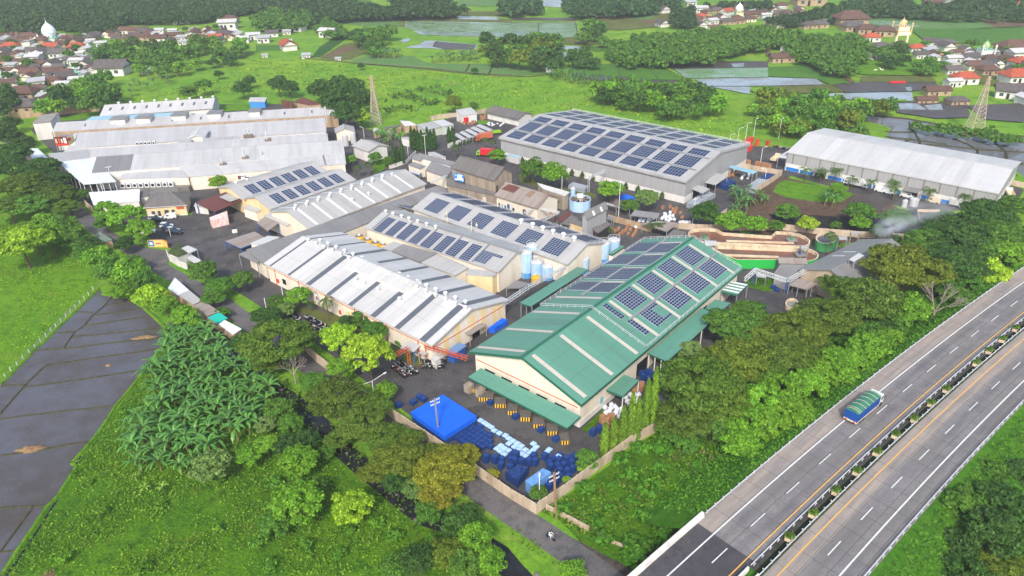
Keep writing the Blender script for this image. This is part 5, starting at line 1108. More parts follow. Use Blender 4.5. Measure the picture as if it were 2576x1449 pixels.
species('farf','broadleaf_tree',5.0,.7,5.0,26,620,1.05,.22,3,.34,.4)
def lowcrown(key,seed):
 return crown('wood',5.0,.8,16,190,1.9,seed,.42)
def column_mesh(h,r,nq,leaf,seed,taper=.9,droop=0):
 rng=np.random.default_rng(seed);z=rng.random(nq)**.8;rad=r*np.clip((1-z)**taper*1.6,.08,1)*np.clip(z*9+.35,0,1);a=rng.random(nq)*2*np.pi;k=rng.uniform(.7,1.05,nq)
 k*=1+.18*np.sin(z*31+a*3)
 c=np.stack([rad*k*np.cos(a),rad*k*np.sin(a),z*h+.2],1);N_=np.stack([np.cos(a),np.sin(a),.35+0*a],1)+rng.normal(size=(nq,3))*.4;N_/=np.linalg.norm(N_,axis=1,keepdims=True)
 return quadmesh('crown',c,N_,leaf*rng.uniform(.6,1.3,nq),rng,1.8,None,droop)
SP=Proto('columnar_tree');SP.add('crown',column_mesh(10,1.1,1700,.42,5,.55,.8),None);SP.add('trunk',trunk(3,.14,.3,2,2),m_bark)
CYP=Proto('cypress_tree');CYP.add('crown',column_mesh(10,.95,1200,.4,9,.6,-1),None);CYP.add('trunk',trunk(3,.14,.3,2,2),m_bark)
CO=Proto('conical_shrub');CO.add('crown',column_mesh(2.0,.75,260,.3,11,.7),None);CO.add('trunk',trunk(.6,.06,.1,2,2),m_bark)
def banana_proto(seed,nleaf=9):
 rng=random.Random(seed);p=Proto('banana_plant');mb=MB();H=rng.uniform(2.2,3.0)
 for k in range(nleaf):
  a=k*2.4+rng.uniform(-.3,.3);L=rng.uniform(2.3,3.1);W=rng.uniform(.5,.7);up=rng.uniform(.45,1.35);prev=None;cu=Vector((0,0,H*.85));d=Vector((math.cos(a),math.sin(a),0))
  n=7;ang=up
  for i in range(n+1):
   f=i/n;w_=W*math.sin(min(1,f*1.5+.12)*math.pi*.5)*(1 if f<.7 else max(.08,(1-f)/.3))*.5;sd=Vector((-d.y,d.x,0))
   row=(cu+sd*w_+Vector((0,0,.14*w_)),cu-Vector((0,0,.0)),cu-sd*w_+Vector((0,0,.14*w_)))
   if f<.12:row=(cu+sd*.05,cu,cu-sd*.05)
   if prev:mb.poly([prev[0],prev[1],row[1],row[0]][::-1]);mb.poly([prev[1],prev[2],row[2],row[1]][::-1]);u_=Vector((0,0,.03));mb.poly([prev[1]-sd*.035+u_,row[1]-sd*.03+u_,row[1]+sd*.03+u_,prev[1]+sd*.035+u_],1)
   prev=row;cu=cu+(d*math.cos(ang)+Vector((0,0,math.sin(ang))))*(L/n);ang-=rng.uniform(.2,.34)
 p.add('leaves',mb,[m_ban,plain('banana_midrib',s2l((128,176,84)),.5)],smooth=False);st=MB();st.cyl((0,0,0),.16,H,7,0,.1);p.add('stem',st,plain('banana_stem',s2l((128,122,70)),.7));return p
BAN=[banana_proto(k)for k in range(4)]
def palm_proto(seed,H=7.5,nf=15,L=3.2,droop=.28,name='coconut_palm'):
 rng=random.Random(seed);p=Proto(name);mb=MB()
 for k in range(nf):
  a=k*2.4;ang=rng.uniform(.0,1.1);cu=Vector((0,0,H));d=Vector((math.cos(a),math.sin(a),0));sd=Vector((-d.y,d.x,0));n=7;pts=[cu.copy()]
  for i in range(n):cu=cu+(d*math.cos(ang)+Vector((0,0,math.sin(ang))))*(L/n);ang-=droop*rng.uniform(.8,1.2);pts.append(cu.copy())
  for i in range(n):
   w0=.62*math.sin(min(1,(i+.6)/n*1.4)*math.pi*.62);p0,p1=pts[i],pts[i+1]
   for j in range(2):
    q0,q1=p0.lerp(p1,j*.5),p0.lerp(p1,j*.5+.36)
    for s_ in(1,-1):e=q0+sd*s_*w0+(p1-p0)*.6-Vector((0,0,w0*.55));mb.poly([q0,q1,e+(q1-q0)*.7,e])
 p.add('fronds',mb,m_leaf);st=MB();st.cyl((0,0,0),.22,.5,7,0,.15);st.cyl((0,0,.5),.15,H-.5,7,0,.11);p.add('trunk',st,m_bark,smooth=True);return p
PALM=[palm_proto(1),palm_proto(2,6.5,13,2.8,.36),palm_proto(5,4.2,13,2.8,.24)]
RAIN,DARK,MED,BRI,LIME,YEL,PALE,OLI=[s2l(c)for c in((92,122,40),(66,104,44),(88,134,46),(114,166,44),(154,194,48),(146,148,42),(118,152,80),(110,132,40))]
COLS=dict(R=RAIN,D=DARK,M=MED,B=BRI,L=LIME,Y=YEL,P=PALE,O=OLI)
trng=random.Random(11)
def jit(c,a=.12):k=1+trng.uniform(-a,a);return tuple(max(0,x*k*(1+trng.uniform(-.06,.06)))for x in c)
def pxm(p):return FPX/float((np.array(p)-[0,0,CAMH])@_f)
NTREE=0
def tree(x,y,rp,key,col,label,group=None,cat='tree'):
 """x, y = middle of the crown in the photo, rp = its half width in photo pixels"""
 global NTREE;NTREE+=1
 L,r,hc=TREE[key];z=hc
 for _ in range(3):P=G(x,y,z);k=1.13*rp/pxm(P)/r;z=hc*k
 P=G(x,y,z);c=COLS[col]if isinstance(col,str)else col
 return L[trng.randrange(len(L))].put(label,cat,(P.x,P.y,0),trng.uniform(0,6.28),(k,k,k*trng.uniform(.9,1.1)),group,jit(c))
TL=[
(20,395,48,'rain','D','dark spreading tree cut by the left photo edge'),(58,468,52,'rain','R','large olive tree at the left edge beside the open canopies'),(140,452,34,'rain','D','dark tree in front of the left complex posts'),
(137,488,40,'rain','R','spreading tree hanging over the street at the upper left'),(197,490,25,'rain','M','tree at the corner of the pale blue roofed building'),(75,515,42,'rain','M','tree at the left roadside above the banana clump'),
(20,345,30,'round','D','dark tree at the left edge near the village houses'),(52,612,62,'rain','L','wide lime green umbrella tree in the left meadow'),(118,568,30,'round','B','bright tree joined to the left umbrella tree'),(160,572,30,'round','M','middle tree of the row beside the street kiosk'),
(190,600,30,'round','M','green tree left of the green roofed kiosk'),(225,618,24,'round','D','small dark tree just left of the kiosk'),(312,618,20,'round','D','round dark tree below the roadside kiosk'),(250,648,34,'round','B','bright tree at the top corner of the flooded paddy'),
(285,678,38,'round','M','dense tree between the paddy and the street'),(325,690,36,'round','B','bright green tree opposite the gate'),(362,715,28,'round','M','tree above the top right corner of the paddy'),(300,735,22,'fea','B','low bright tree touching the top of the paddy'),
(318,545,40,'fea','B','feathery street tree in front of the yellow office lawn'),(268,528,25,'fea','B','bright feathery tree beside the pale blue building'),(352,578,32,'fea','B','feathery tree near the car park corner'),(266,556,25,'fea','M','thin tree over the street by the factory wall'),
(550,462,20,'fea','B','small airy tree in front of the poster wall'),(512,684,32,'fea','M','street tree below the gate house'),(610,705,26,'fea','M','street tree at the corner of the white hall'),(552,720,30,'rain','M','dark green tree over the street beside the stalls'),
(378,748,34,'fea','L','yellow green tree at the right corner of the paddy'),(416,768,28,'fea','B','bright tree behind the upper stalls'),(462,796,28,'fea','B','bright bushy tree behind the middle stalls'),(490,820,20,'round','B','small bushy tree behind the teal stall'),
(537,748,26,'rain','M','tree standing right of the white stall roof'),(694,852,78,'rain','R','huge rain tree over the street left of the motorcycles'),(669,792,34,'rain','D','tree above the huge rain tree near the white hall'),(760,858,30,'rain','R','small rain tree right of the huge one'),
(672,915,34,'rain','R','lower lobe of rain trees over the stream'),(750,745,28,'fea','B','tree against the emblem wall of the white hall'),(694,758,22,'fea','M','thin street tree near the white hall corner'),(719,782,19,'round','P','pale grey green tree beside the motorcycle rows'),
(912,800,26,'fea','M','tree on the lawn in front of the white hall, left one'),(940,836,30,'fea','M','tree on the lawn in front of the white hall, right one'),(874,810,19,'round','D','dark round shrub tree on the white hall lawn'),(1006,862,11,'bush','M','clipped bush at the right end of the white hall lawn'),
(851,845,42,'fea','L','left one of two glowing lime green trees'),(928,897,55,'fea','L','right and larger one of two lime green trees'),(860,925,33,'fea','B','bright tree under the two lime trees'),(969,988,25,'round','B','green tree beside the double street lamp'),
(839,998,62,'rain','R','broad rain tree between the stream and the street, upper'),(786,960,30,'rain','M','light tree crown beside the bare tree'),(932,1022,42,'rain','R','rain tree at the yard wall left of the blue tarpaulin'),(908,1062,54,'rain','R','rain tree above the stream rapids'),
(1022,1108,38,'rain','R','rain tree partly in front of the blue tarpaulin'),(975,1100,45,'rain','R','rain tree between stream and yard wall, middle'),(1006,1152,58,'rain','O','olive rain tree below the blue tarpaulin'),(1082,1146,36,'rain','O','rain tree touching the crate yard wall'),
(1119,1176,66,'rain','Y','large yellowish rain tree beside the blue crates'),(1170,1140,34,'rain','Y','mustard tree crown hanging over the crates'),(1044,1222,32,'rain','P','grey green tree over the stream below the olive ones'),(1106,1240,46,'rain','Y','yellowish tree over the stream end'),(1240,1192,16,'fea','Y','thin yellow branch tree at the yard wall'),
(749,1160,44,'fea','B','bright crown in the lower left grass near the stream bend'),(744,1265,58,'fea','B','wide bright tree in the middle of the lower grass'),(784,1235,38,'fea','M','tree crown right beside the wide lower one'),(881,1275,44,'fea','L','lime feathery tree in the lower grass near the stream'),(689,1324,34,'fea','M','low green tree in the lower grass'),
(672,1122,28,'fea','B','bright tree at the lower end of the banana plantation'),(720,1122,26,'round','D','dark tree by the stream below the plantation'),(770,1108,28,'round','D','dark green tree on the stream bank'),(819,1137,20,'fea','M','small tree on the stream bank below the rapids'),
(532,1170,44,'fea','P','pale green tree group below the banana plants'),(622,1150,28,'fea','B','bright tree right of the pale green group'),(706,1030,34,'fea','M','tree at the right edge of the banana plantation'),(668,1070,24,'fea','P','pale tree in front of the plantation edge'),(731,1070,28,'fea','M','small tree between plantation and stream'),
(1156,1317,38,'round','D','dark tree at the foot of the street by the stream'),(1196,1358,38,'round','B','bright green tree left of the lower stream pool'),(1119,1390,40,'fea','O','yellow green tree at the bottom edge'),(1056,1415,38,'round','D','dark grey green tree at the bottom edge'),(1232,1412,34,'round','B','bright tree at the bottom edge beside the pool'),(1170,1425,34,'round','M','green tree at the bottom edge between two bright ones'),
(990,1435,30,'round','M','low tree at the bottom edge left of the dark one'),(1440,1440,28,'round','B','bright round tree beside the street at the bottom'),(1478,1155,25,'round','M','dense green tree inside the crate yard wall'),(1355,1243,19,'round','M','round tree inside the wall corner by the blue tank'),(1460,1182,8,'bush','L','yellow green shrub inside the wall near the crates'),(1423,1206,10,'bush','L','lime shrub by the wall next to the power pole'),
(1763,965,88,'rain','R','huge rain tree filling the ground right of the green hall'),(1725,1050,62,'rain','R','rain tree at the lower end of the highway wood'),(1845,820,62,'rain','M','rain tree beside the far end of the long green canopy'),(1852,902,72,'rain','O','olive rain tree in the middle of the highway wood'),(1738,885,30,'fea','P','pale green young tree under the long green canopy'),
(1815,1005,68,'rain','R','rain tree near the bright bank bushes'),(2007,826,68,'rain','O','rain tree below the round brick platform'),(2085,790,66,'rain','R','rain tree in the row toward the boiler house'),(2182,752,78,'rain','R','dark broad rain tree just right of the boiler house front'),(1985,892,58,'rain','R','rain tree in the second row toward the highway'),(1925,850,50,'rain','O','olive rain tree near the asphalt yard edge'),
(2110,715,44,'rain','R','rain tree in front of the boiler house gable'),(2282,678,88,'rain','O','big golden green tree right of the boiler house'),(2407,590,66,'rain','D','dark tree behind the smoke'),(2482,540,56,'rain','D','dark tree near the end of the white warehouse'),(2407,655,68,'rain','D','dark tree crown right of the golden green one'),(2520,580,54,'rain','M','tree by the highway bank at the right edge, upper'),
(2557,520,40,'rain','M','tree cut by the right edge near the parked trucks'),(2340,610,50,'rain','M','tree right of the teal basin'),(2200,810,44,'rain','D','dark crown between rain tree row and bank'),
(1970,980,48,'fea','B','bright bamboo like tree on the highway bank, lower'),(2034,965,44,'fea','B','bright bank tree beside the guard rail'),(1994,1040,48,'fea','B','bright bank tree behind the passing truck'),(1935,1070,42,'fea','B','bright bank tree left of the passing truck'),(2107,902,40,'fea','B','bright tree in the middle of the bank'),(2122,950,36,'fea','B','low bright tree next to the guard rail middle'),
(2182,878,44,'fea','B','bright bank tree above the middle of the rail'),(2194,832,36,'fea','M','green tree between dark woods and bank'),(2282,778,46,'fea','B','bright bank tree before the bare grey tree'),(2240,850,34,'fea','B','bright bank tree left of the bare grey tree'),(2484,684,44,'fea','L','glowing green tree on the upper bank'),(2546,640,42,'fea','B','bright tree on the bank at the right edge'),(2400,740,36,'fea','M','tree right of the bare grey tree'),(2440,712,32,'fea','M','small tree on the upper bank'),
(1878,1065,46,'fea','B','bright tree below the huge rain tree'),(1915,1015,46,'fea','B','bright tree between rain trees and bank'),(1726,1115,28,'fea','M','green shrub tree at the wood end near the wall'),(1863,1118,42,'fea','B','bright low tree in the field by the bank'),(1790,1080,36,'fea','M','tree at the lower fringe of the highway wood'),
(2482,1190,42,'fea','M','upper tree of the wood beyond the highway'),(2432,1276,56,'fea','M','large tree at the left of the wood beyond the highway'),(2520,1265,60,'fea','D','dark tree inside the wood beyond the highway'),(2357,1365,32,'fea','B','bright small tree beyond the highway near its edge'),(2420,1376,40,'round','D','dark round tree beyond the highway'),(2507,1352,64,'fea','D','darkest tree of the lower right corner wood'),
(2432,1437,48,'fea','D','dark tree at the bottom beyond the highway'),(2534,1430,58,'rain','O','olive tree in the lower right photo corner'),(2557,1115,34,'fea','M','tree at the right edge beyond the highway, upper'),(2560,1180,40,'fea','D','dark tree at the right edge beyond the highway'),(2370,1410,28,'fea','B','small bright tree at the bottom beyond the highway'),
(1340,430,28,'round','M','left tree of the pair in front of the grey warehouse'),(1393,443,30,'round','B','right brighter tree of the pair in front of the grey warehouse'),(1538,478,28,'round','B','tree right of the pipe gantry by the grey warehouse'),(1625,500,27,'fea','P','pale weeping tree by the grey warehouse corner'),(1583,515,22,'fea','M','small tree left of the weeping one'),
(1775,538,32,'round','D','dense dark tree left of the banana clump by the wall'),(1838,562,30,'round','B','bright round tree above the brown ditch, left'),(1900,568,24,'round','B','bright round tree above the brown ditch, right'),(1982,534,26,'fea','M','thin tree on the brown earth'),(2032,568,21,'round','L','yellow green tree by the end of the ditch'),(1952,570,17,'round','M','small tree at the ditch gate'),
(2164,534,32,'fea','M','tree at the edge of the burnt ground'),(2164,560,21,'round','B','yellow green tree on the burnt ground'),(2257,548,36,'rain','M','tree just behind the chimney smoke'),(2102,570,12,'bush','M','round bush on the burnt ground'),(2107,474,20,'rain','B','small umbrella tree by the parked vans'),(2207,585,17,'round','M','small tree by the wall near the chimney'),(2250,600,16,'fea','M','small tree right of the chimney'),
(1250,390,20,'fea','B','thin tree beside the red container truck'),(944,398,14,'round','M','small tree beside the white gabled store'),(975,408,12,'round','M','tree behind the left thin cypresses'),(885,402,12,'round','B','shrub beside the silver tanks'),
(701,217,22,'round','D','dark tree in the meadow behind the blue hut, taller'),(728,224,20,'round','D','round dark tree right of the taller one in the meadow'),(804,228,28,'round','D','dark tree at the left of the clump before the pylon'),(851,222,34,'round','D','tallest dark tree of the clump before the pylon'),(885,235,30,'round','D','dark tree nearest the left pylon'),(845,262,34,'round','D','dark tree in the front row of the pylon clump'),
(905,258,28,'round','D','dark tree just left of the pylon foot'),(876,292,30,'round','D','dark tree at the end of the grey roofs'),(908,297,22,'fea','L','light green tree left of the pylon foot'),(908,167,8,'round','D','lone small dark tree in the middle of the meadow'),(1194,178,8,'round','D','lone pointed tree near the rice field edge'),(1139,262,20,'round','O','brownish tree behind the white lean-to shed'),(1191,266,10,'bush','M','bush behind the boundary wall'),
(550,187,11,'round','D','small dark tree on the meadow left part'),(610,226,20,'round','D','dark tree left of the blue mural hut'),(628,206,14,'round','D','upper small tree near the blue mural hut'),(475,232,18,'round','M','low bushy tree behind the rearmost roof'),(512,215,20,'fea','M','bushy tree on the meadow behind the rearmost roof')]
for x,y,rp,key,col,lab in TL:tree(x,y,rp,key,col,lab)
for x,y,rp,key,col,lab in((100,425,45,'rain','D','dark tree between the left edge trees and the posts'),(30,425,45,'rain','D','dark crown at the left edge above the olive tree'),(105,480,40,'rain','D','dark crown in the middle of the left roadside group'),(20,515,45,'rain','R','olive crown at the left edge below the large olive tree'),(165,520,30,'rain','R','crown over the street just above the banana clump'),
(25,310,22,'round','D','dark tree at the left edge beside the village houses'),(60,365,24,'round','D','tree behind the white roofed shed at the left'),(130,600,34,'round','B','bright crown under the left umbrella tree'),(85,590,40,'rain','L','lime crown joined to the umbrella tree'),(210,640,26,'round','M','crown at the tip of the left meadow'),(340,660,22,'round','M','small dense crown by the gate apron'),
(2380,555,40,'rain','D','dark crown at the end of the blue and white wall'),(2450,620,50,'rain','M','crown in the upper highway wood, middle'),(2330,650,45,'rain','O','olive crown behind the golden green one'),(2350,700,40,'rain','M','crown below the golden green tree'),(2050,870,40,'rain','R','crown between the two rain tree rows'),(1920,930,50,'rain','R','crown behind the lower bank trees'),(1890,780,40,'rain','M','crown at the asphalt yard corner'),
(2060,930,36,'fea','B','bright crown in the lower bank row'),(2150,910,36,'fea','B','bright crown beside the middle guard rail'),(2236,800,40,'fea','M','crown before the bare grey tree, upper'),(1700,980,34,'rain','R','crown just behind the columnar trees'),(1690,1085,34,'rain','M','crown at the wall end by the columnar trees'),(560,790,18,'bush','M','bush between the stalls and the stream'),(610,860,30,'rain','D','dark crown beside the last roadside stall')):tree(x,y,rp,key,col,lab)
for x,y,rp,key,col,lab in((850,1105,30,'rain','R','crown over the stream below the rapids'),(935,1190,32,'rain','O','olive crown over the middle of the stream'),(990,1218,26,'round','D','small dark tree on the left stream bank'),(1078,1290,30,'round','M','green tree on the left bank of the lower stream'),(1180,1298,26,'round','D','dark tree between the street and the lower stream'),(2425,1228,34,'fea','M','tree close to the right guard rail, upper'),(2385,1318,30,'fea','B','bright tree close to the right guard rail, middle'),(2335,1412,28,'fea','M','tree close to the right guard rail, lower'),(2485,1135,32,'fea','B','bright tree at the upper fringe beyond the highway'),(2545,1060,24,'fea','M','small tree at the right edge beside the guard rail')):tree(x,y,rp,key,col,lab)
for k,(bx,by,h)in enumerate(((1519,1148,8.5),(1541,1141,9.0),(1563,1127,10.5),(1584,1112,12.5),(1600,1108,11),(1621,1088,13.5),(1638,1080,15.5))):
 P=G(bx,by,0);SP.put('weeping columnar tree in the row beside the green hall wall, %s from the front'%ORD[k],'tree',P,k,(.8,.8,h/10),'row of columnar trees',jit(s2l((112,152,44))))
for k,(x,y,h)in enumerate(((320,985,9),(375,965,8),(450,950,9.5),(590,730,10.5),(640,735,9.5),(690,745,9),(740,755,9.5),(785,745,8),(830,745,10.5),(880,735,9),(930,735,9.5),(1150,672,8.5),(1205,665,8.5))):
 P=G(*c3((x,y))[0],0);CYP.put('slender dark green cypress by the inner lane, %s from the left'%ORD[k],'tree',P,k,(1.1 if k not in(4,5)else 1.7,1.1,h/10),'cypresses along the inner lane',jit(s2l((58,96,40))))
for k,(x,y)in enumerate(((1145,155),(1300,193),(1465,232),(1960,360),(2140,410),(2505,500))):
 CO.put('clipped cone shrub at the foot of the grey warehouse, %s of the right group'%ORD[k],'shrub',G(*c4((x,y))[0],0),k,1.2,'clipped cone shrubs along the grey warehouse',jit(s2l((70,92,36))))
for k,(x,y)in enumerate(((2245,940),(2390,960))):CO.put('clipped cone shrub at the left end of the grey warehouse, %s'%ORD[k],'shrub',G(*c3((x,y))[0],0),k,1.3,'clipped cone shrubs along the grey warehouse',jit(s2l((70,92,36))))
for k,(x,y)in enumerate(((1300,675),(1335,665),(1385,650),(1430,635),(1490,610),(1520,600))):CO.put('little cone shrub along the white parking wall, %s from the left'%ORD[k],'shrub',G(*c3((x,y))[0],0),k,.8,'little cone shrubs at the parking wall',jit(s2l((60,90,36))))
for k,(x,y)in enumerate(((365,375),(520,388),(668,380),(830,470),(1010,500),(1240,510),(1255,575),(1600,590),(1950,640))):
 PALM[2].put('small coconut palm in front of the white warehouse, %s from the left'%ORD[k],'palm',G(*Q(3,1,(x,y))[0],0),k*1.7,(1,1,1.1),'coconut palms along the white warehouse',jit(s2l((84,116,48))))
for px,i,s_,lab in((Q(1,2,(735,330))[0],0,.85,'palm with drooping fronds on the white hall lawn'),(Q(1,2,(1060,330))[0],1,.9,'palm behind the lawn trees of the white hall'),(Q(1,2,(565,240))[0],2,.6,'tiny palm on the lawn near the emblem'),(Q(1,1,(1145,330))[0],0,.8,'coconut palm behind the plain cream hall'),(Q(1,1,(1040,350))[0],1,.8,'shorter palm left of the coconut palm'),
(c3((1245,890))[0],1,.95,'palm at the lane bend above the brown barn'),(c3((1690,740))[0],1,.8,'dark drooping palm at the warehouse corner, left'),(c3((1810,770))[0],1,.8,'dark drooping palm at the warehouse corner, right'),(Q(3,1,(600,1130))[0],1,1.1,'coconut palm beside the end of the brown ditch'),
(Q(2,1,(1400,910))[0],2,.8,'small palm in the black yard, left'),(Q(2,1,(1485,910))[0],2,.8,'small palm in the black yard, right'),(Q(2,1,(985,930))[0],2,.6,'low palm beside the small dark gabled roof')):
 PALM[i].put(lab,'palm',G(*px,0),i+2,s_,None,jit(s2l((70,100,44))),name='coconut_palm')
brng=random.Random(5)
def bananas(poly,d,label,group,n=999,s=(1.0,1.5),col=s2l((84,142,56)),hz=0):
 for x,y in scatter(GP(poly),d,brng,n):BAN[brng.randrange(4)].put(label,'banana plant',(x,y,0),brng.uniform(0,6.28),brng.uniform(*s),group,jit(col,.32))
bananas(Q(0,2,(1740,420),(1950,395),(2250,620),(2330,720),(2576,870))+[(690,1010),(690,1060),(640,1090),(600,1120)]+Q(0,3,(1980,360),(1880,440),(1700,500),(1350,400),(1310,200),(1330,0))+Q(0,2,(1400,1400),(1640,1200),(1500,1000),(1500,850),(1660,700)),2.15,'banana plant in the dense plantation between paddy and stream','banana plantation by the paddy',160)
bananas(Q(0,3,(1230,420),(1480,520),(1800,540),(1700,620),(1400,620),(1280,560)),2.6,'young pale banana plant at the lower fringe of the plantation','young banana plants',12,(.4,.7),s2l((140,176,60)))
bananas(c6((150,1180),(250,980),(620,960),(760,1180),(640,1320),(250,1320)),1.8,'banana plant in the clump beside the yard wall of the grey warehouse','banana clump by the yard wall',14,(.9,1.3))
bananas(c6((1580,1180),(1640,980),(1840,1000),(1830,1200)),1.8,'banana plant in the clump on the grass plot','banana clump on the grass plot',7,(.9,1.3),s2l((84,140,50)))
bananas(c3((0,560),(200,500),(420,500),(420,620),(250,680),(30,640)),2.6,'banana plant beside the small sheds near the pylon','banana plants near the small sheds',12,(1,1.3))
bananas([(70,545),(100,545),(100,565),(72,568)],2.2,'banana plant below the roadside trees at the left','banana clump at the left roadside',4)
for nm,poly in(('in the grove behind the left village',Q(0,0,(1230,980),(1350,800),(1700,690),(1900,760),(1700,860),(1300,1010))),('left of the big grove',Q(0,0,(940,500),(1080,560),(1110,680),(950,640))),('along the far rice field edge',Q(1,0,(1140,520),(1440,560),(1440,600),(1180,590))),('before the far dark trees',Q(1,0,(1740,620),(2200,560),(2280,630),(1760,650))),('beside the muddy strip',Q(2,0,(300,790),(800,790),(1050,850),(780,870),(480,830)))):
 bananas(poly,4.2,'distant banana plant '+nm,'banana plants '+nm,17,(1.3,1.8),s2l((70,118,60)))
def wood(poly,d,rm,keys,cols,label,group,n=99):
 global NTREE
 for x,y in scatter(GP(poly,5.5),d,trng,n):
  NTREE+=1;L,r,hc=TREE[trng.choice(keys)];k=trng.uniform(*rm)*.84/r
  L[trng.randrange(len(L))].put(label,'tree',(x,y,0),trng.uniform(0,6.28),(k,k,k*trng.uniform(.85,1.25)),group,jit(COLS[trng.choice(cols)],.2))
W_=[
(Q(0,0,(990,640),(960,520),(1100,420),(1500,390),(1850,460),(2300,400),(2500,490),(2440,590),(1950,640),(1850,720),(1150,690)),7.5,(5,7.5),'MMDB','dense tree of the grove between the left village and the meadow',40),
(Q(0,0,(360,1110),(540,920),(700,880),(850,770),(1050,780),(1150,900),(1200,1060),(1000,1090)),6.5,(4.5,7),'MMDB','tree of the grove behind the tan boundary wall',22),
(Q(0,0,(0,850),(100,880),(180,1040),(40,1100),(0,1200)),7,(4.5,6),'D','dark tree at the left edge below the village',6),
(Q(1,0,(920,340),(980,240),(1080,300),(1300,300),(1420,400),(1440,540),(1200,520),(1000,420)),7.5,(4.5,7),'MDM','tree of the clump between the farm houses and the flooded rows',18),
(Q(1,0,(2240,570),(2240,440),(2576,400))+Q(2,0,(0,400),(130,440),(500,520),(520,650),(440,700),(60,640)),8.5,(6,8.5),'DDMO','big dark tree of the group at the centre top',18),
(Q(2,0,(570,620),(580,540),(820,530),(820,625)),7,(5,6.5),'D','dark tree left of the long far grove',6),
(Q(2,0,(660,420),(720,320),(820,230),(900,240),(980,380),(880,430)),7.5,(6,8),'MD','tree of the tall clump beside the flooded rows',8),
(Q(2,0,(150,430),(200,370),(450,360),(470,420)),8,(6,7),'M','round tree at the lower edge of the flooded rows',4),
(Q(2,0,(820,930),(1100,870),(1300,820),(1700,860),(2000,890),(2120,1000),(2090,1100),(1560,1130),(1400,1050),(1000,1000)),6.5,(4,6.5),'MMDB','tree of the copse on the meadow behind the grey warehouse',40),
(Q(2,0,(2420,1050),(2430,940),(2576,900))+Q(3,0,(60,950),(350,990),(700,1020),(960,1010),(1220,1030),(1250,1120),(960,1170),(900,1250),(1000,1430),(420,1300),(0,1250)),6.5,(4,6.5),'MMBO','creeper covered tree of the wood behind the white warehouse',60),
(Q(3,0,(1110,540),(1130,490),(1400,480),(1400,620),(1260,630)),7,(4.5,6),'MD','tree beside the right village lawn',9),(Q(3,0,(1490,680),(1560,600),(1770,620),(1780,700)),7,(4.5,6),'M','tree between the lawn and the banana plants of the right village',7)]
for poly,d,rm,cols,lab,n in W_:wood(poly,d,rm,['far','far','farf'],cols,lab,'trees: '+lab,n)
print('TREES',NTREE)
def mass(polys,d,rm,cols,label,fine=False):
 base=[crown('w',5.,.8,22,560,1.15,50+k)if fine else lowcrown('w',40+k)for k in range(4)];arr=[]
 for b_ in base:a=np.zeros(len(b_.vertices)*3,np.float32);b_.vertices.foreach_get('co',a);arr.append(a.reshape(-1,3));
 V=[];rr=random.Random(3)
 for poly in polys:
  for x,y in scatter(GP(poly,6 if rm[1]>2.8 else.8),d*(.74 if rm[1]>2.8 else 1),rr):
   k=rr.uniform(*rm)/5*(.72 if rm[1]>2.8 else 1);a=rr.uniform(0,6.28);v=arr[rr.randrange(4)]*k*np.array([1,1,rr.uniform(.8,1.3)]);R_=np.array([[math.cos(a),-math.sin(a),0],[math.sin(a),math.cos(a),0],[0,0,1]])
   V.append(v@R_.T+np.array([x,y,4.5*k]))
 V=np.concatenate(V);n=len(V)//4;me=bpy.data.meshes.new('wood');me.vertices.add(4*n);me.loops.add(4*n);me.polygons.add(n)
 me.vertices.foreach_set('co',V.ravel().astype(np.float32));me.loops.foreach_set('vertex_index',np.arange(4*n,dtype=np.int32));me.polygons.foreach_set('loop_start',np.arange(0,4*n,4,dtype=np.int32));me.materials.append(m_leaf);me.update(calc_edges=True)
 o=bpy.data.objects.new('wood',me);C.objects.link(o);o.color=(*cols,1);tag(o,label,'wood',None,'stuff');return o
mass([Q(0,0,(-200,-60),(2576,-60),(2576,70),(2200,150),(1900,190),(1300,190),(900,300),(600,260),(420,200),(0,250),(-200,250)),Q(0,0,(0,130),(400,150),(400,290),(250,320),(0,260))],8,(5,8),s2l((58,92,44)),'continuous far wood along the top left behind the village')
mass([Q(1,0,(0,-60),(900,-60),(1000,60),(1500,100),(2100,110),(1900,140),(1000,160),(560,190),(0,100)),Q(1,0,(1400,20),(1900,10),(2050,100),(1500,110))],9,(6,9),s2l((58,90,46)),'far wood behind the farm houses at the top')
mass([Q(2,0,(-60,-60),(260,-60),(270,90),(0,120),(-100,100)),Q(2,0,(560,-60),(1700,-60),(1650,40),(1250,120),(900,130),(640,140),(540,60))],9,(6,9),s2l((62,98,54)),'far wood beyond the flooded rows at the top')
mass([Q(3,0,(480,90),(850,20),(860,-60),(1330,-60),(1500,60),(1900,30),(1900,-60),(2700,-60),(2700,160),(2200,170),(1700,160),(1200,120),(800,130),(700,180),(480,180))],9,(5,8),s2l((60,94,50)),'far wood between and behind the right village fields')
mass([Q(2,0,(1620,60),(1820,80),(1820,230),(1640,220)),Q(2,0,(1850,40),(2576,0),(2576,60)),Q(3,0,(0,180),(450,130),(480,190),(200,220))],9,(5,7),s2l((54,86,46)),'trees standing among the houses of the right village')
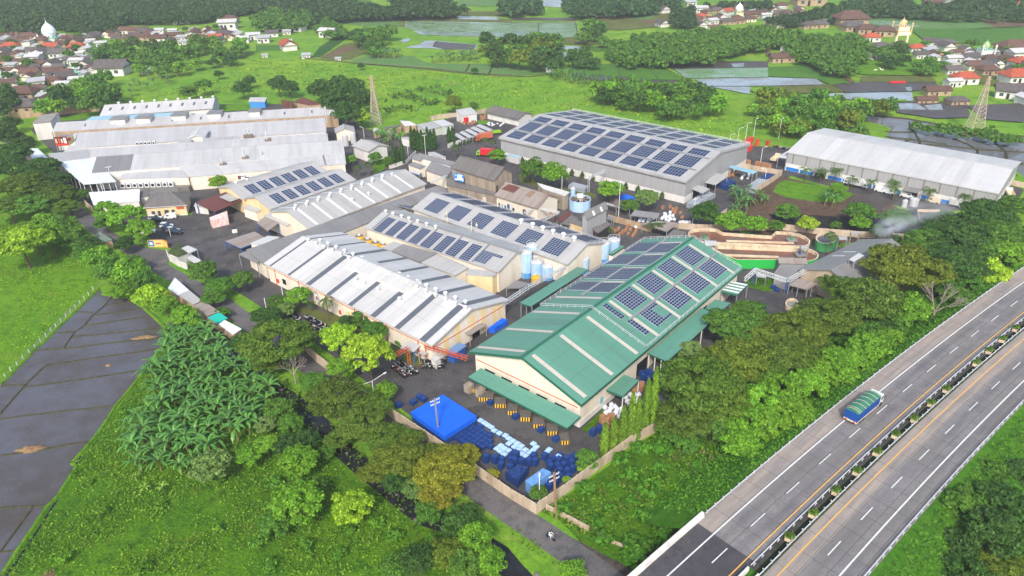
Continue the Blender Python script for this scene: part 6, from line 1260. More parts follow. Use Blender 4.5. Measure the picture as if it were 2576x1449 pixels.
MS_=[
(Q(1,0,(0,150),(400,90),(550,170),(500,250),(0,270)),11,(7,9),'MD','tall tree behind the white farm houses',14),
(Q(1,0,(560,260),(700,180),(900,260),(900,330),(760,330)),8,(4,6),'M','tree in the hedge right of the white farm house',10),
(Q(2,0,(1000,520),(1010,420),(1300,370),(1900,320),(2576,280),(2576,440),(2250,500),(1960,600),(1160,620),(1060,560)),8.5,(5.5,8),'MMDB','tree of the long far grove left of the right village',62),
(Q(3,0,(20,400),(160,320),(900,360),(980,450),(990,590),(820,620),(830,700),(700,710),(450,600),(270,560),(160,430)),8,(5,8),'MDMB','tree of the grove left of the right village lawn',40),
(Q(3,0,(1460,1190),(1700,1180),(2000,1230),(2020,1290),(1500,1220)),6,(2.8,4.5),'MD','small tree on the bund of the big flooded field',10),
(Q(3,0,(2100,1240),(2500,1300),(2576,1350),(2300,1350),(2130,1310)),6,(3,4.5),'M','small tree right of the right pylon',7)]
for poly,d,rm,cols,lab,n in MS_:mass([poly],d,rm,COLS[cols[0]],lab.replace('small tree','small trees').replace('tall tree','tall trees').replace('tree of','trees of').replace('tree in','trees in'),True)
def scrub(name,polys,dens,size,col,label,zmax=.5,seed=2,clump=.5,up=.6,keep=0.):
 rng=np.random.default_rng(seed);P=[]
 for poly in polys:
  Wp=[(p.x,p.y)for p in GP(poly)];xs=[p[0]for p in Wp];ys=[p[1]for p in Wp];n=int((max(xs)-min(xs))*(max(ys)-min(ys))*dens);X=rng.uniform(min(xs),max(xs),n);Y=rng.uniform(min(ys),max(ys),n)
  f=np.sin(X*.21+np.sin(Y*.17)*2)+np.sin(Y*.27+np.sin(X*.13)*2.5)+.6*np.sin(X*.9+Y*.5)+.6*np.sin(Y*1.1-X*.6)
  ins=np.zeros(n,bool);j=len(Wp)-1
  for i in range(len(Wp)):
   (x1,y1),(x2,y2)=Wp[i],Wp[j];c=((y1>Y)!=(y2>Y))&(X<(x2-x1)*(Y-y1)/(y2-y1+1e-9)+x1);ins^=c;j=i
  m=ins&(f>clump+rng.normal(size=n)*.5);P.append(np.stack([X[m],Y[m]],1))
 P=np.concatenate(P);n=len(P);C_=np.concatenate([P,rng.random((n,1))**2*zmax],1);N_=rng.normal(size=(n,3))*.6+np.array([0,0,up]);N_/=np.linalg.norm(N_,axis=1,keepdims=True)
 me=quadmesh(name,C_,N_,size*rng.uniform(.5,1.4,n),rng,1.7);o=bpy.data.objects.new(name,me);C.objects.link(o);o.color=(*col,1);return tag(o,label,'weeds',None,'stuff')
low=[(425,860),(480,880),(560,900),(700,1040),(880,1190),(1070,1340),(1240,1449),(10,1449),(120,1290),(182,1180),(250,1100)]
rf=[(1370,1292),(1420,1250),(1640,1100),(1700,1060),(1900,1100),(2100,985),(1740,1300),(1610,1430),(1560,1400)]
def clumps(poly,d,rm,col,label,seed):
 global lowcrown
 keep_=lowcrown;lowcrown=lambda key,sd:crown('shrub',5,.6,14,260,1.5,sd+seed,.42);o=mass([poly],d,rm,col,label);lowcrown=keep_;o.name='shrubs';return o
clumps(low,10,(.6,1.4),s2l((104,154,40)),'scattered low shrubs below the banana plantation',3);clumps([(700,1180),(900,1230),(1060,1340),(1200,1430),(640,1449),(660,1300)],5.5,(.7,1.7),s2l((92,144,40)),'denser shrubs near the stream at the bottom',9)
clumps(rf,4.2,(.8,2.0),s2l((84,142,36)),'scattered shrubs in the rough field before the highway',5);clumps(Q(2,3,(1350,1000),(1800,700),(1850,950),(1600,1200),(1350,1280),(1200,1200)),2.8,(1.0,2.2),s2l((80,130,34)),'dense shrubs under the bridge end of the bank',6)
clumps([(2240,1449),(2330,1300),(2460,1120),(2576,1020),(2576,1449)],4,(1.2,2.6),s2l((70,124,34)),'undergrowth of the wood beyond the highway',8);clumps([(1640,1080),(1760,1090),(1900,1100),(2050,960),(2200,860),(2400,745),(2500,690),(2400,700),(2100,850),(1900,1000)],3.5,(1.2,2.6),s2l((78,132,34)),'undergrowth along the foot of the highway wood',12)
def bankweeds(o0,o1,y0,y1,n,size,col,label,seed):
 rng=np.random.default_rng(seed);Y=rng.uniform(y0,y1,n);O=rng.uniform(o0,o1,n);C_=[]
 for y,o in zip(Y,O):
  a=abs(o)-3.6 if o<0 else o-21.1;z=(HZ-.4-(a-1.4)*.74 if a<4.9 else 3.2-(a-4.9)*.53)if o<0 else HZ-.4-max(0,a-1.9)*.43
  p=hpt(y,o,max(.05,z)+.1+rng.random()*.25);C_.append(tuple(p))
 C_=np.array(C_);N_=rng.normal(size=(n,3))*.6+np.array([-.2,0,.7]);N_/=np.linalg.norm(N_,axis=1,keepdims=True);me=quadmesh('weeds',C_,N_,size*rng.uniform(.5,1.4,n),rng,1.7);o=bpy.data.objects.new('weeds',me);C.objects.link(o);o.color=(*col,1);tag(o,label,'weeds',None,'stuff')
bankweeds(-16,-4.2,86,215,16000,.4,s2l((86,142,36)),'grass and weeds on the left bank of the highway',31);bankweeds(22,36,60,160,9000,.4,s2l((84,132,38)),'grass on the right bank of the highway',32)
scrub('weeds',[low],9,.28,s2l((118,160,42)),'bright weeds and tall grass below the banana plantation',.7,1,-.9)
scrub('weeds',[low],4,.34,s2l((88,136,38)),'darker weeds patches below the banana plantation',.9,5,.9)
scrub('weeds',[rf],9,.34,s2l((106,148,38)),'weeds in the rough field between wall and highway',.9,3,-.2)
scrub('weeds',[rf],6,.42,s2l((76,130,34)),'darker shrubs in the rough field between wall and highway',1.3,8,1.0)
scrub('weeds',[rf],4,.45,s2l((140,130,80)),'dry straw coloured tufts in the rough field',.9,14,1.3)
scrub('grass',[[(0,500),(100,540),(250,690),(0,950)]],5,.3,s2l((126,172,36)),'lush grass left of the paddy fence',.35,4,-.4)
scrub('grass',[Q(0,0,(1250,1010),(2200,800),(2576,600))+Q(1,0,(0,580),(1700,720),(2576,780))+Q(2,0,(0,800),(800,900),(1400,1100),(2400,1200),(2500,1449),(1900,1400),(0,1100))+Q(1,0,(2300,1050),(1800,1180),(1400,1180),(1200,1150),(1000,950),(600,900),(0,960))],.45,.9,s2l((134,172,46)),'tall meadow grass behind the factory',.5,6,-.2)
scrub('shrubs',[Q(1,0,(1250,950),(1850,860),(2000,950),(1700,1120),(1300,1150))],.5,1.5,s2l((72,108,44)),'low shrubs on the meadow right of the pylon',1.8,9,.6)
scrub('weeds',[[(560,905),(640,970),(720,1040),(850,1150),(1010,1290),(1180,1370),(1210,1345),(1050,1255),(890,1120),(760,985),(640,905)]],3,.5,s2l((84,118,40)),'weeds on the banks of the stream',1.0,12,-.5)
scrub('grass',[[(640,880),(700,905),(900,1045),(1110,1200),(1290,1320),(1440,1430),(1420,1449),(1260,1330),(1080,1210),(860,1060),(690,930)]],4,.4,s2l((96,128,44)),'verge grass between stream and street',.4,13,-.2)
# ==== THINGS IN THE YARDS AND ON THE ROADS
m_tank=dirty('pale_blue_tank_paint',s2l((186,214,238)),s2l((110,170,220)),.7,.4,.8)
m_tankb=dirty('blue_tank_paint',s2l((96,160,214)),s2l((60,120,190)),.9,.4,.6)
m_silver=dirty('silver_tank',s2l((206,206,208)),s2l((150,146,140)),1.,.4,.5)
m_yel=dirty('yellow_tank_paint',s2l((232,180,50)),s2l((170,110,40)),1.2,.5,.5)
def silo(px,r,h,label,mat=None,base=None,group='silos beside the green hall',dome=.5,name='silo',rails=True,cat='tank'):
 p=G(*px,0);t=thing(name,label,cat,p,group);mb=MB();mat=mat or m_tank
 mb.lathe(p,[(r,.15 if base is None else h*.22),(r,h)],20);mb.build('shell',mat,t,smooth=True)
 mb=MB();mb.lathe(p,[(r*1.01,0),(r*1.01,.15 if base is None else h*.22)],20);mb.build('base_ring',base or mat,t)
 mb=MB();mb.lathe(p+Vector((0,0,h)),[(r*1.03,-.05),(r*.8,dome*.55),(r*.3,dome*.95),(0,dome)],20);mb.lathe(p+Vector((r*.2,0,h+dome*.9)),[(.3,0),(.3,.35),(0,.36)],8);mb.build('roof',m_silver if mat is m_tank else mat,t,smooth=True)
 if rails:
  mb=MB();n=12;q=[p+Vector((math.cos(2*math.pi*k/n)*r,math.sin(2*math.pi*k/n)*r,h))for k in range(n)]
  for k in range(n):mb.bar(q[k],q[k]+Vector((0,0,.9)),.05);mb.bar(q[k]+Vector((0,0,.9)),q[(k+1)%n]+Vector((0,0,.9)),.05)
  mb.build('handrail',m_steel,t);mb=MB();a=p+Vector((-r*.8,-r*.75,0))
  for d in(0,.45):mb.bar(a+Vector((d,-d*.8,0)),a+Vector((d,-d*.8,h+.6)),.06)
  for k in range(int(h/.5)):mb.bar(a+Vector((0,0,.5*k)),a+Vector((.45,-.36,.5*k)),.05)
  mb.build('ladder',m_steel,t)
 return t
for q,r,h,l in(((145,1332),1.75,8.2,'front left tall silo of the group of five'),((205,1262),1.75,8.2,'rear left silo of the group of five'),((318,1282),1.75,6.6,'rear right silo of the group of five'),((250,1352),1.75,5.6,'middle front silo of the group of five'),((358,1352),1.8,4.4,'short wide silo of the group of five'),
((715,1290),1.8,5.0,'lone silo near the green canopy'),((920,1180),1.8,6.4,'left one of two silos at the end of the solar hall'),((1018,1118),1.9,5.4,'right one of two silos at the end of the solar hall')):
 silo(Q(2,1,q)[0],r,h,'pale blue '+l,base=m_tankb)
silo(Q(2,1,(240,1385))[0],1.4,1.6,'small orange yellow tank at the foot of the five silos',m_yel,None,None,.4,'tank',False)
for k,q in enumerate(((2195,1425),(2290,1440))):silo(Q(1,1,q)[0],.95,3.8,'small bright blue tank by the yellow walled block, %s one'%('left','right')[k],m_tankb,None,'two small blue tanks',.3,'tank',False)
for k,q in enumerate(((2165,830),(2280,790))):silo(c2(q)[0],1.35,4.8,'silver tank in front of the small rust banded roof, %s one'%('left','right')[k],m_silver,None,'two silver tanks',.25,'tank',False)
for k,(q,r,h)in enumerate((((1460,620),1.5,2.6),((1368,632),.9,2.4))):silo(Q(3,1,q)[0],r,h,'grey water tank beside the burnt ground, %s one'%('larger','smaller')[k],m_silver,None,'two grey water tanks',.2,'tank',False)
silo(c4((1160,470))[0],.95,3.4,'slim white tank beside the open round blue tank',m_tank,None,None,.3,'tank',False)
for k,(q,r)in enumerate((((1040,955),1.65),((1125,990),1.6),((1205,1022),1.6),((1280,1040),1.2))):
 p=G(*Q(1,1,q)[0],4.0);t=thing('round_vat','squat yellow vat between two roofs, %s from the left'%ORD[k],'vat',(p.x,p.y,0),'yellow vats in the roof gap');mb=MB();mb.lathe((p.x,p.y,3.0),[(r*.8,0),(r,.5),(r,1.6),(r*.75,2.1)],16);mb.lathe((p.x,p.y,0),[(r*.3,0),(r*.3,3.1)],8);mb.build('bowl',m_yel,t,smooth=True)
 mb=MB();mb.lathe((p.x,p.y,5.1),[(r*.78,0),(r*.5,.12),(0,.14)],16);mb.build('lid',plain('vat_top',s2l((120,112,100)),.6),t);mb=MB();mb.box((p.x,p.y,5.2),(.8,.6,.5),.4);mb.build('hatch',m_steel,t)
p=G(*c4((1266,655))[0],0);t=thing('round_tank','open round blue tank with dark radial arms and a footbridge','tank',p);R_=3.9
mb=MB();mb.lathe(p,[(R_,0),(R_,4.0),(R_-.2,4.0),(R_-.2,3.3)],28);mb.build('shell',m_tank,t);mb=MB();mb.lathe(p,[(R_-.2,3.3),(0,3.3)],28);mb.build('liquid',m_dark,t)
mb=MB()
for k in range(8):a=k*math.pi/4;mb.bar(p+Vector((0,0,3.8)),p+Vector((math.cos(a)*R_,math.sin(a)*R_,3.8)),.3,0,.15)
mb.build('arms',plain('rust_arm',s2l((170,140,116)),.7),t);mb=MB()
for d in(-.4,.4):mb.bar(p+Vector((d,-R_-.3,4.3)),p+Vector((d*.6-.3,1,4.3)),.12);mb.bar(p+Vector((d,-R_-.3,5.0)),p+Vector((d*.6-.3,1,5.0)),.08);mb.bar(p+Vector((d,-R_-.3,0)),p+Vector((d,-R_-.3,5)),.12)
mb.box((p.x,p.y+.6,4.2),(2.2,1.6,1.2));mb.build('footbridge',m_steel,t)
m_brown=pondmat('brown_sludge',s2l((128,84,66)),s2l((104,88,82)),.25,.12);m_cw=dirty('stained_pond_wall',s2l((224,206,176)),s2l((150,110,84)),.4,.8,.6);m_gw=plain('bright_green_paint',s2l((44,180,78)),.5);m_gd=plain('mid_green_paint',s2l((70,150,90)),.6)
def basin(name,label,px,H,liq,wt=.45,outer=None,cat='basin',lm=None):
 P=[G(*q,H)for q in px];n=len(P);ar=sum(P[i][0]*P[(i+1)%n][1]-P[(i+1)%n][0]*P[i][1]for i in range(n));P=P if ar>0 else P[::-1]
 c=sum(P,Vector())/n;c.z=0;t=thing(name,label,cat,c);I=[]
 for i in range(n):
  d1_,d2_=(P[i]-P[i-1]).normalized(),(P[(i+1)%n]-P[i]).normalized();m=(Vector((-d1_.y,d1_.x,0))+Vector((-d2_.y,d2_.x,0))).normalized();I.append(P[i]+m*wt)
 wm,om=MB(),MB();z=lambda p,h:Vector((p.x,p.y,h))
 for i in range(n):
  j=(i+1)%n;L=(P[j]-P[i]).length;om.poly([z(P[i],0),z(P[j],0),P[j],P[i]],0,[(0,0),(L,0),(L,H),(0,H)]);wm.poly([P[i],P[j],I[j],I[i]]);wm.poly([I[i],I[j],z(I[j],liq-.3),z(I[i],liq-.3)])
 wm.build('wall',m_cw,t);om.build('outer_wall',outer or m_cw,t);lq=MB();lq.poly([z(p,liq)for p in I]);lq.build('liquid',lm or m_brown,t);return t
oa=basin('settling_ditch','oval red brown settling ditch, rear loop with a tall cream rim',c5((320,460),(345,425),(400,400),(520,385),(650,385),(750,392),(810,425),(860,448),(1490,493),(1580,498),(1650,430),(1850,438),(2000,468),(2100,510),(2168,570),(2160,620),(2100,650),(1920,655),(1000,610),(520,590),(400,560),(345,520)),3.2,2.2,.4,m_cw)
ob=basin('settling_ditch','front loop of the red brown settling ditch with bright green outer wall',c5((640,640),(800,650),(1900,690),(2060,680),(2180,700),(2260,740),(2302,790),(2280,835),(2220,870),(2130,885),(2000,860),(1060,862),(900,800),(720,720)),3.0,2.0,.4,m_gw)
mb=MB()
for q0,q1 in((c5((900,578))[0],c5((1920,612))[0]),(c5((860,790))[0],c5((1690,822))[0]),(c5((720,680))[0],c5((1800,715))[0])):a,b_=G(*q0,2.4),G(*q1,2.4);mb.bar(a,b_,.5,0,.6)
mb.build('divider',m_cw,ob);mb=MB()
for k in range(8):a=G(*c5((755+130*k,690+4*k))[0],2.2);mb.box(a,(.35,.8,1.1))
mb.build('post',m_cw,ob)
for lab,q in(('aerator bridge with a small motor at the left end of the settling ditch',(570,530)),('aerator bridge with red frame at the right end of the settling ditch',(1890,550)),('aerator platform with a blue motor on the front loop',(2020,770))):
 p=G(*c5(q)[0],3.0);t=thing('aerator_bridge',lab,'aerator',p,None);mb=MB();mb.box((p.x,p.y,2.6),(3.0,2.4,.3));[mb.bar(Vector((p.x+x,p.y+y,2.8)),Vector((p.x+x,p.y+y,5.2)),.1)for x in(-1.3,1.3)for y in(-1,1)];[mb.bar(Vector((p.x-1.3,p.y+y,5.2)),Vector((p.x+1.3,p.y+y,5.2)),.1)for y in(-1,1)];mb.build('frame',m_pier,t);mb=MB();mb.cyl((p.x,p.y,2.9),.5,.9,10);mb.build('motor',m_bluep if '2020' in str(q)or 'blue' in lab else m_gd,t)
canopy('white flat sheet roof over the left end of the settling ditch',c5((585,640),(760,642),(750,575),(570,568)),4.6,r_bright,True,None,.2,npost=1);canopy('grey sheet roof over the aerator platform',c5((2040,698),(2140,698),(2120,645),(2020,640)),5.2,r_warm,True,None,.2,npost=1)
pc=[Q(3,1,(590+112*math.cos(a),945+58*math.sin(a)))[0]for a in[2*math.pi*k/20 for k in range(20)]]
basin('clarifier','round grey clarifier tank with green outer framing right of the ditch',pc,3.0,2.3,.5,m_gd,'clarifier',m_water)
for k,q in enumerate(((705,930,800,962),(835,880,928,902))):canopy('small pale pump roof beside the clarifier, %s one'%('front','rear')[k],Q(3,1,(q[0],q[3]),(q[2],q[3]),(q[2]-4,q[1]),(q[0],q[1])),3.8,r_warm,True,None,.15,npost=1)
pc=[Q(3,2,(240+66*math.cos(a),150+50*math.sin(a)))[0]for a in[2*math.pi*k/16 for k in range(16)]];basin('round_platform','round pit with a yellow rail at the edge of the asphalt yard',pc,1.2,.5,.3,m_cw,'pit',m_pier)
basin('tarpaulin_basin','black lined basin with a teal sheet below the white warehouse',Q(3,1,(1500,655),(1740,660),(1760,700),(1720,820),(1600,825),(1530,780)),1.6,.6,.2,plain('black_liner',s2l((44,46,52)),.5),'basin',plain('black_liner2',s2l((40,44,54)),.35))
mb=MB();q=[G(*x,1.62)for x in Q(3,1,(1530,780),(1720,795),(1705,825),(1580,822))];mb.prism([(v.x,v.y)for v in q],1.62,1.75);tag(mb.build('teal_sheet',plain('teal_sheet',s2l((44,160,140)),.5)),'teal plastic sheet on the edge of the black lined basin','sheet')
p=G(*Q(3,1,(1192,1035))[0],0);t=thing('chimney','dark smoking chimney stack beside the boiler house','chimney',p);mb=MB();mb.lathe(p,[(1.1,0),(1.0,1.5),(.75,2),(.55,8.6),(.6,8.9),(.45,8.9)],14);mb.build('stack',dirty('sooty_stack',s2l((88,78,72)),s2l((50,44,42)),1.,.8),t);mb=MB();mb.lathe(p+Vector((0,0,5.5)),[(.75,0),(.75,.3)],12);mb.build('collar',m_grey,t)
m_car={c:plain('paint_%s'%c,s2l(v),.25,.1,.6)for c,v in dict(white=(236,238,240),black=(36,38,44),silver=(170,174,180),cream=(226,210,180),red=(214,40,52),green=(150,196,50),orange=(204,100,60),navy=(40,56,96)).items()}
m_tyre=plain('tyre',(.02,.02,.02),.9);m_lamp=plain('headlight',s2l((230,232,224)),.2);m_tail=plain('tail_light',s2l((190,30,30)),.3)
def side(mb,prof,w,m=0,tap=0.):
 """extrude a side outline (x, z) to width w"""
 n=len(prof);L=[(x,-w/2+tap*max(0,z-1.0),z)for x,z in prof];R_=[(x,w/2-tap*max(0,z-1.0),z)for x,z in prof]
 mb.poly(L,m);mb.poly(R_[::-1],m)
 for i in range(n):j=(i+1)%n;mb.poly([L[j],L[i],R_[i],R_[j]],m)
def wheels(p,xs,w,r=.33,tw=.22):
 for x in xs:
  for s_ in(-1,1):
   mb=MB();n=12;pr=[(x+r*math.cos(2*math.pi*k/n),r+r*math.sin(2*math.pi*k/n))for k in range(n)];mb2=MB();n0=len(pr);y0,y1=s_*(w/2-tw+.02),s_*(w/2+.02);A=[(a,min(y0,y1),b)for a,b in pr];B=[(a,max(y0,y1),b)for a,b in pr];mb.poly(A);mb.poly(B[::-1])
   for i in range(n):mb.poly([A[(i+1)%n],A[i],B[i],B[(i+1)%n]])
   p.add('wheel',mb,m_tyre)
def car_proto(c,kind):
 p=Proto('parked_car');W=1.72;mb=MB()
 body={'mpv':[(-2.2,.3),(2.15,.3),(2.2,.75),(1.95,.95),(1.1,1.08),(-2.15,1.1),(-2.25,.8)],'van':[(-2.1,.3),(2.05,.3),(2.1,.8),(1.9,1.1),(-2.1,1.15)]}[kind]
 top={'mpv':[(-2.1,1.08),(1.1,1.06),(.45,1.6),(-.2,1.7),(-1.6,1.68),(-2.05,1.4)],'van':[(-2.1,1.12),(1.9,1.08),(1.35,1.75),(.9,1.9),(-2.0,1.9)]}[kind]
 side(mb,body,W);i=p.add('body',mb,m_car[c]);mb=MB();side(mb,top,W-.06,0,.12);p.add('cabin',mb,m_glass if kind=='mpv' else m_car[c])
 mb=MB();zt=top[3][1];mb.box((-.85 if kind=='mpv' else-.55,0,zt-.02),(1.9 if kind=='mpv' else 2.9,W-.28,.05));p.add('roof',mb,m_car[c])
 if kind=='van':
  mb=MB();side(mb,[(1.93,1.12),(1.4,1.72),(1.36,1.70),(1.88,1.1)],W-.3);p.add('windscreen',mb,m_glass);mb=MB();mb.box((.75,0,1.2),(.9,W+.0,.45));p.add('window',mb,m_glass)
 else:mb=MB();mb.box((.0,0,1.02),(.09,W-.04,.5));mb.box((-1.0,0,1.02),(.09,W-.04,.5));p.add('pillar',mb,m_car[c])
 for s_ in(-1,1):mb=MB();mb.box((2.13,s_*.62,.62),(.1,.34,.2));p.add('headlight',mb,m_lamp);mb=MB();mb.box((-2.17 if kind=='mpv' else-2.1,s_*.7,.75),(.1,.2,.3));p.add('tail_light',mb,m_tail)
 wheels(p,(-1.35,1.4),W);return p
CAR={(c,k):car_proto(c,k)for c,k in(('white','mpv'),('black','mpv'),('silver','mpv'),('white','van'),('cream','van'),('navy','mpv'))}
for q,ck,rz,lab in(((1500,898),('white','mpv'),.2,'white car half hidden by the feathery street tree'),((1565,762),('white','mpv'),-.05,'white car parked behind a black one nearest the office'),((1592,785),('black','mpv'),-.05,'black car nearest the office lawn'),((1720,748),('white','van'),3.3,'white van parked alone by the office lawn'),((1680,838),('white','mpv'),-.12,'white car in the middle row of the car park'),
((1705,862),('navy','mpv'),-.12,'dark blue car between two white ones'),((1745,882),('silver','mpv'),-.12,'silver car beside the last black one'),((1775,906),('black','mpv'),-.12,'black car nearest the open paved yard')):
 CAR[ck].put(lab,'car',G(*Q(0,1,q)[0],.03),rz,1.0,'cars in the factory car park')
wd=math.atan2(mw.u.y,mw.u.x)
for q,ck,rz,lab in(((1135,482),('white','van'),0,'white van in front of the blue and white warehouse, left one'),((1215,500),('white','van'),0,'white van partly behind a palm at the white warehouse'),((1392,536),('white','van'),0,'white van in front of the blue and white warehouse, right one'),((1660,590),('cream','van'),3.14,'cream yellow van near the right end of the warehouse'),((2030,655),('white','van'),0,'white van almost hidden by trees at the warehouse end')):
 CAR[ck].put(lab,'van',G(*Q(3,1,q)[0],.03),wd+rz,1.08,'vans along the white warehouse',name='parked_van')
def truck_proto(cab,box,L=6.0,W=2.3,H=2.4,kind='box',lid=None,name='truck'):
 p=Proto(name);mb=MB();cx0=L/2-1.7;side(mb,[(cx0,.55),(L/2,.55),(L/2+.02,1.3),(L/2-.25,2.3),(cx0,2.35)],W-.1);p.add('cab',mb,m_car[cab]);mb=MB();side(mb,[(L/2+.03,1.35),(L/2-.21,2.15),(L/2-.3,2.15),(L/2-.1,1.35)],W-.3);mb.box((L/2-.9,0,1.4),(.9,W-.06,.6));p.add('window',mb,m_glass)
 mb=MB();mb.box((-.1,0,.5),(L-.4,W*.45,.35));p.add('chassis',mb,m_tyre);bl=L-1.9;bx=-L/2+bl/2
 if kind=='box':mb=MB();mb.box((bx,0,.9),(bl,W,H));i=p.add('container',mb,box)
 else:
  mb=MB();mb.box((bx,0,.85),(bl,W,.15));[mb.box((bx,s_*W/2,.95),(bl,.08,.8))for s_ in(-1,1)];[mb.box((bx+s_*bl/2,0,.95),(.08,W,.8))for s_ in(-1,1)];p.add('cargo_bed',mb,box)
 wheels(p,(L/2-.9,-L/2+1.1),W,.45,.4);return p
TR=truck_proto('green',m_car['red'],8.2,2.4,2.6);TR.parts[0]=('cab',TR.parts[0][1],-1)
def t3(q):return G(*c3(q)[0],.03)
TR.put('truck with a bright red container in the inner yard','truck',t3((1700,830)),math.pi-.32,1.0,None,name='container_truck')
truck_proto('orange',plain('orange_box',s2l((196,110,80)),.6),8.5,2.4,2.4).put('orange brown box truck beside the white parking wall','truck',t3((1665,585)),.5+math.pi,1.0,None,name='container_truck')
truck_proto('green',m_car['green'],6,2.3,2.2,'bed').put('lime green truck behind the orange brown one','truck',t3((1830,500)),.3+math.pi,1.0,None,name='container_truck')
truck_proto('cream',m_car['cream'],6.5,2.3,2.2,'bed').put('cream flat bed truck next to the left end of the white warehouse','truck',G(*Q(3,1,(75,168))[0],.03),.9,1.05,None)
truck_proto('white',m_car['cream'],6.5,2.2,2.2,'bed').put('white and cream truck parked at the right end of the white warehouse','truck',G(*Q(3,1,(2425,520))[0],.03),1.2,1.0,None)
BV=truck_proto('white',m_silver,5.2,1.8,1.8)
for q,rz,l in(((930,440),0,'white box truck between the second and third palm'),((825,415),3.14,'small white box truck left of the other box truck'),((1895,635),0,'small cream loaded truck at the right end of the warehouse lane')):BV.put(l,'truck',G(*Q(3,1,q)[0],.03),wd+rz,.95,'small trucks along the white warehouse',name='box_truck')
ct=thing('shipping_container','white container at the foot of the grey warehouse','container',t3((2120,925)));q=ct.location;mb=MB();mb.box((q.x,q.y,.3),(7,2.5,2.6),math.atan2(s8.u.y,s8.u.x));mb.build('box',m_silver,ct);mb=MB();mb.box((q.x,q.y,2.91),(6.6,2.2,.06),math.atan2(s8.u.y,s8.u.x));mb.build('roof',r_cyan,ct)
yT=116.8;hd=Vector((2*HC[0]*yT+HC[1],1,0)).normalized();hz_=math.atan2(hd.y,hd.x)
m_tarpg=dirty('green_tarpaulin',s2l((62,128,106)),s2l((44,96,82)),1.,.6,.6);m_tarpb=dirty('blue_tarpaulin',s2l((22,78,160)),s2l((20,56,120)),.8,.6,.6)
p=Proto('truck');mb=MB();side(mb,[(3.9,.6),(5.6,.6),(5.65,1.5),(5.35,2.7),(3.95,2.8)],2.5);p.add('cab',mb,m_car['white']);mb=MB();side(mb,[(5.68,1.55),(5.42,2.45),(5.3,2.45),(5.5,1.55)],2.2);mb.box((4.9,0,1.6),(.9,2.54,.7));p.add('window',mb,m_glass)
mb=MB();mb.box((-.9,0,.9),(9.2,2.7,2.2));b0=p.add('cargo_cover',mb,m_tarpb)
mb=MB();n=8;pr=[(-1.38+2.76*k/n,3.1+.38*math.sin(math.pi*k/n))for k in range(n+1)]
for x0,x1 in((-5.52,3.72),):[mb.poly([(x0,pr[k][0],pr[k][1]),(x0,pr[k+1][0],pr[k+1][1]),(x1,pr[k+1][0],pr[k+1][1]),(x1,pr[k][0],pr[k][1])][::-1])for k in range(n)];mb.poly([(x0,a,b)for a,b in pr]);mb.poly([(x1,a,b)for a,b in pr][::-1])
tp=p.add('tarpaulin',mb,m_tarpg);mb=MB()
for x in(-4.9,-4.3,-2.6,-1.1,.5,2.1,3.4):mb=MB();[mb.bar((x,pr[k][0],pr[k][1]+.04),(x,pr[k+1][0],pr[k+1][1]+.04),.09)for k in range(n)];p.add('rope',mb,plain('rope',s2l((190,180,150)),.9),tp)
0;mb=MB();mb.box((-5.55,0,.75),(.12,2.6,.35));mb.box((-.9,1.34,.75),(9.2,.1,.3));mb.box((-.9,-1.34,.75),(9.2,.1,.3));p.add('frame',mb,m_car['cream'])
for s_ in(-1,1):mb=MB();mb.box((-5.64,s_*.85,.8),(.06,.5,.22));p.add('tail_light',mb,m_tail);mb=MB();mb.bar((5.3,s_*1.3,2.3),(5.6,s_*1.65,2.2),.1);p.add('mirror',mb,m_tyre)
wheels(p,(4.7,-2.4,-3.6),2.6,.5,.45);p.put('white truck with blue cover and green tarpaulin roof on the highway','truck',hpt(yT,1.15,HZ+.01),hz_,1.0,None)
def human(name,J,E,R_):
 me=bpy.data.meshes.new(name);me.from_pydata(J,E,[]);o=bpy.data.objects.new(name,me);C.objects.link(o);md=o.modifiers.new('s','SKIN');o.modifiers.new('u','SUBSURF').levels=1
 for i,v in enumerate(me.skin_vertices[0].data):v.radius=(R_[i],R_[i])
 me.skin_vertices[0].data[0].use_root=True;dg=bpy.context.evaluated_depsgraph_get();m2=bpy.data.meshes.new_from_object(o.evaluated_get(dg));C.objects.unlink(o);bpy.data.objects.remove(o);m2.name=name;return m2
J=[(0,0,.95),(0,0,1.2),(0,0,1.42),(0,0,1.5),(0,.02,1.62),(0,.02,1.74),(-.19,0,1.4),(-.26,.05,1.12),(-.25,.2,.92),(.19,0,1.4),(.26,.05,1.12),(.25,.2,.92),(-.1,0,.88),(-.12,.04,.48),(-.13,0,.08),(-.13,.14,.04),(.1,0,.88),(.12,.04,.48),(.13,0,.08),(.13,.14,.04)]
E_=[(0,1),(1,2),(2,3),(3,4),(4,5),(2,6),(6,7),(7,8),(2,9),(9,10),(10,11),(0,12),(12,13),(13,14),(14,15),(0,16),(16,17),(17,18),(18,19)]
RR=[.15,.15,.14,.06,.1,.08,.07,.05,.035,.07,.05,.035,.09,.065,.045,.04,.09,.065,.045,.04]
pm_=human('body',J,E_,RR);cloth=plain('pale_overalls',s2l((206,204,190)),.8);pm_.materials.clear();pm_.materials.append(cloth)
PM=Proto('person');PM.add('body',pm_,None);b=MB();b.lathe((0,.02,1.68),[(.125,0),(.12,.08),(.07,.14),(0,.155)],10);PM.add('helmet',b,plain('helmet',s2l((236,214,90)),.5))
for k,(q,sh_)in enumerate((((1922,745),s4),((2172,838),s4),((2222,858),s4),((1925,805),s3),((2168,885),s3))):
 f_,t_=ST(sh_,Q(1,1,q)[0],0 if sh_ is s4 else 1);PM.put('person in pale overalls standing on the solar roof, %s from the left'%ORD[k],'person',P_(sh_,f_,t_,0 if sh_ is s4 else 1,.02),k*1.3,1.25,'roof workers')
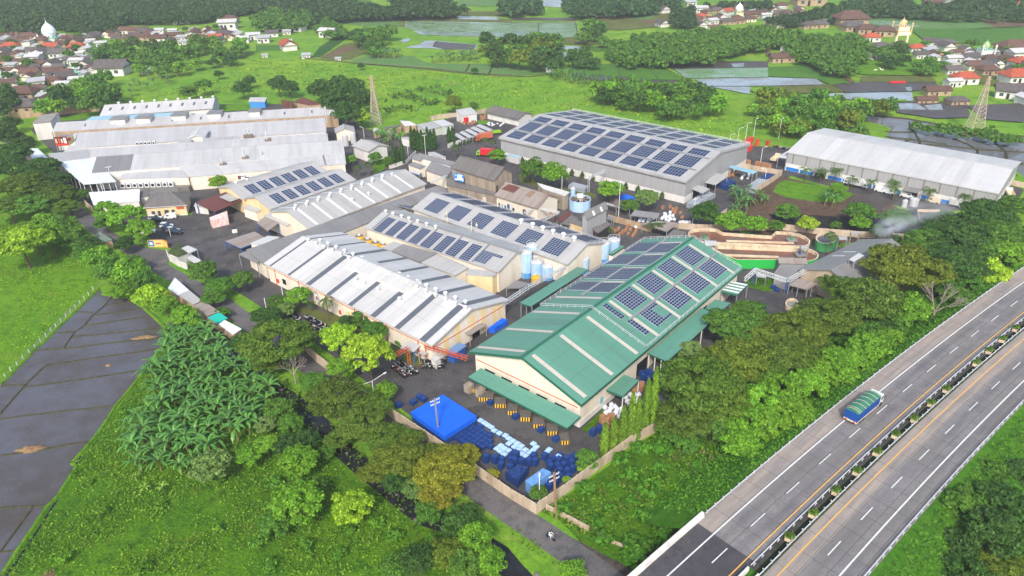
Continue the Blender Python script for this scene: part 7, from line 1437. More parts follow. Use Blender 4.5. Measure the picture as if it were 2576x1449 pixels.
def bike_mesh(p,rider=False):
 for x in(-.62,.62):
  mb=MB();n=12;A=[(x+.29*math.cos(2*math.pi*k/n),-.05,.29+.29*math.sin(2*math.pi*k/n))for k in range(n)];B=[(a,.05,c)for a,_,c in A];mb.poly(A);mb.poly(B[::-1]);[mb.poly([A[(i+1)%n],A[i],B[i],B[(i+1)%n]])for i in range(n)];p.add('wheel',mb,m_tyre)
 mb=MB();side(mb,[(-.75,.62),(-.2,.4),(.25,.4),(.5,.75),(.42,.95),(.3,.6),(-.1,.62),(-.7,.75)],.26);return mb
BK={}
for c,v in dict(black=(30,30,34),white=(220,220,224),red=(170,40,40)).items():
 p=Proto('motorcycle');p.add('body',bike_mesh(p),plain('bike_%s'%c,s2l(v),.35));mb=MB();mb.box((-.32,0,.72),(.75,.26,.1));p.add('seat',mb,m_tyre);mb=MB();mb.bar((.4,-.34,.98),(.4,.34,.98),.05);mb.bar((.42,0,.95),(.62,0,.3),.06);p.add('handlebar',mb,m_rail);BK[c]=p
def bikes(a,b_,n,rows,rz,label,group,jx=.15,rowd=1.9):
 for r in range(rows):
  for k in range(n):
   q=a.lerp(b_,(k+.5)/n);d=(b_-a).normalized();nn=Vector((-d.y,d.x,0));pp=q+nn*rowd*r+Vector((trng.uniform(-jx,jx),trng.uniform(-jx,jx),0));BK[trng.choice(['black','black','white','black','black','black','white','black','red'])].put(label,'motorcycle',(pp.x,pp.y,.03),rz+trng.uniform(-.15,.15)+(math.pi if trng.random()<.3 else 0),1.0,group)
g2=lambda c,r,q,z=.03:G(*Q(c,r,q)[0],z)
bikes(g2(1,2,(505,300)),g2(1,2,(700,400)),16,1,.9,'parked motorcycle in the rear row by the white hall lawn','rear motorcycle rows');bikes(g2(1,2,(480,360)),g2(1,2,(660,450)),15,1,.9,'parked motorcycle in the front row by the white hall lawn','front motorcycle row by the lawn')
bikes(g2(1,2,(180,150)),g2(1,2,(440,330)),16,1,.9,'parked motorcycle in the row toward the pale tree','motorcycle row toward the pale tree')
bikes(g2(1,2,(1375,790)),g2(1,2,(1500,890)),10,2,.8,'parked motorcycle in the left cluster by the orange truss','left motorcycle cluster at the orange truss');bikes(g2(1,2,(1470,900)),g2(1,2,(1620,850)),9,2,2.2,'parked motorcycle in the front cluster on the open yard','middle motorcycle cluster on the yard')
bikes(g2(1,2,(1660,800)),g2(1,2,(1900,800)),14,2,1.9,'parked motorcycle in the right cluster by the small white shed','right motorcycle cluster at the white shed');bikes(G(*c6((885,285))[0],.03),G(*c6((1120,335))[0],.03),11,1,.7,'parked motorcycle by the far end of the white warehouse','motorcycles by the white warehouse')
bikes(g2(0,1,(1290,925)),g2(0,1,(1340,975)),3,1,.9,'motorcycle standing at the street side near the billboard','motorcycles at the street side')
p=Proto('motorcycle');p.add('body',bike_mesh(p),plain('bike_blue',s2l((40,70,120)),.35));mb=MB();mb.box((-.32,0,.72),(.75,.26,.1));p.add('seat',mb,m_tyre);mb=MB();mb.bar((.4,-.34,.98),(.4,.34,.98),.05);mb.bar((.42,0,.95),(.62,0,.3),.06);p.add('handlebar',mb,m_rail)
pr_=G(*Q(2,3,(388,1075))[0],.04);p.put('dark motorcycle ridden along the street at the bottom','motorcycle',pr_,math.pi-.72+math.pi,1.15)
J2=[(-.25,0,.88),(-.22,0,1.1),(-.12,0,1.34),(-.1,0,1.42),(-.06,0,1.52),(-.05,0,1.64),(-.12,-.18,1.32),(.08,-.26,1.12),(.36,-.28,1.02),(-.12,.18,1.32),(.08,.26,1.12),(.36,.28,1.02),(-.2,-.1,.84),(.15,-.16,.78),(.12,-.17,.38),(.26,-.17,.34),(-.2,.1,.84),(.15,.16,.78),(.12,.17,.38),(.26,.17,.34)]
m2=human('body',J2,E_,RR);m2.materials.clear();m2.materials.append(plain('white_jacket',s2l((232,230,220)),.8));RP=Proto('person');RP.add('body',m2,None);b=MB();b.lathe((-.05,0,1.5),[(.1,0),(.15,.08),(.13,.2),(0,.27)],10);RP.add('helmet',b,plain('dark_helmet',s2l((60,62,70)),.3))
RP.put('person in a white jacket and helmet riding the motorcycle on the street','person',pr_,math.pi-.72+math.pi,1.15)
m_crate=dirty('blue_crate',s2l((38,72,138)),s2l((20,36,80)),5,.5,.7);m_wrap=dirty('pale_blue_wrap',s2l((176,206,236)),s2l((130,170,215)),2,.4,.5);m_tarp=dirty('bright_blue_tarp',s2l((22,104,232)),s2l((18,84,200)),.6,.6,.5)
CR=Proto('crate_stack');mb=MB()
for z in(0,.42,.84,1.26):
 mb.box((0,0,z),(1.1,1.1,.05))
 for k in range(4):mb.box((-.5+.333*k,-.54,z+.06),(.12,.05,.3));mb.box((-.5+.333*k,.54,z+.06),(.12,.05,.3));mb.box((-.54,-.5+.333*k,z+.06),(.05,.12,.3));mb.box((.54,-.5+.333*k,z+.06),(.05,.12,.3))
 mb.box((0,0,z+.08),(.94,.94,.26))
CR.add('crate_stack',mb,m_crate)
WP=Proto('wrapped_pallet');mb=MB();mb.box((0,0,.12),(1.15,1.15,1.0));WP.add('load',mb,m_crate);mb=MB()
a=[(-.6,-.6),(.6,-.6),(.6,.6),(-.6,.6)];mb.prism(a,.75,1.14);b4=[(x*.7,y*.7,1.34)for x,y in a];[mb.poly([(a[i][0],a[i][1],1.14),(a[(i+1)%4][0],a[(i+1)%4][1],1.14),b4[(i+1)%4],b4[i]])for i in range(4)];mb.poly(b4);WP.add('hood',mb,m_wrap);mb=MB();mb.box((0,0,0),(1.2,1.2,.12));WP.add('pallet',mb,w_old)
ay=math.atan2(gr.u.y,gr.u.x)
for c_,r_,L in((2,3,((10,120),(55,145),(25,178),(95,172),(65,208),(135,210),(215,148),(245,182),(215,212),(180,240),(95,248),(140,274),(375,208),(345,238),(465,275))),(1,3,((2400,15),(2450,42),(2510,65),(2545,95),(2465,168),(2545,148),(2425,198),(2500,195),(2460,225),(2545,218),(2500,255))),(1,2,((2260,1362),(2300,1388),(2335,1410),(2370,1432)))):
 for k,q in enumerate(L):WP.put('pallet of goods under a pale blue hood in the crate yard','pallet',g2(c_,r_,q),ay,.86,'pallets under pale blue hoods')
def stackfield(poly,d,label,group,n=60,s=(.9,1.1),zs=(.6,1.2),proto=None,cat='crate stack'):
 for x,y in scatter(GP(poly),d,trng,n):(proto or CR).put(label,cat,(x,y,.03),ay+trng.choice((0,0,.1,-.1)),(1,1,trng.uniform(*zs)),group)
wedge=Q(1,3,(1910,60),(2030,0),(2250,-60),(2390,60),(2380,180),(2150,190))
U_=Vector((math.cos(ay),math.sin(ay),0));V_=Vector((-U_.y,U_.x,0));o_=G(*wedge[0],0);WPoly=[(v.x,v.y)for v in GP(wedge)];k=0
for i in range(-12,14):
 for j in range(-12,14):
  q=o_+U_*1.18*i+V_*1.18*j
  if inpoly(q.x,q.y,WPoly):CR.put('blue crate stack in the tight block beside the blue tarpaulin','crate stack',(q.x,q.y,.03),ay,(1,1,.45),'tight block of blue crates');k+=1
stackfield(Q(2,3,(0,230),(150,290),(420,250),(640,270),(640,420),(500,540),(380,590),(330,520),(400,400),(320,340),(190,360),(0,330)),1.28,'blue crate stack in the disordered heap near the wall corner','blue crate stacks near the wall corner',110)
stackfield(Q(1,3,(2260,260),(2380,250),(2576,290),(2576,400),(2460,380),(2300,340)),1.5,'blue crate stack beside the yellowish rain tree','blue crate stacks beside the rain tree',22)
stackfield(Q(2,2,(1290,880),(1490,860),(1510,940),(1400,1000),(1280,960)),1.5,'blue crate stack in the shade beside the small green canopy','blue crate stacks behind the small canopy',26,zs=(.8,1.5));stackfield(Q(2,2,(820,1449),(850,1390),(930,1370),(940,1449)),1.4,'blue crate stack beside the columnar trees','blue crate stacks by the columnar trees',12);stackfield(Q(2,3,(740,60),(800,0),(900,0),(800,80)),1.4,'blue crate stack at the inner side of the columnar trees','blue crates inside the columnar trees',8)
for c_,r_,q,l in((1,2,(1650,1110),'upper blue crate pile on the open yard'),(1,2,(1690,1135),'lower blue crate pile next to the upper one'),(1,2,(1585,1165),'lone blue crate pile with a clear sheet beside it'),(1,2,(1435,1195),'blue crate pile nearest the yard wall'),(1,2,(2360,1165),'blue crate pile between striped barriers, far one'),(2,2,(35,1310),'blue crate pile between striped barriers, middle one'),(2,2,(290,1440),'blue crate pile between striped barriers, near one'),(2,3,(440,85),'blue crate pile beside the last striped barrier')):CR.put(l,'crate stack',g2(c_,r_,q),ay,(1.2,1.1,.6),None)
def tarped(label,px,h,mat,under=None,sag=.25,name='tarpaulin_stack',group=None,cat='covered stack'):
 P=[G(*q,h)for q in px];P=P[::-1]if(P[1]-P[0]).cross(P[2]-P[0]).z<0 else P;c=sum(P,Vector())/len(P);c.z=0;t=thing(name,label,cat,c,group);rng=random.Random(int(c.x*7));mb=MB();n=10
 z=lambda p,hh:Vector((p.x,p.y,hh));g=[[P[0].lerp(P[1],i/n).lerp(P[3].lerp(P[2],i/n),j/n)+Vector((0,0,rng.uniform(-sag,sag*.4)*(0<i<n and 0<j<n)))for j in range(n+1)]for i in range(n+1)]
 for i in range(n):
  for j in range(n):mb.poly([g[i][j],g[i+1][j],g[i+1][j+1],g[i][j+1]])
 lo=.0 if under is None else h*.55
 for i in range(4):mb.poly([z(P[i],lo),z(P[(i+1)%4],lo),P[(i+1)%4],P[i]])
 mb.build('tarpaulin',mat,t)
 if under:m=MB();m.prism([(p.lerp(c,.02).x,p.lerp(c,.02).y)for p in P],0,h-.3);m.build('load',under,t)
 return t
tb=tarped('big bright blue tarpaulin over stacked crates in the front yard',[(1033,1036),(1114,992),(1199,1046),(1118,1098)],2.6,m_tarp,m_crate,.1)
m_tarpd=dirty('dark_blue_tarp',s2l((34,62,120)),s2l((24,44,84)),.8,.5,.6);m_clear=dirty('clear_plastic_cover',s2l((160,168,176)),s2l((110,116,122)),1,.3,.7)
tarped('dark blue covered stack left of the pale blue tank container',Q(2,3,(-70,400),(60,330),(165,350),(60,490)),2.0,m_tarpd)
tarped('pale blue steel tank container with piping near the wall corner',Q(2,3,(135,488),(312,362),(395,402),(205,548)),2.6,dirty('light_blue_container',s2l((110,160,214)),s2l((70,110,170)),.8,.4),None,.03,'tank_container',None,'container')
for lab,px,h,m in(('dark blue tarped stack under the pale canopy of the grey warehouse',c6((60,840),(180,880),(325,800),(200,755)),1.8,m_tarpd),('pale clear covered stack along the yard wall, far one',c6((560,820),(690,860),(800,780),(660,755)),1.8,m_clear),('pale clear covered stack along the yard wall, near one',c6((470,890),(600,925),(690,860),(560,825)),1.8,m_clear),
('long dark blue covered stack at the wall corner',c6((690,740),(790,780),(905,700),(790,680)),1.6,m_tarpd),('small dark blue covered stack above the banana clump',c6((300,970),(380,990),(430,930),(370,905)),1.2,m_tarpd),('clear plastic covered stack at the grey warehouse corner, left',Q(2,1,(1755,590),(1850,625),(1935,560),(1850,530)),1.8,m_clear),('clear plastic covered stack at the grey warehouse corner, right',Q(2,1,(1850,530),(1950,550),(2050,500),(1960,475)),1.6,m_clear),
('bright blue covered stack behind the tree by the grey warehouse',Q(2,1,(1080,520),(1160,555),(1240,535),(1150,505)),1.2,m_tarp),('grey covered stack beside the two warehouse trees',c4((1090,300),(1340,365),(1390,310),(1160,250)),1.6,m_clear),('blue covered crate pile under the white hall gable',Q(1,2,(2340,400),(2400,400),(2530,320),(2480,300)),1.6,m_tarp)):tarped(lab,px,h,m)
RC=Proto('red_crate_stack');mb=MB();[mb.box((0,0,z),(1.2,1.2,.26))for z in(0,.32,.64,.96,1.28,1.6,1.92)];RC.add('red_crate_stack',mb,dirty('red_crate',s2l((216,74,56)),s2l((180,40,50)),1,.6,.8))
for k,q in enumerate(((420,330),(470,350),(520,350),(545,320),(445,290),(490,300),(530,270),(460,260),(500,240),(540,230),(500,210),(630,270),(640,240),(795,260),(560,205))):RC.put('stack of red and orange crates behind the grey warehouse','crate stack',G(*c6(q)[0],.03),k*.4,1.0,'red crate stacks')
SK=Proto('sack');mb=MB();mb.lathe((0,0,0),[(.5,0),(.62,.25),(.55,.6),(.3,.85),(.1,.9),(.16,1.05)],7);SK.add('sack',mb,dirty('white_sack',s2l((224,226,232)),s2l((170,176,190)),2,.7,.5))
BL=Proto('carton_bale');mb=MB();mb.box((0,0,0),(1.1,.9,.9));mb.box((.05,0,.92),(1.0,.8,.5),.2);BL.add('carton_bale',mb,dirty('cardboard',s2l((176,130,96)),s2l((130,90,66)),2,.9,.6))
stackfield(Q(2,2,(1110,1120),(1180,1075),(1300,1090),(1290,1160),(1180,1190)),.95,'big white sack in the group beside the small green canopy','white sacks beside the small canopy',22,zs=(.9,1.2),proto=SK,cat='sack');stackfield(Q(2,2,(935,1190),(1030,1180),(1120,1230),(1080,1320),(960,1330),(930,1290)),.95,'big white sack in the group nearest the columnar trees','white sacks near the columnar trees',22,zs=(.9,1.3),proto=SK,cat='sack')
stackfield(Q(2,1,(1500,760),(1530,700),(1600,690),(1640,780),(1560,790)),1.0,'white sack in the pile beside the blue machine','white sacks beside the blue machine',16,proto=SK,cat='sack');stackfield(Q(2,1,(1680,800),(1700,785),(1790,795),(1770,815)),.9,'white sack in the row by the dark tree','white sacks by the dark tree',8,proto=SK,cat='sack');stackfield(Q(2,1,(1270,790),(1270,760),(1420,765),(1400,790)),1.0,'pale sack under the grey sheet canopy','sacks under the sheet canopy',12,proto=SK,cat='sack')
for k,q in enumerate(((1230,1040),(1300,1025),(920,1360),(1000,1345),(960,1370),(935,1420))):BL.put('brown carton bale near the white sacks, %s from the back'%ORD[k],'bale',g2(2,2,q),k,1.4,'brown carton bales')
for c_,L in((0,((330,520),(370,525),(410,530),(450,535),(500,560),(630,580),(670,590),(720,600),(770,610),(810,620))),):
 for k,q in enumerate(L):BL.put('carton covered pallet along the wall right of the grey warehouse, %s from the left'%ORD[k],'pallet',G(*c6(q)[0],.03),.3,1.5,'carton pallets along the wall',name='carton_bale')
tarped('pile of white and red bagged goods under the maroon canopy',Q(0,1,(2105,740),(2125,770),(2290,730),(2285,672)),3.0,dirty('red_white_bags',s2l((236,226,220)),s2l((214,90,80)),1.6,.8,.9),None,.15,'bagged_goods',None,'bagged goods')
def stripem():
 b=NB('yellow_black_stripes');wv=b.n('ShaderNodeTexWave');wv.bands_direction='X';wv.inputs['Scale'].default_value=.56;b.l(b.uv(),wv.inputs['Vector']);b.col(b.mix(b.ramp(wv.outputs['Fac'],.48,.52),s2l((30,28,28)),s2l((240,190,70))));return b.m
m_str=stripem()
for k,(c_,r_,a,b_)in enumerate(((1,2,(2175,1050),(2245,1075)),(1,2,(2237,1140),(2388,1148)),(1,2,(2398,1208),(2512,1210)),(1,2,(2528,1278),(2630,1282)),(2,2,(80,1342),(190,1345)),(2,2,(210,1412),(325,1415)),(2,3,(350,35),(462,36)),(2,3,(492,132),(582,126)))):
 A,B=g2(c_,r_,a,0),g2(c_,r_,b_,0);d=(B-A).normalized();n=Vector((-d.y,d.x,0));mb=MB();mb.prism([A,B,B+n*2.6,A+n*2.6],0,1.1,0,1);t=mb.build('loading_dock',[m_str,dirty('dark_dock',s2l((104,100,96)),s2l((70,66,62)),1)]);tag(t,'yellow and black striped loading dock in front of the green hall, %s from the left'%ORD[k],'loading dock','striped loading docks')
for k,q in enumerate(((2145,1040),(2260,1085))):mb=MB();p=g2(1,2,q,0);mb.box(p,(1.8,1.6,1.9),ay);mb.box((p.x,p.y,1.9),(1.9,1.7,.1),ay);tag(mb.build('wooden_crate',w_old),'dark wooden crate at the left end of the loading docks, %s one'%('larger','smaller')[k],'crate','dark crates at the docks')
m_bw=dirty('weathered_panel_wall',s2l((206,188,166)),s2l((130,110,90)),.5,.85,.7)
def wall(label,px,h,mat=None,step=2.6,th=.18,name='boundary_wall',cat='wall',posts=True,z0=0):
 P=GP(px,0);c=sum(P,Vector())/len(P);t=thing(name,label,cat,c);mb,pm=MB(),MB()
 for a,b_ in zip(P[:-1],P[1:]):
  mb.bar(a+Vector((0,0,h/2)),b_+Vector((0,0,h/2)),th,0,h);n=max(1,int((b_-a).length/step))
  for k in range(n+1):
   q=a.lerp(b_,k/n);pm.box((q.x,q.y,0),(.26,.26,h+.12),math.atan2(b_.y-a.y,b_.x-a.x))
 mb.build('panels',mat or m_bw,t)
 if posts:pm.build('posts',mat or m_bw,t)
 return t
wall('weathered panel wall of the front yard along the street',[(770,885),(799,912),(836,940),(889,985),(939,1018),(1000,1060),(1120,1140),(1226,1214),(1288,1257),(1349,1293)],2.6)
wall('weathered panel wall between the crate yard and the rough field',[(1349,1293),(1375,1274),(1420,1244),(1508,1179),(1588,1119),(1645,1088)],2.6)
wall('low concrete panel fence beside the leaning power pole',Q(2,3,(350,780),(550,880),(660,940),(765,998)),1.3,None,2.4)
wall('short piece of concrete panel fence near the street end',Q(2,3,(868,1060),(985,1112)),1.3,None,2.4);wall('broken concrete fence running under the bridge parapet',Q(2,3,(985,1112),(1100,1150),(1210,1225),(1330,1275),(1400,1310)),.7,m_bw,2.6)
wall('tan brick boundary wall behind the left complex',[(12,303),(120,291),(255,279)],3.6,w_tan,3.4);wall('white gate wall beside the mossy gate house',Q(0,1,(1690,1130),(1715,1180),(1800,1230),(1890,1265)),2.2,w_white,2.6)
wall('wall between the street and the pale blue roofed building',Q(0,1,(850,610),(940,690)),2.4,m_bw,2.6);wall('white boundary wall left of the lean-to shed',c3((870,290),(1010,262),(1250,235)),2.2,m_bw,2.8);wall('white boundary wall between the lean-to shed and the storehouse',c3((1570,200),(1700,165)),2.2,m_bw,2.8)
wall('white wall along the motorcycle parking',c3((1130,705),(1225,665),(1400,610),(1570,560)),1.9,w_white,3);wall('tan panel wall right of the grey warehouse, outer part',c6((300,575),(620,645),(980,705)),2.0,m_bw,2.8);wall('tan panel wall between yard and brown earth',c6((1005,715),(850,830),(620,975)),2.4,m_bw,2.8)
wall('panel wall section behind the dark tree',c5((890,190),(770,270)),2.4,m_bw,2.6);wall('pale panel wall behind the settling ditch and chimney',Q(2,1,(1620,850),(1900,870))+Q(3,1,(160,868),(480,905),(900,940),(1500,975)),2.2,m_bw,3);wall('panel wall at the right end of the white warehouse',Q(3,1,(2430,410),(2600,445)),2.0,m_bw,3)
wall('cream front wall of the hall row with small shrubs',c3((1115,1300),(1500,1470),(1700,1560)),2.6,w_cream,5,.4);wall('white low wall beside the thin cypresses',c3((245,1020),(320,1000),(500,940),(640,800)),1.6,w_white,3)
wall('old brown wall across the black yard',Q(2,1,(970,770),(1200,830),(1400,890)),2.2,w_tan,3);wall('pale wall foot of the far creeper wood',Q(3,0,(450,1085),(770,1100)),2.0,m_bw,3)
poster('yellow gate wall with a blue picture panel by the street',Q(0,1,(1500,1038),(1655,1036)),(.0,2.6),[(236,190,110),(.03,.38,.1,.9,(60,120,180)),(.1,.3,.3,.7,(210,220,230)),(.45,.9,.2,.8,(228,200,150)),(.5,.85,.4,.6,(180,110,60))],'gate_sign')
poster('orange end panel of the gate wall turning to the lane',Q(0,1,(1655,1036),(1695,1050)),(.0,2.6),[(214,150,70),(.1,.9,.2,.8,(236,190,110))],'gate_sign')
fp=Q(0,2,(940,22),(895,75),(852,118),(808,165),(762,208),(715,250),(668,294),(618,346),(568,402),(520,440),(467,494),(413,548),(357,606),(298,656),(237,720),(178,784),(112,840),(57,904),(0,985))+[(263,704)]
t=thing('post_fence','row of white concrete fence posts along the flooded paddy','fence',G(*fp[9],0));b=MB();b.box((0,0,0),(.14,.14,1.25));pmh=b.data('post',m_wall)
for q in fp:o=bpy.data.objects.new('post',pmh);C.objects.link(o);o.parent=t;o.location=G(*q,0)-t.location
mb=MB();srt=sorted([G(*q,0)for q in fp],key=lambda v:v.x);[mb.bar(a+Vector((0,0,h)),b_+Vector((0,0,h)),.02)for a,b_ in zip(srt[:-1],srt[1:])for h in(.5,1.0)];mb.build('wire',m_grey,t)
def pole(px,h,label,arms=1,lean=0.,mat=None,r=.16,adir=.6):
 p=G(*px,0);t=thing('power_pole',label,'power pole',p);mb=MB();tp_=p+Vector((lean,0,h));mb.bar(p,tp_,r*2);mb.build('pole',mat or m_pier,t)
 if arms:
  mb=MB();d=Vector((math.cos(adir),math.sin(adir),0))
  for k in range(arms):c=p.lerp(tp_,.95-.09*k);mb.bar(c-d*1.1,c+d*1.1,.12);[mb.box((c.x+d.x*s_,c.y+d.y*s_,c.z+.05),(.12,.12,.25))for s_ in(-1.,-.5,.5,1.)]
  mb.build('crossarm',m_steel,t)
 return t
pole((1105,1098),10,'tall white power pole standing at the blue tarpaulin',2,-.3);pole(Q(2,3,(448,868))[0],11,'leaning wooden power pole with crossarms outside the wall corner',2,-.6,dirty('pole_wood',s2l((150,120,92)),s2l((100,80,60)),1),.2)
for q,h,l in((Q(0,1,(1150,440))[0],9,'thin pole in front of the large white canopy'),(Q(0,1,(1070,590))[0],11,'pole beside the pale blue roofed building'),(Q(0,1,(1055,655))[0],8,'short pole at the street wall'),(c3((790,800))[0],9,'pole behind the long grey low roof'),(c3((530,850))[0],7,'thin white pole near the small canteen'),(c4((992,470))[0],8,'pole beside the bright roof of the workshop'),(c4((1845,800))[0],14,'tall thin pole by the bare tree'),(Q(2,1,(1815,820))[0],10,'pole in front of the dark dense tree'),(Q(1,2,(275,95))[0],7,'street pole by the white hall corner'),(Q(1,2,(115,260))[0],5,'white pole in the left motorcycle row')):pole(q,h,l,1 if h>8 else 0,0,m_steel,.09)
def lamp(px,h,label,L=1.4,a=.3,double=False,group='yard lamp posts'):
 p=G(*px,0);t=thing('street_lamp',label,'street lamp',p,group);mb=MB();mb.bar(p,p+Vector((0,0,h)),.16);mb.build('post',m_steel,t);
 for s_ in((1,-1)if double else(1,)):
  d=Vector((math.cos(a),math.sin(a),0))*s_;mb=MB();mb.bar(p+Vector((0,0,h)),p+d*L+Vector((0,0,h+.5)),.1);mb.build('arm',m_steel,t);q=p+d*(L+.3)+Vector((0,0,h+.42));mb=MB();mb.box(q,(.8,.35,.16),a);mb.build('lamp_head',m_wall,t)
lamp(c6((220,275))[0],5,'yard lamp behind the grey warehouse, lowest of three');lamp(c6((335,265))[0],7.5,'yard lamp behind the grey warehouse, middle of three');lamp(c6((460,205))[0],8,'yard lamp behind the grey warehouse, tallest of three');lamp(c6((680,590))[0],8,'curved yard lamp beside the carton pallets');lamp(c6((755,800))[0],4.5,'lamp at the pale covered stacks',1.2,2.8)
lamp(Q(2,3,(275,700))[0],5.5,'single lamp inside the wall corner',.5,1.5);lamp(Q(2,3,(1195,95))[0],6.5,'lamp between the columnar trees',1.2,2.6);lamp(Q(1,2,(1190,1100))[0],4.5,'double armed lamp above the yard wall',3.2,.75,True);lamp(c2((2120,470))[0],5,'lamp behind the rear grey roof end',.8,3.1);lamp(c2((2440,720))[0],5,'lamp by the small rust banded roof',.8,3.1);lamp(Q(0,1,(1720,930))[0],3,'low lamp at the car park edge',.3);lamp(Q(3,0,(105,1400))[0],9,'thin pole lamp in the meadow beside the white warehouse',.5);lamp(Q(2,0,(2425,1400))[0],9,'thin pole lamp right of the three yard lamps',.5)
def pylon(px,h,b0,label,tilt=0.):
 p=G(*px,0);t=thing('transmission_tower',label,'pylon',p);W=lambda z:b0*.5*(1-z/h)**1.25+.32
 co=lambda z,k:p+Vector(((1,1,-1,-1)[k]*W(z),(1,-1,-1,1)[k]*W(z),z));zs=[h*(1-(1-k/13)**1.0)for k in range(14)]
 for k in range(4):mb=MB();[mb.bar(co(a,k),co(b_,k),.2)for a,b_ in zip(zs[:-1],zs[1:])];mb.build('leg',m_py,t)
 mb=MB()
 for a,b_ in zip(zs[:-1],zs[1:]):
  for k in range(4):mb.bar(co(a,k),co(b_,(k+1)%4),.1);mb.bar(co(a,(k+1)%4),co(b_,k),.1);mb.bar(co(b_,k),co(b_,(k+1)%4),.1)
 mb.build('bracing',m_py,t)
 for z in(.78,.87,.95):
  mb=MB();w_=1.6+(1-z)*3
  for s_ in(-1,1):q=p+Vector((s_*w_,s_*.6,z*h));[mb.bar(co(z*h,k),q,.1)for k in range(4)]
  mb.build('crossarm',plain('pylon_orange',s2l((214,150,110)),.6),t)
m_py=dirty('pylon_steel',s2l((196,188,176)),s2l((200,140,100)),.3,.6,.6)
pylon((947,313),24,4.8,'lattice pylon in the meadow behind the left complex');pylon((2447,337),26,6.0,'lattice pylon standing in the flooded field at the right')
patch('pylon_mound',[G(*q,0)[:2]for q in Q(3,0,(1915,1330),(1960,1318),(2080,1325),(2128,1362),(2000,1376),(1930,1355))],.3,m_straw,False)
PL=Proto('planter');b=MB();[b.box((x,y,0),s)for x,y,s in((-.5,0,(.1,1.1,.65)),(.5,0,(.1,1.1,.65)),(0,-.5,(1.1,.1,.65)),(0,.5,(1.1,.1,.65)))];PL.add('box',b,m_cw);b=MB();b.box((0,0,.45),(.9,.9,.1));PL.add('soil',b,g_earth);pm2=crown('shrub',.75,.8,9,320,.24,77,.45);pm2.transform(Matrix.Translation((0,0,.95)));PL.add('shrub',pm2,None)
k=0
for c_,r_,q in((3,3,(210,1085)),(3,3,(450,850)),(3,3,(675,620)),(3,3,(890,425)),(3,3,(1090,230)),(3,3,(1277,55)),(3,2,(1465,1345)),(3,2,(1632,1185)),(3,2,(1785,1045)),(3,2,(2085,780)),(3,2,(2215,655)),(3,2,(2350,540)),(3,2,(2480,430))):
 p=G(*Q(c_,r_,q)[0],HZ);yy=min(range(8000,26000),key=lambda y:(hpt(y/100,8.9)-p).length)/100 if False else p.y;PL.put('planter box with a shrub in the highway median, %s from the bottom'%ORD[k],'planter',Vector((p.x,p.y,HZ)),.8,(1.1,1.1,1.1),'planters in the highway median',jit(s2l((96,130,44))));k+=1
def bare(px,h,sp,label,seed,mat):
 p=G(*px,0);rng=random.Random(seed);t=thing('bare_tree',label,'tree',p);mb,tw=MB(),MB()
 def grow(a,d,L,r,n):
  b_=a+d*L;(mb if n>2 else tw).bar(a,b_,r*2)
  if n==0:return
  for _ in range(3):grow(b_,(d+Vector((rng.uniform(-1,1),rng.uniform(-1,1),rng.uniform(-.3,.6)))*sp).normalized(),L*.72,r*.55,n-1)
 grow(p,Vector((0,0,1)),h*.3,h*.016,5);mb.build('trunk',mat,t);tw.build('twigs',mat,t)
m_bare=plain('pale_bark',s2l((158,146,138)),.9)
bare(Q(3,2,(1630,385))[0],14,.62,'bare grey tree on the highway bank',3,m_bare);bare(Q(1,2,(400,960))[0],8,.8,'bare branched tree leaning over the stream',6,m_bare);bare(c4((1810,760))[0],7,.7,'bare brown tree behind the tall grey shed',9,m_bare)
def truss(label,pts,zs,mat,w=.7,legs=(),lm=None,name='pipe_bridge'):
 P=[G(*q,z)for q,z in zip(pts,zs)];t=thing(name,label,'pipe bridge',Vector((P[0].x,P[0].y,0)));mb=MB()
 for a,b_ in zip(P[:-1],P[1:]):
  n=max(2,int((b_-a).length/1.2));
  for h in(0,w):mb.bar(a+Vector((0,0,h)),b_+Vector((0,0,h)),.14)
  sd=(b_-a).cross(Vector((0,0,1))).normalized()*.7
  for h in(0,w):mb.bar(a+sd+Vector((0,0,h)),b_+sd+Vector((0,0,h)),.12)
  for k in range(n):q0,q1=a.lerp(b_,k/n),a.lerp(b_,(k+1)/n);mb.bar(q0,q1+Vector((0,0,w)),.08);mb.bar(q0+sd,q0+sd+Vector((0,0,w)),.08);mb.bar(q0,q0+sd,.08)
 mb.build('truss',mat,t)
 for q,z in legs:
  g=G(*q,0);mb=MB()
  for d in(-.3,.3):mb.bar(g+Vector((d,0,0)),g+Vector((d,0,z)),.14)
  for k in range(int(z)):mb.bar(g+Vector((-.3,0,k)),g+Vector((.3,0,k+1)),.07)
  mb.build('leg',lm or mat,t)
truss('orange steel truss over the motorcycle parking, left part',Q(1,2,(1375,690),(1530,610)),(4.4,4.4),m_orange,.7,((Q(1,2,(1545,775))[0],4.6),));truss('orange steel truss running to the green hall',Q(1,2,(1710,590),(2135,715)),(4.6,4.6),m_orange,.8,((Q(1,2,(1728,742))[0],4.8),))
truss('white conveyor bridge on blue legs between green hall and boiler house',c5((1165,1175),(1330,1028),(1820,1188),(2065,1045)),(3.2,5.8,5.2,5.4),m_steel,.9,((c5((1285,1215))[0],5.4),(c5((1790,1360))[0],5.0)),m_bluep,'conveyor_bridge')
truss('grey pipe gantry crossing the lane to the grey warehouse',c4((1390,195),(1640,85)),(5.4,6.4),m_rail,.7,((c4((1395,405))[0],5.6),));truss('pipe rack along the rear side of the solar hall',c4((420,720),(600,640),(960,720),(740,830)),(4,4,4,4),m_steel,.5,())
truss('long pipe rack between the cream wall and the solar hall',[c3((860,1235))[0],c3((1100,1130))[0]],(5,5),m_steel,.5,());truss('pipe bundle between the white hall and the green hall',Q(1,2,(2470,175),(2640,60))+Q(2,1,(150,1449),(560,1230)),(5,5.4,5.4,5.4),m_rail,.8,())
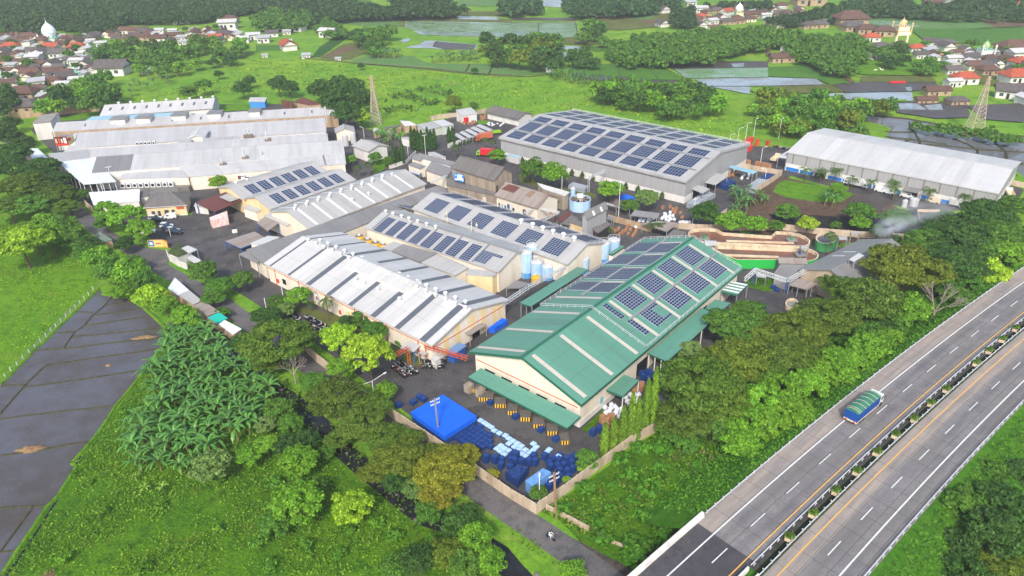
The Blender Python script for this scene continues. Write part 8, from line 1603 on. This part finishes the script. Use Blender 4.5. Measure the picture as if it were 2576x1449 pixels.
canopy('white double canopy beside the orange truss',Q(1,2,(1450,600),(1590,640),(1670,560),(1560,525)),[3.4,3.4,4.0,4.0],r_pale,True,None,.2,npost=1,pm=m_bluep);canopy('blue walled container shed between white and green halls',Q(1,2,(1912,640),(1985,670),(2118,580),(2040,545)),2.8,plain('pale_blue_roof',s2l((110,140,186)),.5),False,None,.2,walls=m_bluep,name='shed',cat='shed')
canopy('tiny white shed beside the right motorcycle cluster',Q(1,2,(1755,705),(1810,740),(1862,700),(1800,675)),2.4,r_bright,False,None,.2,walls=w_white,name='shed',cat='shed');canopy('small grey lean-to roof under the white hall corner',Q(1,2,(1635,650),(1690,680),(1750,640),(1690,610)),2.8,r_warm,True,None,.2,npost=1);canopy('rust edged grey canopy at the gable door of the white hall',Q(1,2,(2080,440),(2150,475),(2320,370),(2230,335)),3.4,r_rust,True,None,.2,npost=1)
canopy('small grey roof in the gap beside the blue tanks',Q(2,1,(-60,1449),(80,1449),(170,1400),(40,1370)),2.6,r_grey,True,None,.2,npost=1);t=thing('white_sign','small white signboard standing in the paved yard','signboard',g2(0,1,(2385,930),0));q=t.location;mb=MB();mb.box((q.x,q.y,0),(.12,.12,2.2));mb.build('post',m_grey,t);mb=MB();mb.box((q.x-.4,q.y,1.3),(1.6,.1,1.3),.3);mb.build('board',m_wall,t)
RK=Proto('rock');mb=MB();mb.lathe((0,0,-.2),[(.5,0),(.6,.3),(.4,.55),(0,.62)],7);RK.add('rock',mb,dirty('rock',s2l((120,112,106)),s2l((76,70,66)),1,.9))
for i in range(38):
 f=trng.random()*(len(stream)-1);i0=int(f);a,b_=stream[i0],stream[i0+1];x,y=a[0]+(b_[0]-a[0])*(f-i0),a[1]+(b_[1]-a[1])*(f-i0);P=G(x,y,0);RK.put('rock lying in the dark stream','rock',(P.x+trng.uniform(-2.6,2.6),P.y+trng.uniform(-2.6,2.6),0),trng.uniform(0,6),trng.uniform(.3,.9),'rocks in the stream')
for poly,pr,lab,n,z in((Q(2,1,(1000,860),(1200,840),(1300,900),(1240,930),(1040,920)),BL,'brown scrap bale in the black yard behind the tanks',16,(.4,.9)),(Q(2,1,(1500,640),(1700,640),(1760,760),(1640,760)),BL,'brown carton heap near the grey sheet canopy',7,(.5,.9)),(c3((1600,240),(1700,200),(1700,260),(1640,290)),BL,'brown scrap heap before the old storehouse',10,(.5,1)),(c3((1280,300),(1500,290),(1560,340),(1400,370)),BL,'scrap heap between the parking roofs and the lean-to shed',14,(.4,1)),(c3((1700,330),(1980,340),(1980,380),(1760,370)),SK,'pale bundle on the ground by the storehouse',10,(.5,.9)),(c6((220,650),(320,650),(330,740),(200,740)),BL,'brown carton heap under the light blue canopy',10,(.7,1.2)),(c6((400,720),(520,720),(520,790),(400,790)),SK,'cream sack heap beside the light blue canopy',9,(.8,1.2)),(Q(2,1,(1200,800),(1290,810),(1300,850),(1210,850)),SK,'pale bundle by the old brown wall',6,(.6,1)),(c5((1600,1290),(1720,1300),(1740,1380),(1600,1360)),CR,'blue bin group below the conveyor bridge',5,(.5,.7)),(Q(2,2,(2440,200),(2576,190),(2576,260),(2470,270)),CR,'blue crates on the yard beside the rain trees',6,(.6,.9)),(c4((640,680),(900,720),(860,800),(640,760)),BL,'machine box beside the workshop wall',6,(.6,1.1))):stackfield(poly,1.7,lab,lab+' group',n,zs=z,proto=pr,cat='heap')
# ==== THE VILLAGES
t_brown=tileroof('old_brown_tiles',s2l((120,90,78)),s2l((88,70,64)));t_or=tileroof('orange_tiles',s2l((190,96,70)),s2l((170,84,64)));t_grey=tileroof('grey_tiles',s2l((110,104,102)),s2l((84,78,78)))
def house_proto(kind,roof,wall,W=7.5,L=10,h=3.0,rh=2.4,oh=.7):
 p=Proto('house');a,b_=L/2+oh,W/2+oh;e=[(-a,-b_,h),(a,-b_,h),(a,b_,h),(-a,b_,h)];hp=(W*.42 if kind=='hip' else 0);r0,r1=(-a+hp,0,h+rh),(a-hp,0,h+rh);mb=MB()
 if kind=='flat':e=[(x,y,h+(.9 if y>0 else 0))for x,y,_ in e];mb.poly(e);mb.poly([(x,y,z-.15)for x,y,z in e][::-1])
 else:
  mb.poly([e[0],e[1],r1,r0],0,[(0,0),(L,0),(L-hp,W/2),(hp,W/2)]);mb.poly([e[2],e[3],r0,r1],0,[(0,0),(L,0),(L-hp,W/2),(hp,W/2)])
  if hp:mb.poly([e[1],e[2],r1],0,[(0,0),(W,0),(W/2,W/2)]);mb.poly([e[3],e[0],r0],0,[(0,0),(W,0),(W/2,W/2)])
  mb.poly([(x,y,h-.12)for x,y,_ in e][::-1])
 p.add('roof',mb,roof);mb=MB();mb.box((0,0,0),(L,W,h-.1))
 if kind=='gable':[mb.poly([(s_*L/2,-W/2*s_,h-.1),(s_*L/2,W/2*s_,h-.1),(s_*L/2,0,h+rh*.86)])for s_ in(1,-1)]
 if kind=='flat':mb.box((0,W*.22,h-.1),(L,W*.5,.5))
 p.add('wall',mb,wall);mb=MB();mb.box((-L*.1,-W/2-.02,0),(1,.1,2.1));p.add('door',mb,m_dk)
 for x in(-.32,.25):mb=MB();mb.box((L*x,-W/2-.02,1),(1.3,.1,1.1));p.add('window',mb,m_glass)
 return p
HP=dict(b=house_proto('hip',t_brown,w_tan),g=house_proto('gable',t_brown,w_cream),o=house_proto('hip',t_or,w_white),O=house_proto('gable',t_or,w_white),w=house_proto('gable',r_bright,w_white,6,8,3.4,1.2),f=house_proto('flat',r_pale,w_white,6,7,3.2),s=house_proto('gable',t_grey,w_white),d=house_proto('hip',t_grey,w_tan,8.5,12),l=house_proto('gable',t_brown,w_tan,6.5,14))
DESC=dict(b='brown hipped',g='brown gabled',o='orange hipped',O='orange gabled',w='white metal roofed',f='pale flat roofed',s='grey gabled',d='wide grey hipped',l='long brown')
hr_=random.Random(21);taken=[]
def hs(px,k,label,rz=None,s_=1.,grp=None,zs=None):
 P=G(*px,2)if not isinstance(px,Vector)else px;taken.append((P.x,P.y));HP[k].put(label,'house',(P.x,P.y,0),hr_.choice((.1,.25,1.7,-1.4))if rz is None else rz,(s_,s_,zs or s_),grp)
for q,k,lab,rz,s_ in(((110,475),'o','orange roofed house at the left photo edge',.2,1.2),((215,510),'f','white box house below the orange roof at the left',.1,1.1),((770,480),'o','bright orange roofed house with white walls below the big dome',.3,1.2),((860,500),'w','white domed roof house beside the bright orange one',1.4,1.1),((520,475),'O','orange and white house right below the big dome',.0,1.1),((340,340),'d','grey roofed house left of the big dome',0,1.2),
((1145,715),'s','long white house with a grey roof in the gap between groves',.05,1.9),((1460,710),'f','small pale house right of the long white one',.1,.8),((250,1085),'d','wide dark roofed house nearest the tan boundary wall',.05,1.4),((240,960),'b','large brown roofed house behind the tan wall',.1,1.5),((370,840),'f','white sheet roofed box house in the lower left village',.5,1.3),((660,780),'s','grey roofed house with white gable near the green spire',.8,1.2),
((550,735),'g','brown and cream house left of the grey gabled one',.1,1.2),((640,850),'w','white roofed house in front of the grey gabled one',.1,1.),((340,590),'w','white roofed long house in the middle of the left village',.1,1.2),((1030,440),'w','small white roofed house beside the upper grove',.1,1.),((1950,380),'w','white gabled house at the right part of the left village',.2,1.2),((2170,385),'O','long orange tiled roof at the right end of the left village',.05,1.1),((2300,265),'w','big white roofed compound among the upper trees',.1,1.9),
((2320,210),'b','brown roofed house behind the white compound',.1,1.4),((2450,400),'w','low tan and white house at the grove end',.1,1.2),((2550,370),'w','white house at the edge of the farm fields',.3,1.3),((1410,205),'g','brown gabled house high in the far wood',.3,1.1),((1540,205),'s','pale roofed house next to the high brown one',.2,1.1),((1800,215),'s','grey roofed house in the upper wood',.5,1.1),((1880,215),'f','tiny white house right of the upper grey one',.1,.8),((1765,45),'w','lone pale house among the farthest trees',.2,1.)):
 hs(Q(0,0,q)[0],k,lab,rz,s_*.95)
for q,k,lab,rz,s_ in(((165,340),'s','small cream farm house with a pale roof',.1,1.1),((410,285),'s','grey roofed barn on the farm meadow',-.3,1.5),((310,320),'f','low grey shed left of the farm barn',.2,1.),((730,345),'w','white gabled farm house alone on the meadow',-.35,1.75),((325,470),'O','white farm house with an orange roof patch',-1.1,1.5),((80,400),'f','low tan ruin at the left of the farm meadow',.1,1.4),((330,405),'f','tiny white roof behind the orange patched house',.1,.7),((85,545),'f','tiny field hut left of the farm meadow',.4,.6),((505,555),'f','small pale field hut on the meadow path',.1,.9),((825,580),'f','small pale blue field tank hut',.1,.6),((100,95),'s','grey roofed houses pair at the upper farm wood',.3,1.4)):
 hs(Q(1,0,q)[0],k,lab,rz,s_*.9)
for q,k,lab,rz,s_ in(((1515,105),'s','cream gabled house alone in the dry field at the top',-1.2,1.3),((1510,240),'s','dark roofed brick house at the lower dry field',-1.2,1.1),((1800,40),'f','grey and cream two storey house at the top',.1,1.4),((2160,120),'O','house with a slanted orange roof left of the white dome',.6,1.1),((1900,170),'o','yellow house with an orange hipped roof',.2,1.),((1900,100),'w','long white roofed house at the top right village',.05,1.4),((2010,220),'w','white house in the lower row of the top village',.5,1.2),((375,690),'f','tiny yellow field hut beside the big dark trees',.1,.6)):
 hs(Q(2,0,q)[0],k,lab,rz,s_*.95)
for q,k,lab,rz,s_ in(((820,235),'b','largest brown roofed hall with arches in the right village',.02,2.5),((850,280),'d','dark blue roofed house in front of the largest hall',.1,1.5),((990,310),'b','cream two storey house with a brown roof',-.2,1.45),((1170,330),'b','white two storey house with brown roof left of the gold dome',-.4,1.5),((1040,385),'o','orange tiled low roof in front of the two storey houses',-.1,1.2),((400,25),'d','very long dark roofed school at the top',.03,2.6),((540,220),'w','white sheet roof beside the largest hall',.0,1.5),((510,250),'d','dark flat roofed house below the white sheet roof',0,1.2),
((1640,430),'s','house with white gable front in the right village',-.5,1.1),((1795,440),'d','wide grey roofed house right of the white gable',.0,1.1),((1490,490),'o','long orange roof in the middle of the right village',.05,1.1),((1970,800),'o','orange hipped house near the right pylon',.05,1.35),((1860,830),'w','white roofed annex beside the orange house',.1,1.1),((1700,915),'l','long tan roof beside the orange house',.03,1.),((1590,1000),'l','low white walled hut with a brown roof at the flooded field',.03,.8),((2440,940),'s','tall white compound house at the right edge',-.5,1.5),((2180,680),'s','white gabled house below the green dome',-1.1,1.2),((2090,670),'g','brown house left of the white gabled one',-.1,1.2),
((2020,590),'s','white walled grey roof house beside the green dome',.3,1.2),((2510,570),'w','white roofs house at the right photo edge',.1,1.8),((2540,640),'o','orange roof at the right photo edge',.2,1.3),((2490,790),'o','brown orange hipped roof house near the right edge',.1,1.6),((2450,510),'b','long brown roof above the white roofs at the right edge',.1,1.9),((1050,560),'w','white box house at the lawn edge',.4,1.1),((200,480),'w','white house at the left end of the right grove',.8,1.2),((140,590),'l','low cream wall house by the brown path',.1,1.2),((1900,1010),'d','brown open hut at the flooded field',.1,.9),((1880,985),'w','tiny white roof left of the brown open hut',.1,.6),((1380,20),'f','light blue roofed house at the top right',.1,1.2),((1650,35),'l','long tan house at the top right',.1,1.3),((1820,20),'w','white house at the top right corner wood',.1,1.3)):
 hs(Q(3,0,q)[0],k,lab,rz,s_*.92)
def infill(poly,d,where,mix,n=200):
 for x,y in scatter(GP(poly,3),d,hr_,n):
  if any((x-a)**2+(y-b_)**2<(d*.95)**2 for a,b_ in taken):continue
  k=hr_.choice(mix);hs(Vector((x,y,0)),k,'%s house packed %s'%(DESC[k],where),hr_.choice((.08,.15,1.65,-1.5))+hr_.uniform(-.08,.08),hr_.uniform(.72,1.15),'%s houses %s'%(DESC[k],where))
mx='bbbgggllddswwfsw'
infill(Q(0,0,(-150,250),(250,330),(460,400),(600,360),(760,350),(960,330),(960,480),(940,640),(960,700),(850,730),(700,860),(540,900),(380,1080),(60,1100),(60,850),(-150,800)),9.2,'in the lower left village',mx)
infill(Q(0,0,(960,330),(1250,300),(1700,290),(2150,270),(2400,300),(2380,390),(1850,420),(1500,370),(1100,390)),9.5,'in the upper left village',mx)
infill(Q(2,0,(1830,120),(2100,60),(2576,40),(2576,180),(2350,190),(2100,220),(2000,280),(1830,220)),10,'in the top right village',mx)
infill(Q(3,0,(0,20),(200,60),(440,110),(600,200),(600,270),(420,260),(0,240)),10,'left of the largest brown hall',mx)
infill(Q(3,0,(1050,430),(1260,440),(1650,430),(2050,470),(2650,500),(2650,800),(2400,760),(2260,700),(1850,690),(1790,600),(1480,560),(1430,480),(1150,470)),10,'in the lower right village',mx)
infill(Q(3,0,(2350,760),(2650,760),(2650,1000),(2330,920)),11,'near the right edge compound',mx)
tr_=[(x,y)for P4 in(Q(0,0,(0,300),(900,400),(900,700),(600,850),(60,1000)),Q(0,0,(1000,320),(2300,300),(2300,380),(1100,380)),Q(3,0,(1100,440),(2600,520),(2600,780),(1500,560)))for x,y in scatter(GP(P4),24,hr_)]
for x,y in tr_:L_,r_0,h_0=TREE['far'];k=hr_.uniform(.45,.8);L_[0].put('small garden tree between the village houses','tree',(x,y,0),0,k,'garden trees in the villages',jit(MED,.2))
m_dome=plain('white_dome',s2l((232,240,244)),.35);m_teal=plain('mint_trim',s2l((120,190,170)),.5);m_gold=plain('gold_dome',s2l((216,190,136)),.4,.1)
def mosque(px,r,label,body,dome,storeys=2,mini=0,w=1.5,name='mosque'):
 p=G(*px,0);t=thing(name,label,'mosque',p);mb=MB();h=0
 for k in range(storeys):s_=r*2*w*(1-.22*k);mb.box((p.x,p.y,h),(s_,s_,3.2));h+=3.2
 mb.build('hall',body,t);mb=MB();hh=0
 for k in range(storeys):s_=r*2*w*(1-.22*k)+.8;hh+=3.2;mb.box((p.x,p.y,hh-.25),(s_,s_,.3))
 mb.build('cornice',m_teal if dome is not m_gold else m_gold,t);mb=MB();mb.lathe((p.x,p.y,h),[(r*.92,0),(r*.92,r*.4)],20);mb.build('drum',body,t)
 mb=MB();mb.lathe((p.x,p.y,h+r*.4),[(r*.92,0),(r*1.04,r*.3),(r*.98,r*.7),(r*.78,r*1.1),(r*.45,r*1.45),(r*.14,r*1.7),(.12,r*2.0),(.05,r*2.5)],24);mb.build('dome',dome,t,smooth=True)
 for k in range(10):a=2*math.pi*k/10;mb=MB();mb.box((p.x+math.cos(a)*r*.93,p.y+math.sin(a)*r*.93,h+.1),(.5,.5,r*.26),a);mb.build('window',m_glass,t)
 for k in range(mini):
  s_=r*w*.95;sx,sy=((-1,-1),(1,-1),(1,1),(-1,1))[k];mb=MB();mb.cyl((p.x+sx*s_,p.y+sy*s_,0),.5,h+1.5,8);mb.lathe((p.x+sx*s_,p.y+sy*s_,h+1.5),[(.7,0),(.75,.5),(.4,1.1),(0,1.9)],10);mb.build('minaret',body if dome is not m_gold else m_gold,t)
 return t
mosque(Q(0,0,(520,412))[0],5.2,'mosque with the large white onion dome in the left village',w_white,m_dome,1,1,1.3);mosque(Q(2,0,(2275,195))[0],3.2,'mosque with a small white dome in the top right village',w_yellow,m_dome,2,0,1.3);mosque(Q(3,0,(1335,345))[0],2.4,'cream mosque with a golden dome and four small towers',w_cream,m_gold,2,4,2.2)
mosque(Q(3,0,(2160,590))[0],2.2,'two tiered white mosque with a green gold dome',w_white,plain('green_gold_dome',s2l((160,190,130)),.4),2,2,2.0)
for q,mat,r,h,lab in(((785,800),m_teal,2.6,4.5,'small green spired prayer house in the left village'),((1510,375),t_brown,5.5,5.5,'pyramid roofed prayer hall in the upper left village')):
 p=G(*Q(0,0,q)[0],0);t=thing('prayer_house',lab,'prayer house',p);mb=MB();mb.box(p,(r*1.5,r*1.5,3));mb.build('wall',w_white,t);mb=MB();mb.lathe((p.x,p.y,3),[(r,0),(r*.4,h*.45),(r*.12,h*.75),(0,h)],4);mb.build('roof',mat,t)
p=G(*Q(3,0,(2485,158))[0],0);t=thing('spire_roof','pointed bright orange spire roof among the trees at the top right','spire',p);mb=MB();mb.lathe(p,[(4.5,0),(3.2,2.2),(1.6,6),(.8,10),(0,13)],4);mb.build('roof',plain('bright_orange',s2l((226,96,70)),.6),t)
p=G(*Q(3,0,(1335,440))[0],0);t=thing('gate_arch','cream arched gateway below the golden dome','gate',p);mb=MB();[mb.box((p.x+s_*4,p.y,0),(1.2,1.2,5))for s_ in(-1,1)];[mb.bar((p.x+4*math.cos(math.pi*k/8),p.y,5+1.3*math.sin(math.pi*k/8)),(p.x+4*math.cos(math.pi*(k+1)/8),p.y,5+1.3*math.sin(math.pi*(k+1)/8)),.5)for k in range(8)];mb.build('arch',w_cream,t)
p=G(*Q(3,0,(1300,842))[0],0);tag((lambda m:(m.box(p,(9,2,1.4)),m.build('red_cover',m_redp))[1])(MB()),'bright red covered load on the muddy field bank','covered load')
for k,q in enumerate(((1075,720),(1125,707),(1148,718))):
 J3=[(0,0,.8),(.5,0,.82),(.8,0,1.05),(1.0,0,1.1),(-.5,0,.8),(.45,.14,.45),(.48,.14,.05),(.45,-.14,.45),(.48,-.14,.05),(-.55,.14,.48),(-.45,.14,.05),(-.55,-.14,.48),(-.45,-.14,.05),(1.2,0,1.0)]
 if k==0:gm=human('body',J3,[(0,1),(1,2),(2,3),(3,13),(0,4),(1,5),(5,6),(1,7),(7,8),(4,9),(9,10),(4,11),(11,12)],[.26,.24,.13,.12,.22,.07,.04,.07,.04,.08,.04,.08,.04,.06]);gm.materials.clear();gm.materials.append(plain('pale_fur',s2l((226,214,196)),.9));GP_=Proto('goat');GP_.add('body',gm,None)
 GP_.put('pale goat grazing on the bright lawn, %s from the left'%ORD[k],'goat',G(*Q(3,0,q)[0],.1),k*1.5,1.3,'goats on the lawn')
# ==== AIR
def volume(name,dens,col,an=.3):
 m=bpy.data.materials.new(name);m.use_nodes=True;nt_=m.node_tree;nt_.nodes.remove(nt_.nodes['Principled BSDF']);v=nt_.nodes.new('ShaderNodeVolumePrincipled');v.inputs['Density'].default_value=dens;v.inputs['Color'].default_value=(*col,1);v.inputs['Anisotropy'].default_value=an
 nt_.links.new(v.outputs[0],nt_.nodes['Material Output'].inputs['Volume']);return m
mb=MB();mb.box((0,400,-1),(3060,3060,116));hz=mb.build('haze',volume('haze_air',.00018,(.86,.93,1.0),.0));tag(hz,'thin pale haze over the whole place',None,None,'stuff')
base=G(*Q(3,1,(1225,885))[0],9.0)
def puff(off,sz,dens,ns,label,rot=.35):
 mb=MB();mb.lathe((0,0,0),[(math.sin(math.pi*i/8),-math.cos(math.pi*i/8))for i in range(9)],16);o=bpy.data.objects.new('smoke',mb.data('smoke',[volume('smoke_air_'+str(dens),dens,(.8,.9,1.0),-.2)]));C.objects.link(o);o.location=base+Vector(off);o.scale=sz;o.rotation_euler=(0,-.12,rot);tag(o,label,'smoke',None,'stuff')
 nt_=o.data.materials[0].node_tree;v=[n for n in nt_.nodes if n.type=='PRINCIPLED_VOLUME'][0];tc=nt_.nodes.new('ShaderNodeTexCoord');gr_=nt_.nodes.new('ShaderNodeTexGradient');gr_.gradient_type='SPHERICAL';no=nt_.nodes.new('ShaderNodeTexNoise');no.inputs['Scale'].default_value=ns;no.inputs['Detail'].default_value=3
 nt_.links.new(tc.outputs['Object'],gr_.inputs[0]);nt_.links.new(tc.outputs['Object'],no.inputs['Vector']);mr=nt_.nodes.new('ShaderNodeMapRange');nt_.links.new(no.outputs['Fac'],mr.inputs[0]);mr.inputs[1].default_value=.38;mr.inputs[2].default_value=.68;m1=nt_.nodes.new('ShaderNodeMath');m1.operation='MULTIPLY';m2=nt_.nodes.new('ShaderNodeMath');m2.operation='MULTIPLY'
 nt_.links.new(gr_.outputs['Fac'],m1.inputs[0]);nt_.links.new(mr.outputs[0],m1.inputs[1]);nt_.links.new(m1.outputs[0],m2.inputs[0]);m2.inputs[1].default_value=dens;nt_.links.new(m2.outputs[0],v.inputs['Density'])
puff((.8,1.5,.8),(6.5,4.2,3.2),.55,1.6,'bluish white puff of smoke around the chimney mouth');puff((12,8,2.0),(16,9,4.5),.11,2.0,'thin trail of smoke drifting right from the chimney')
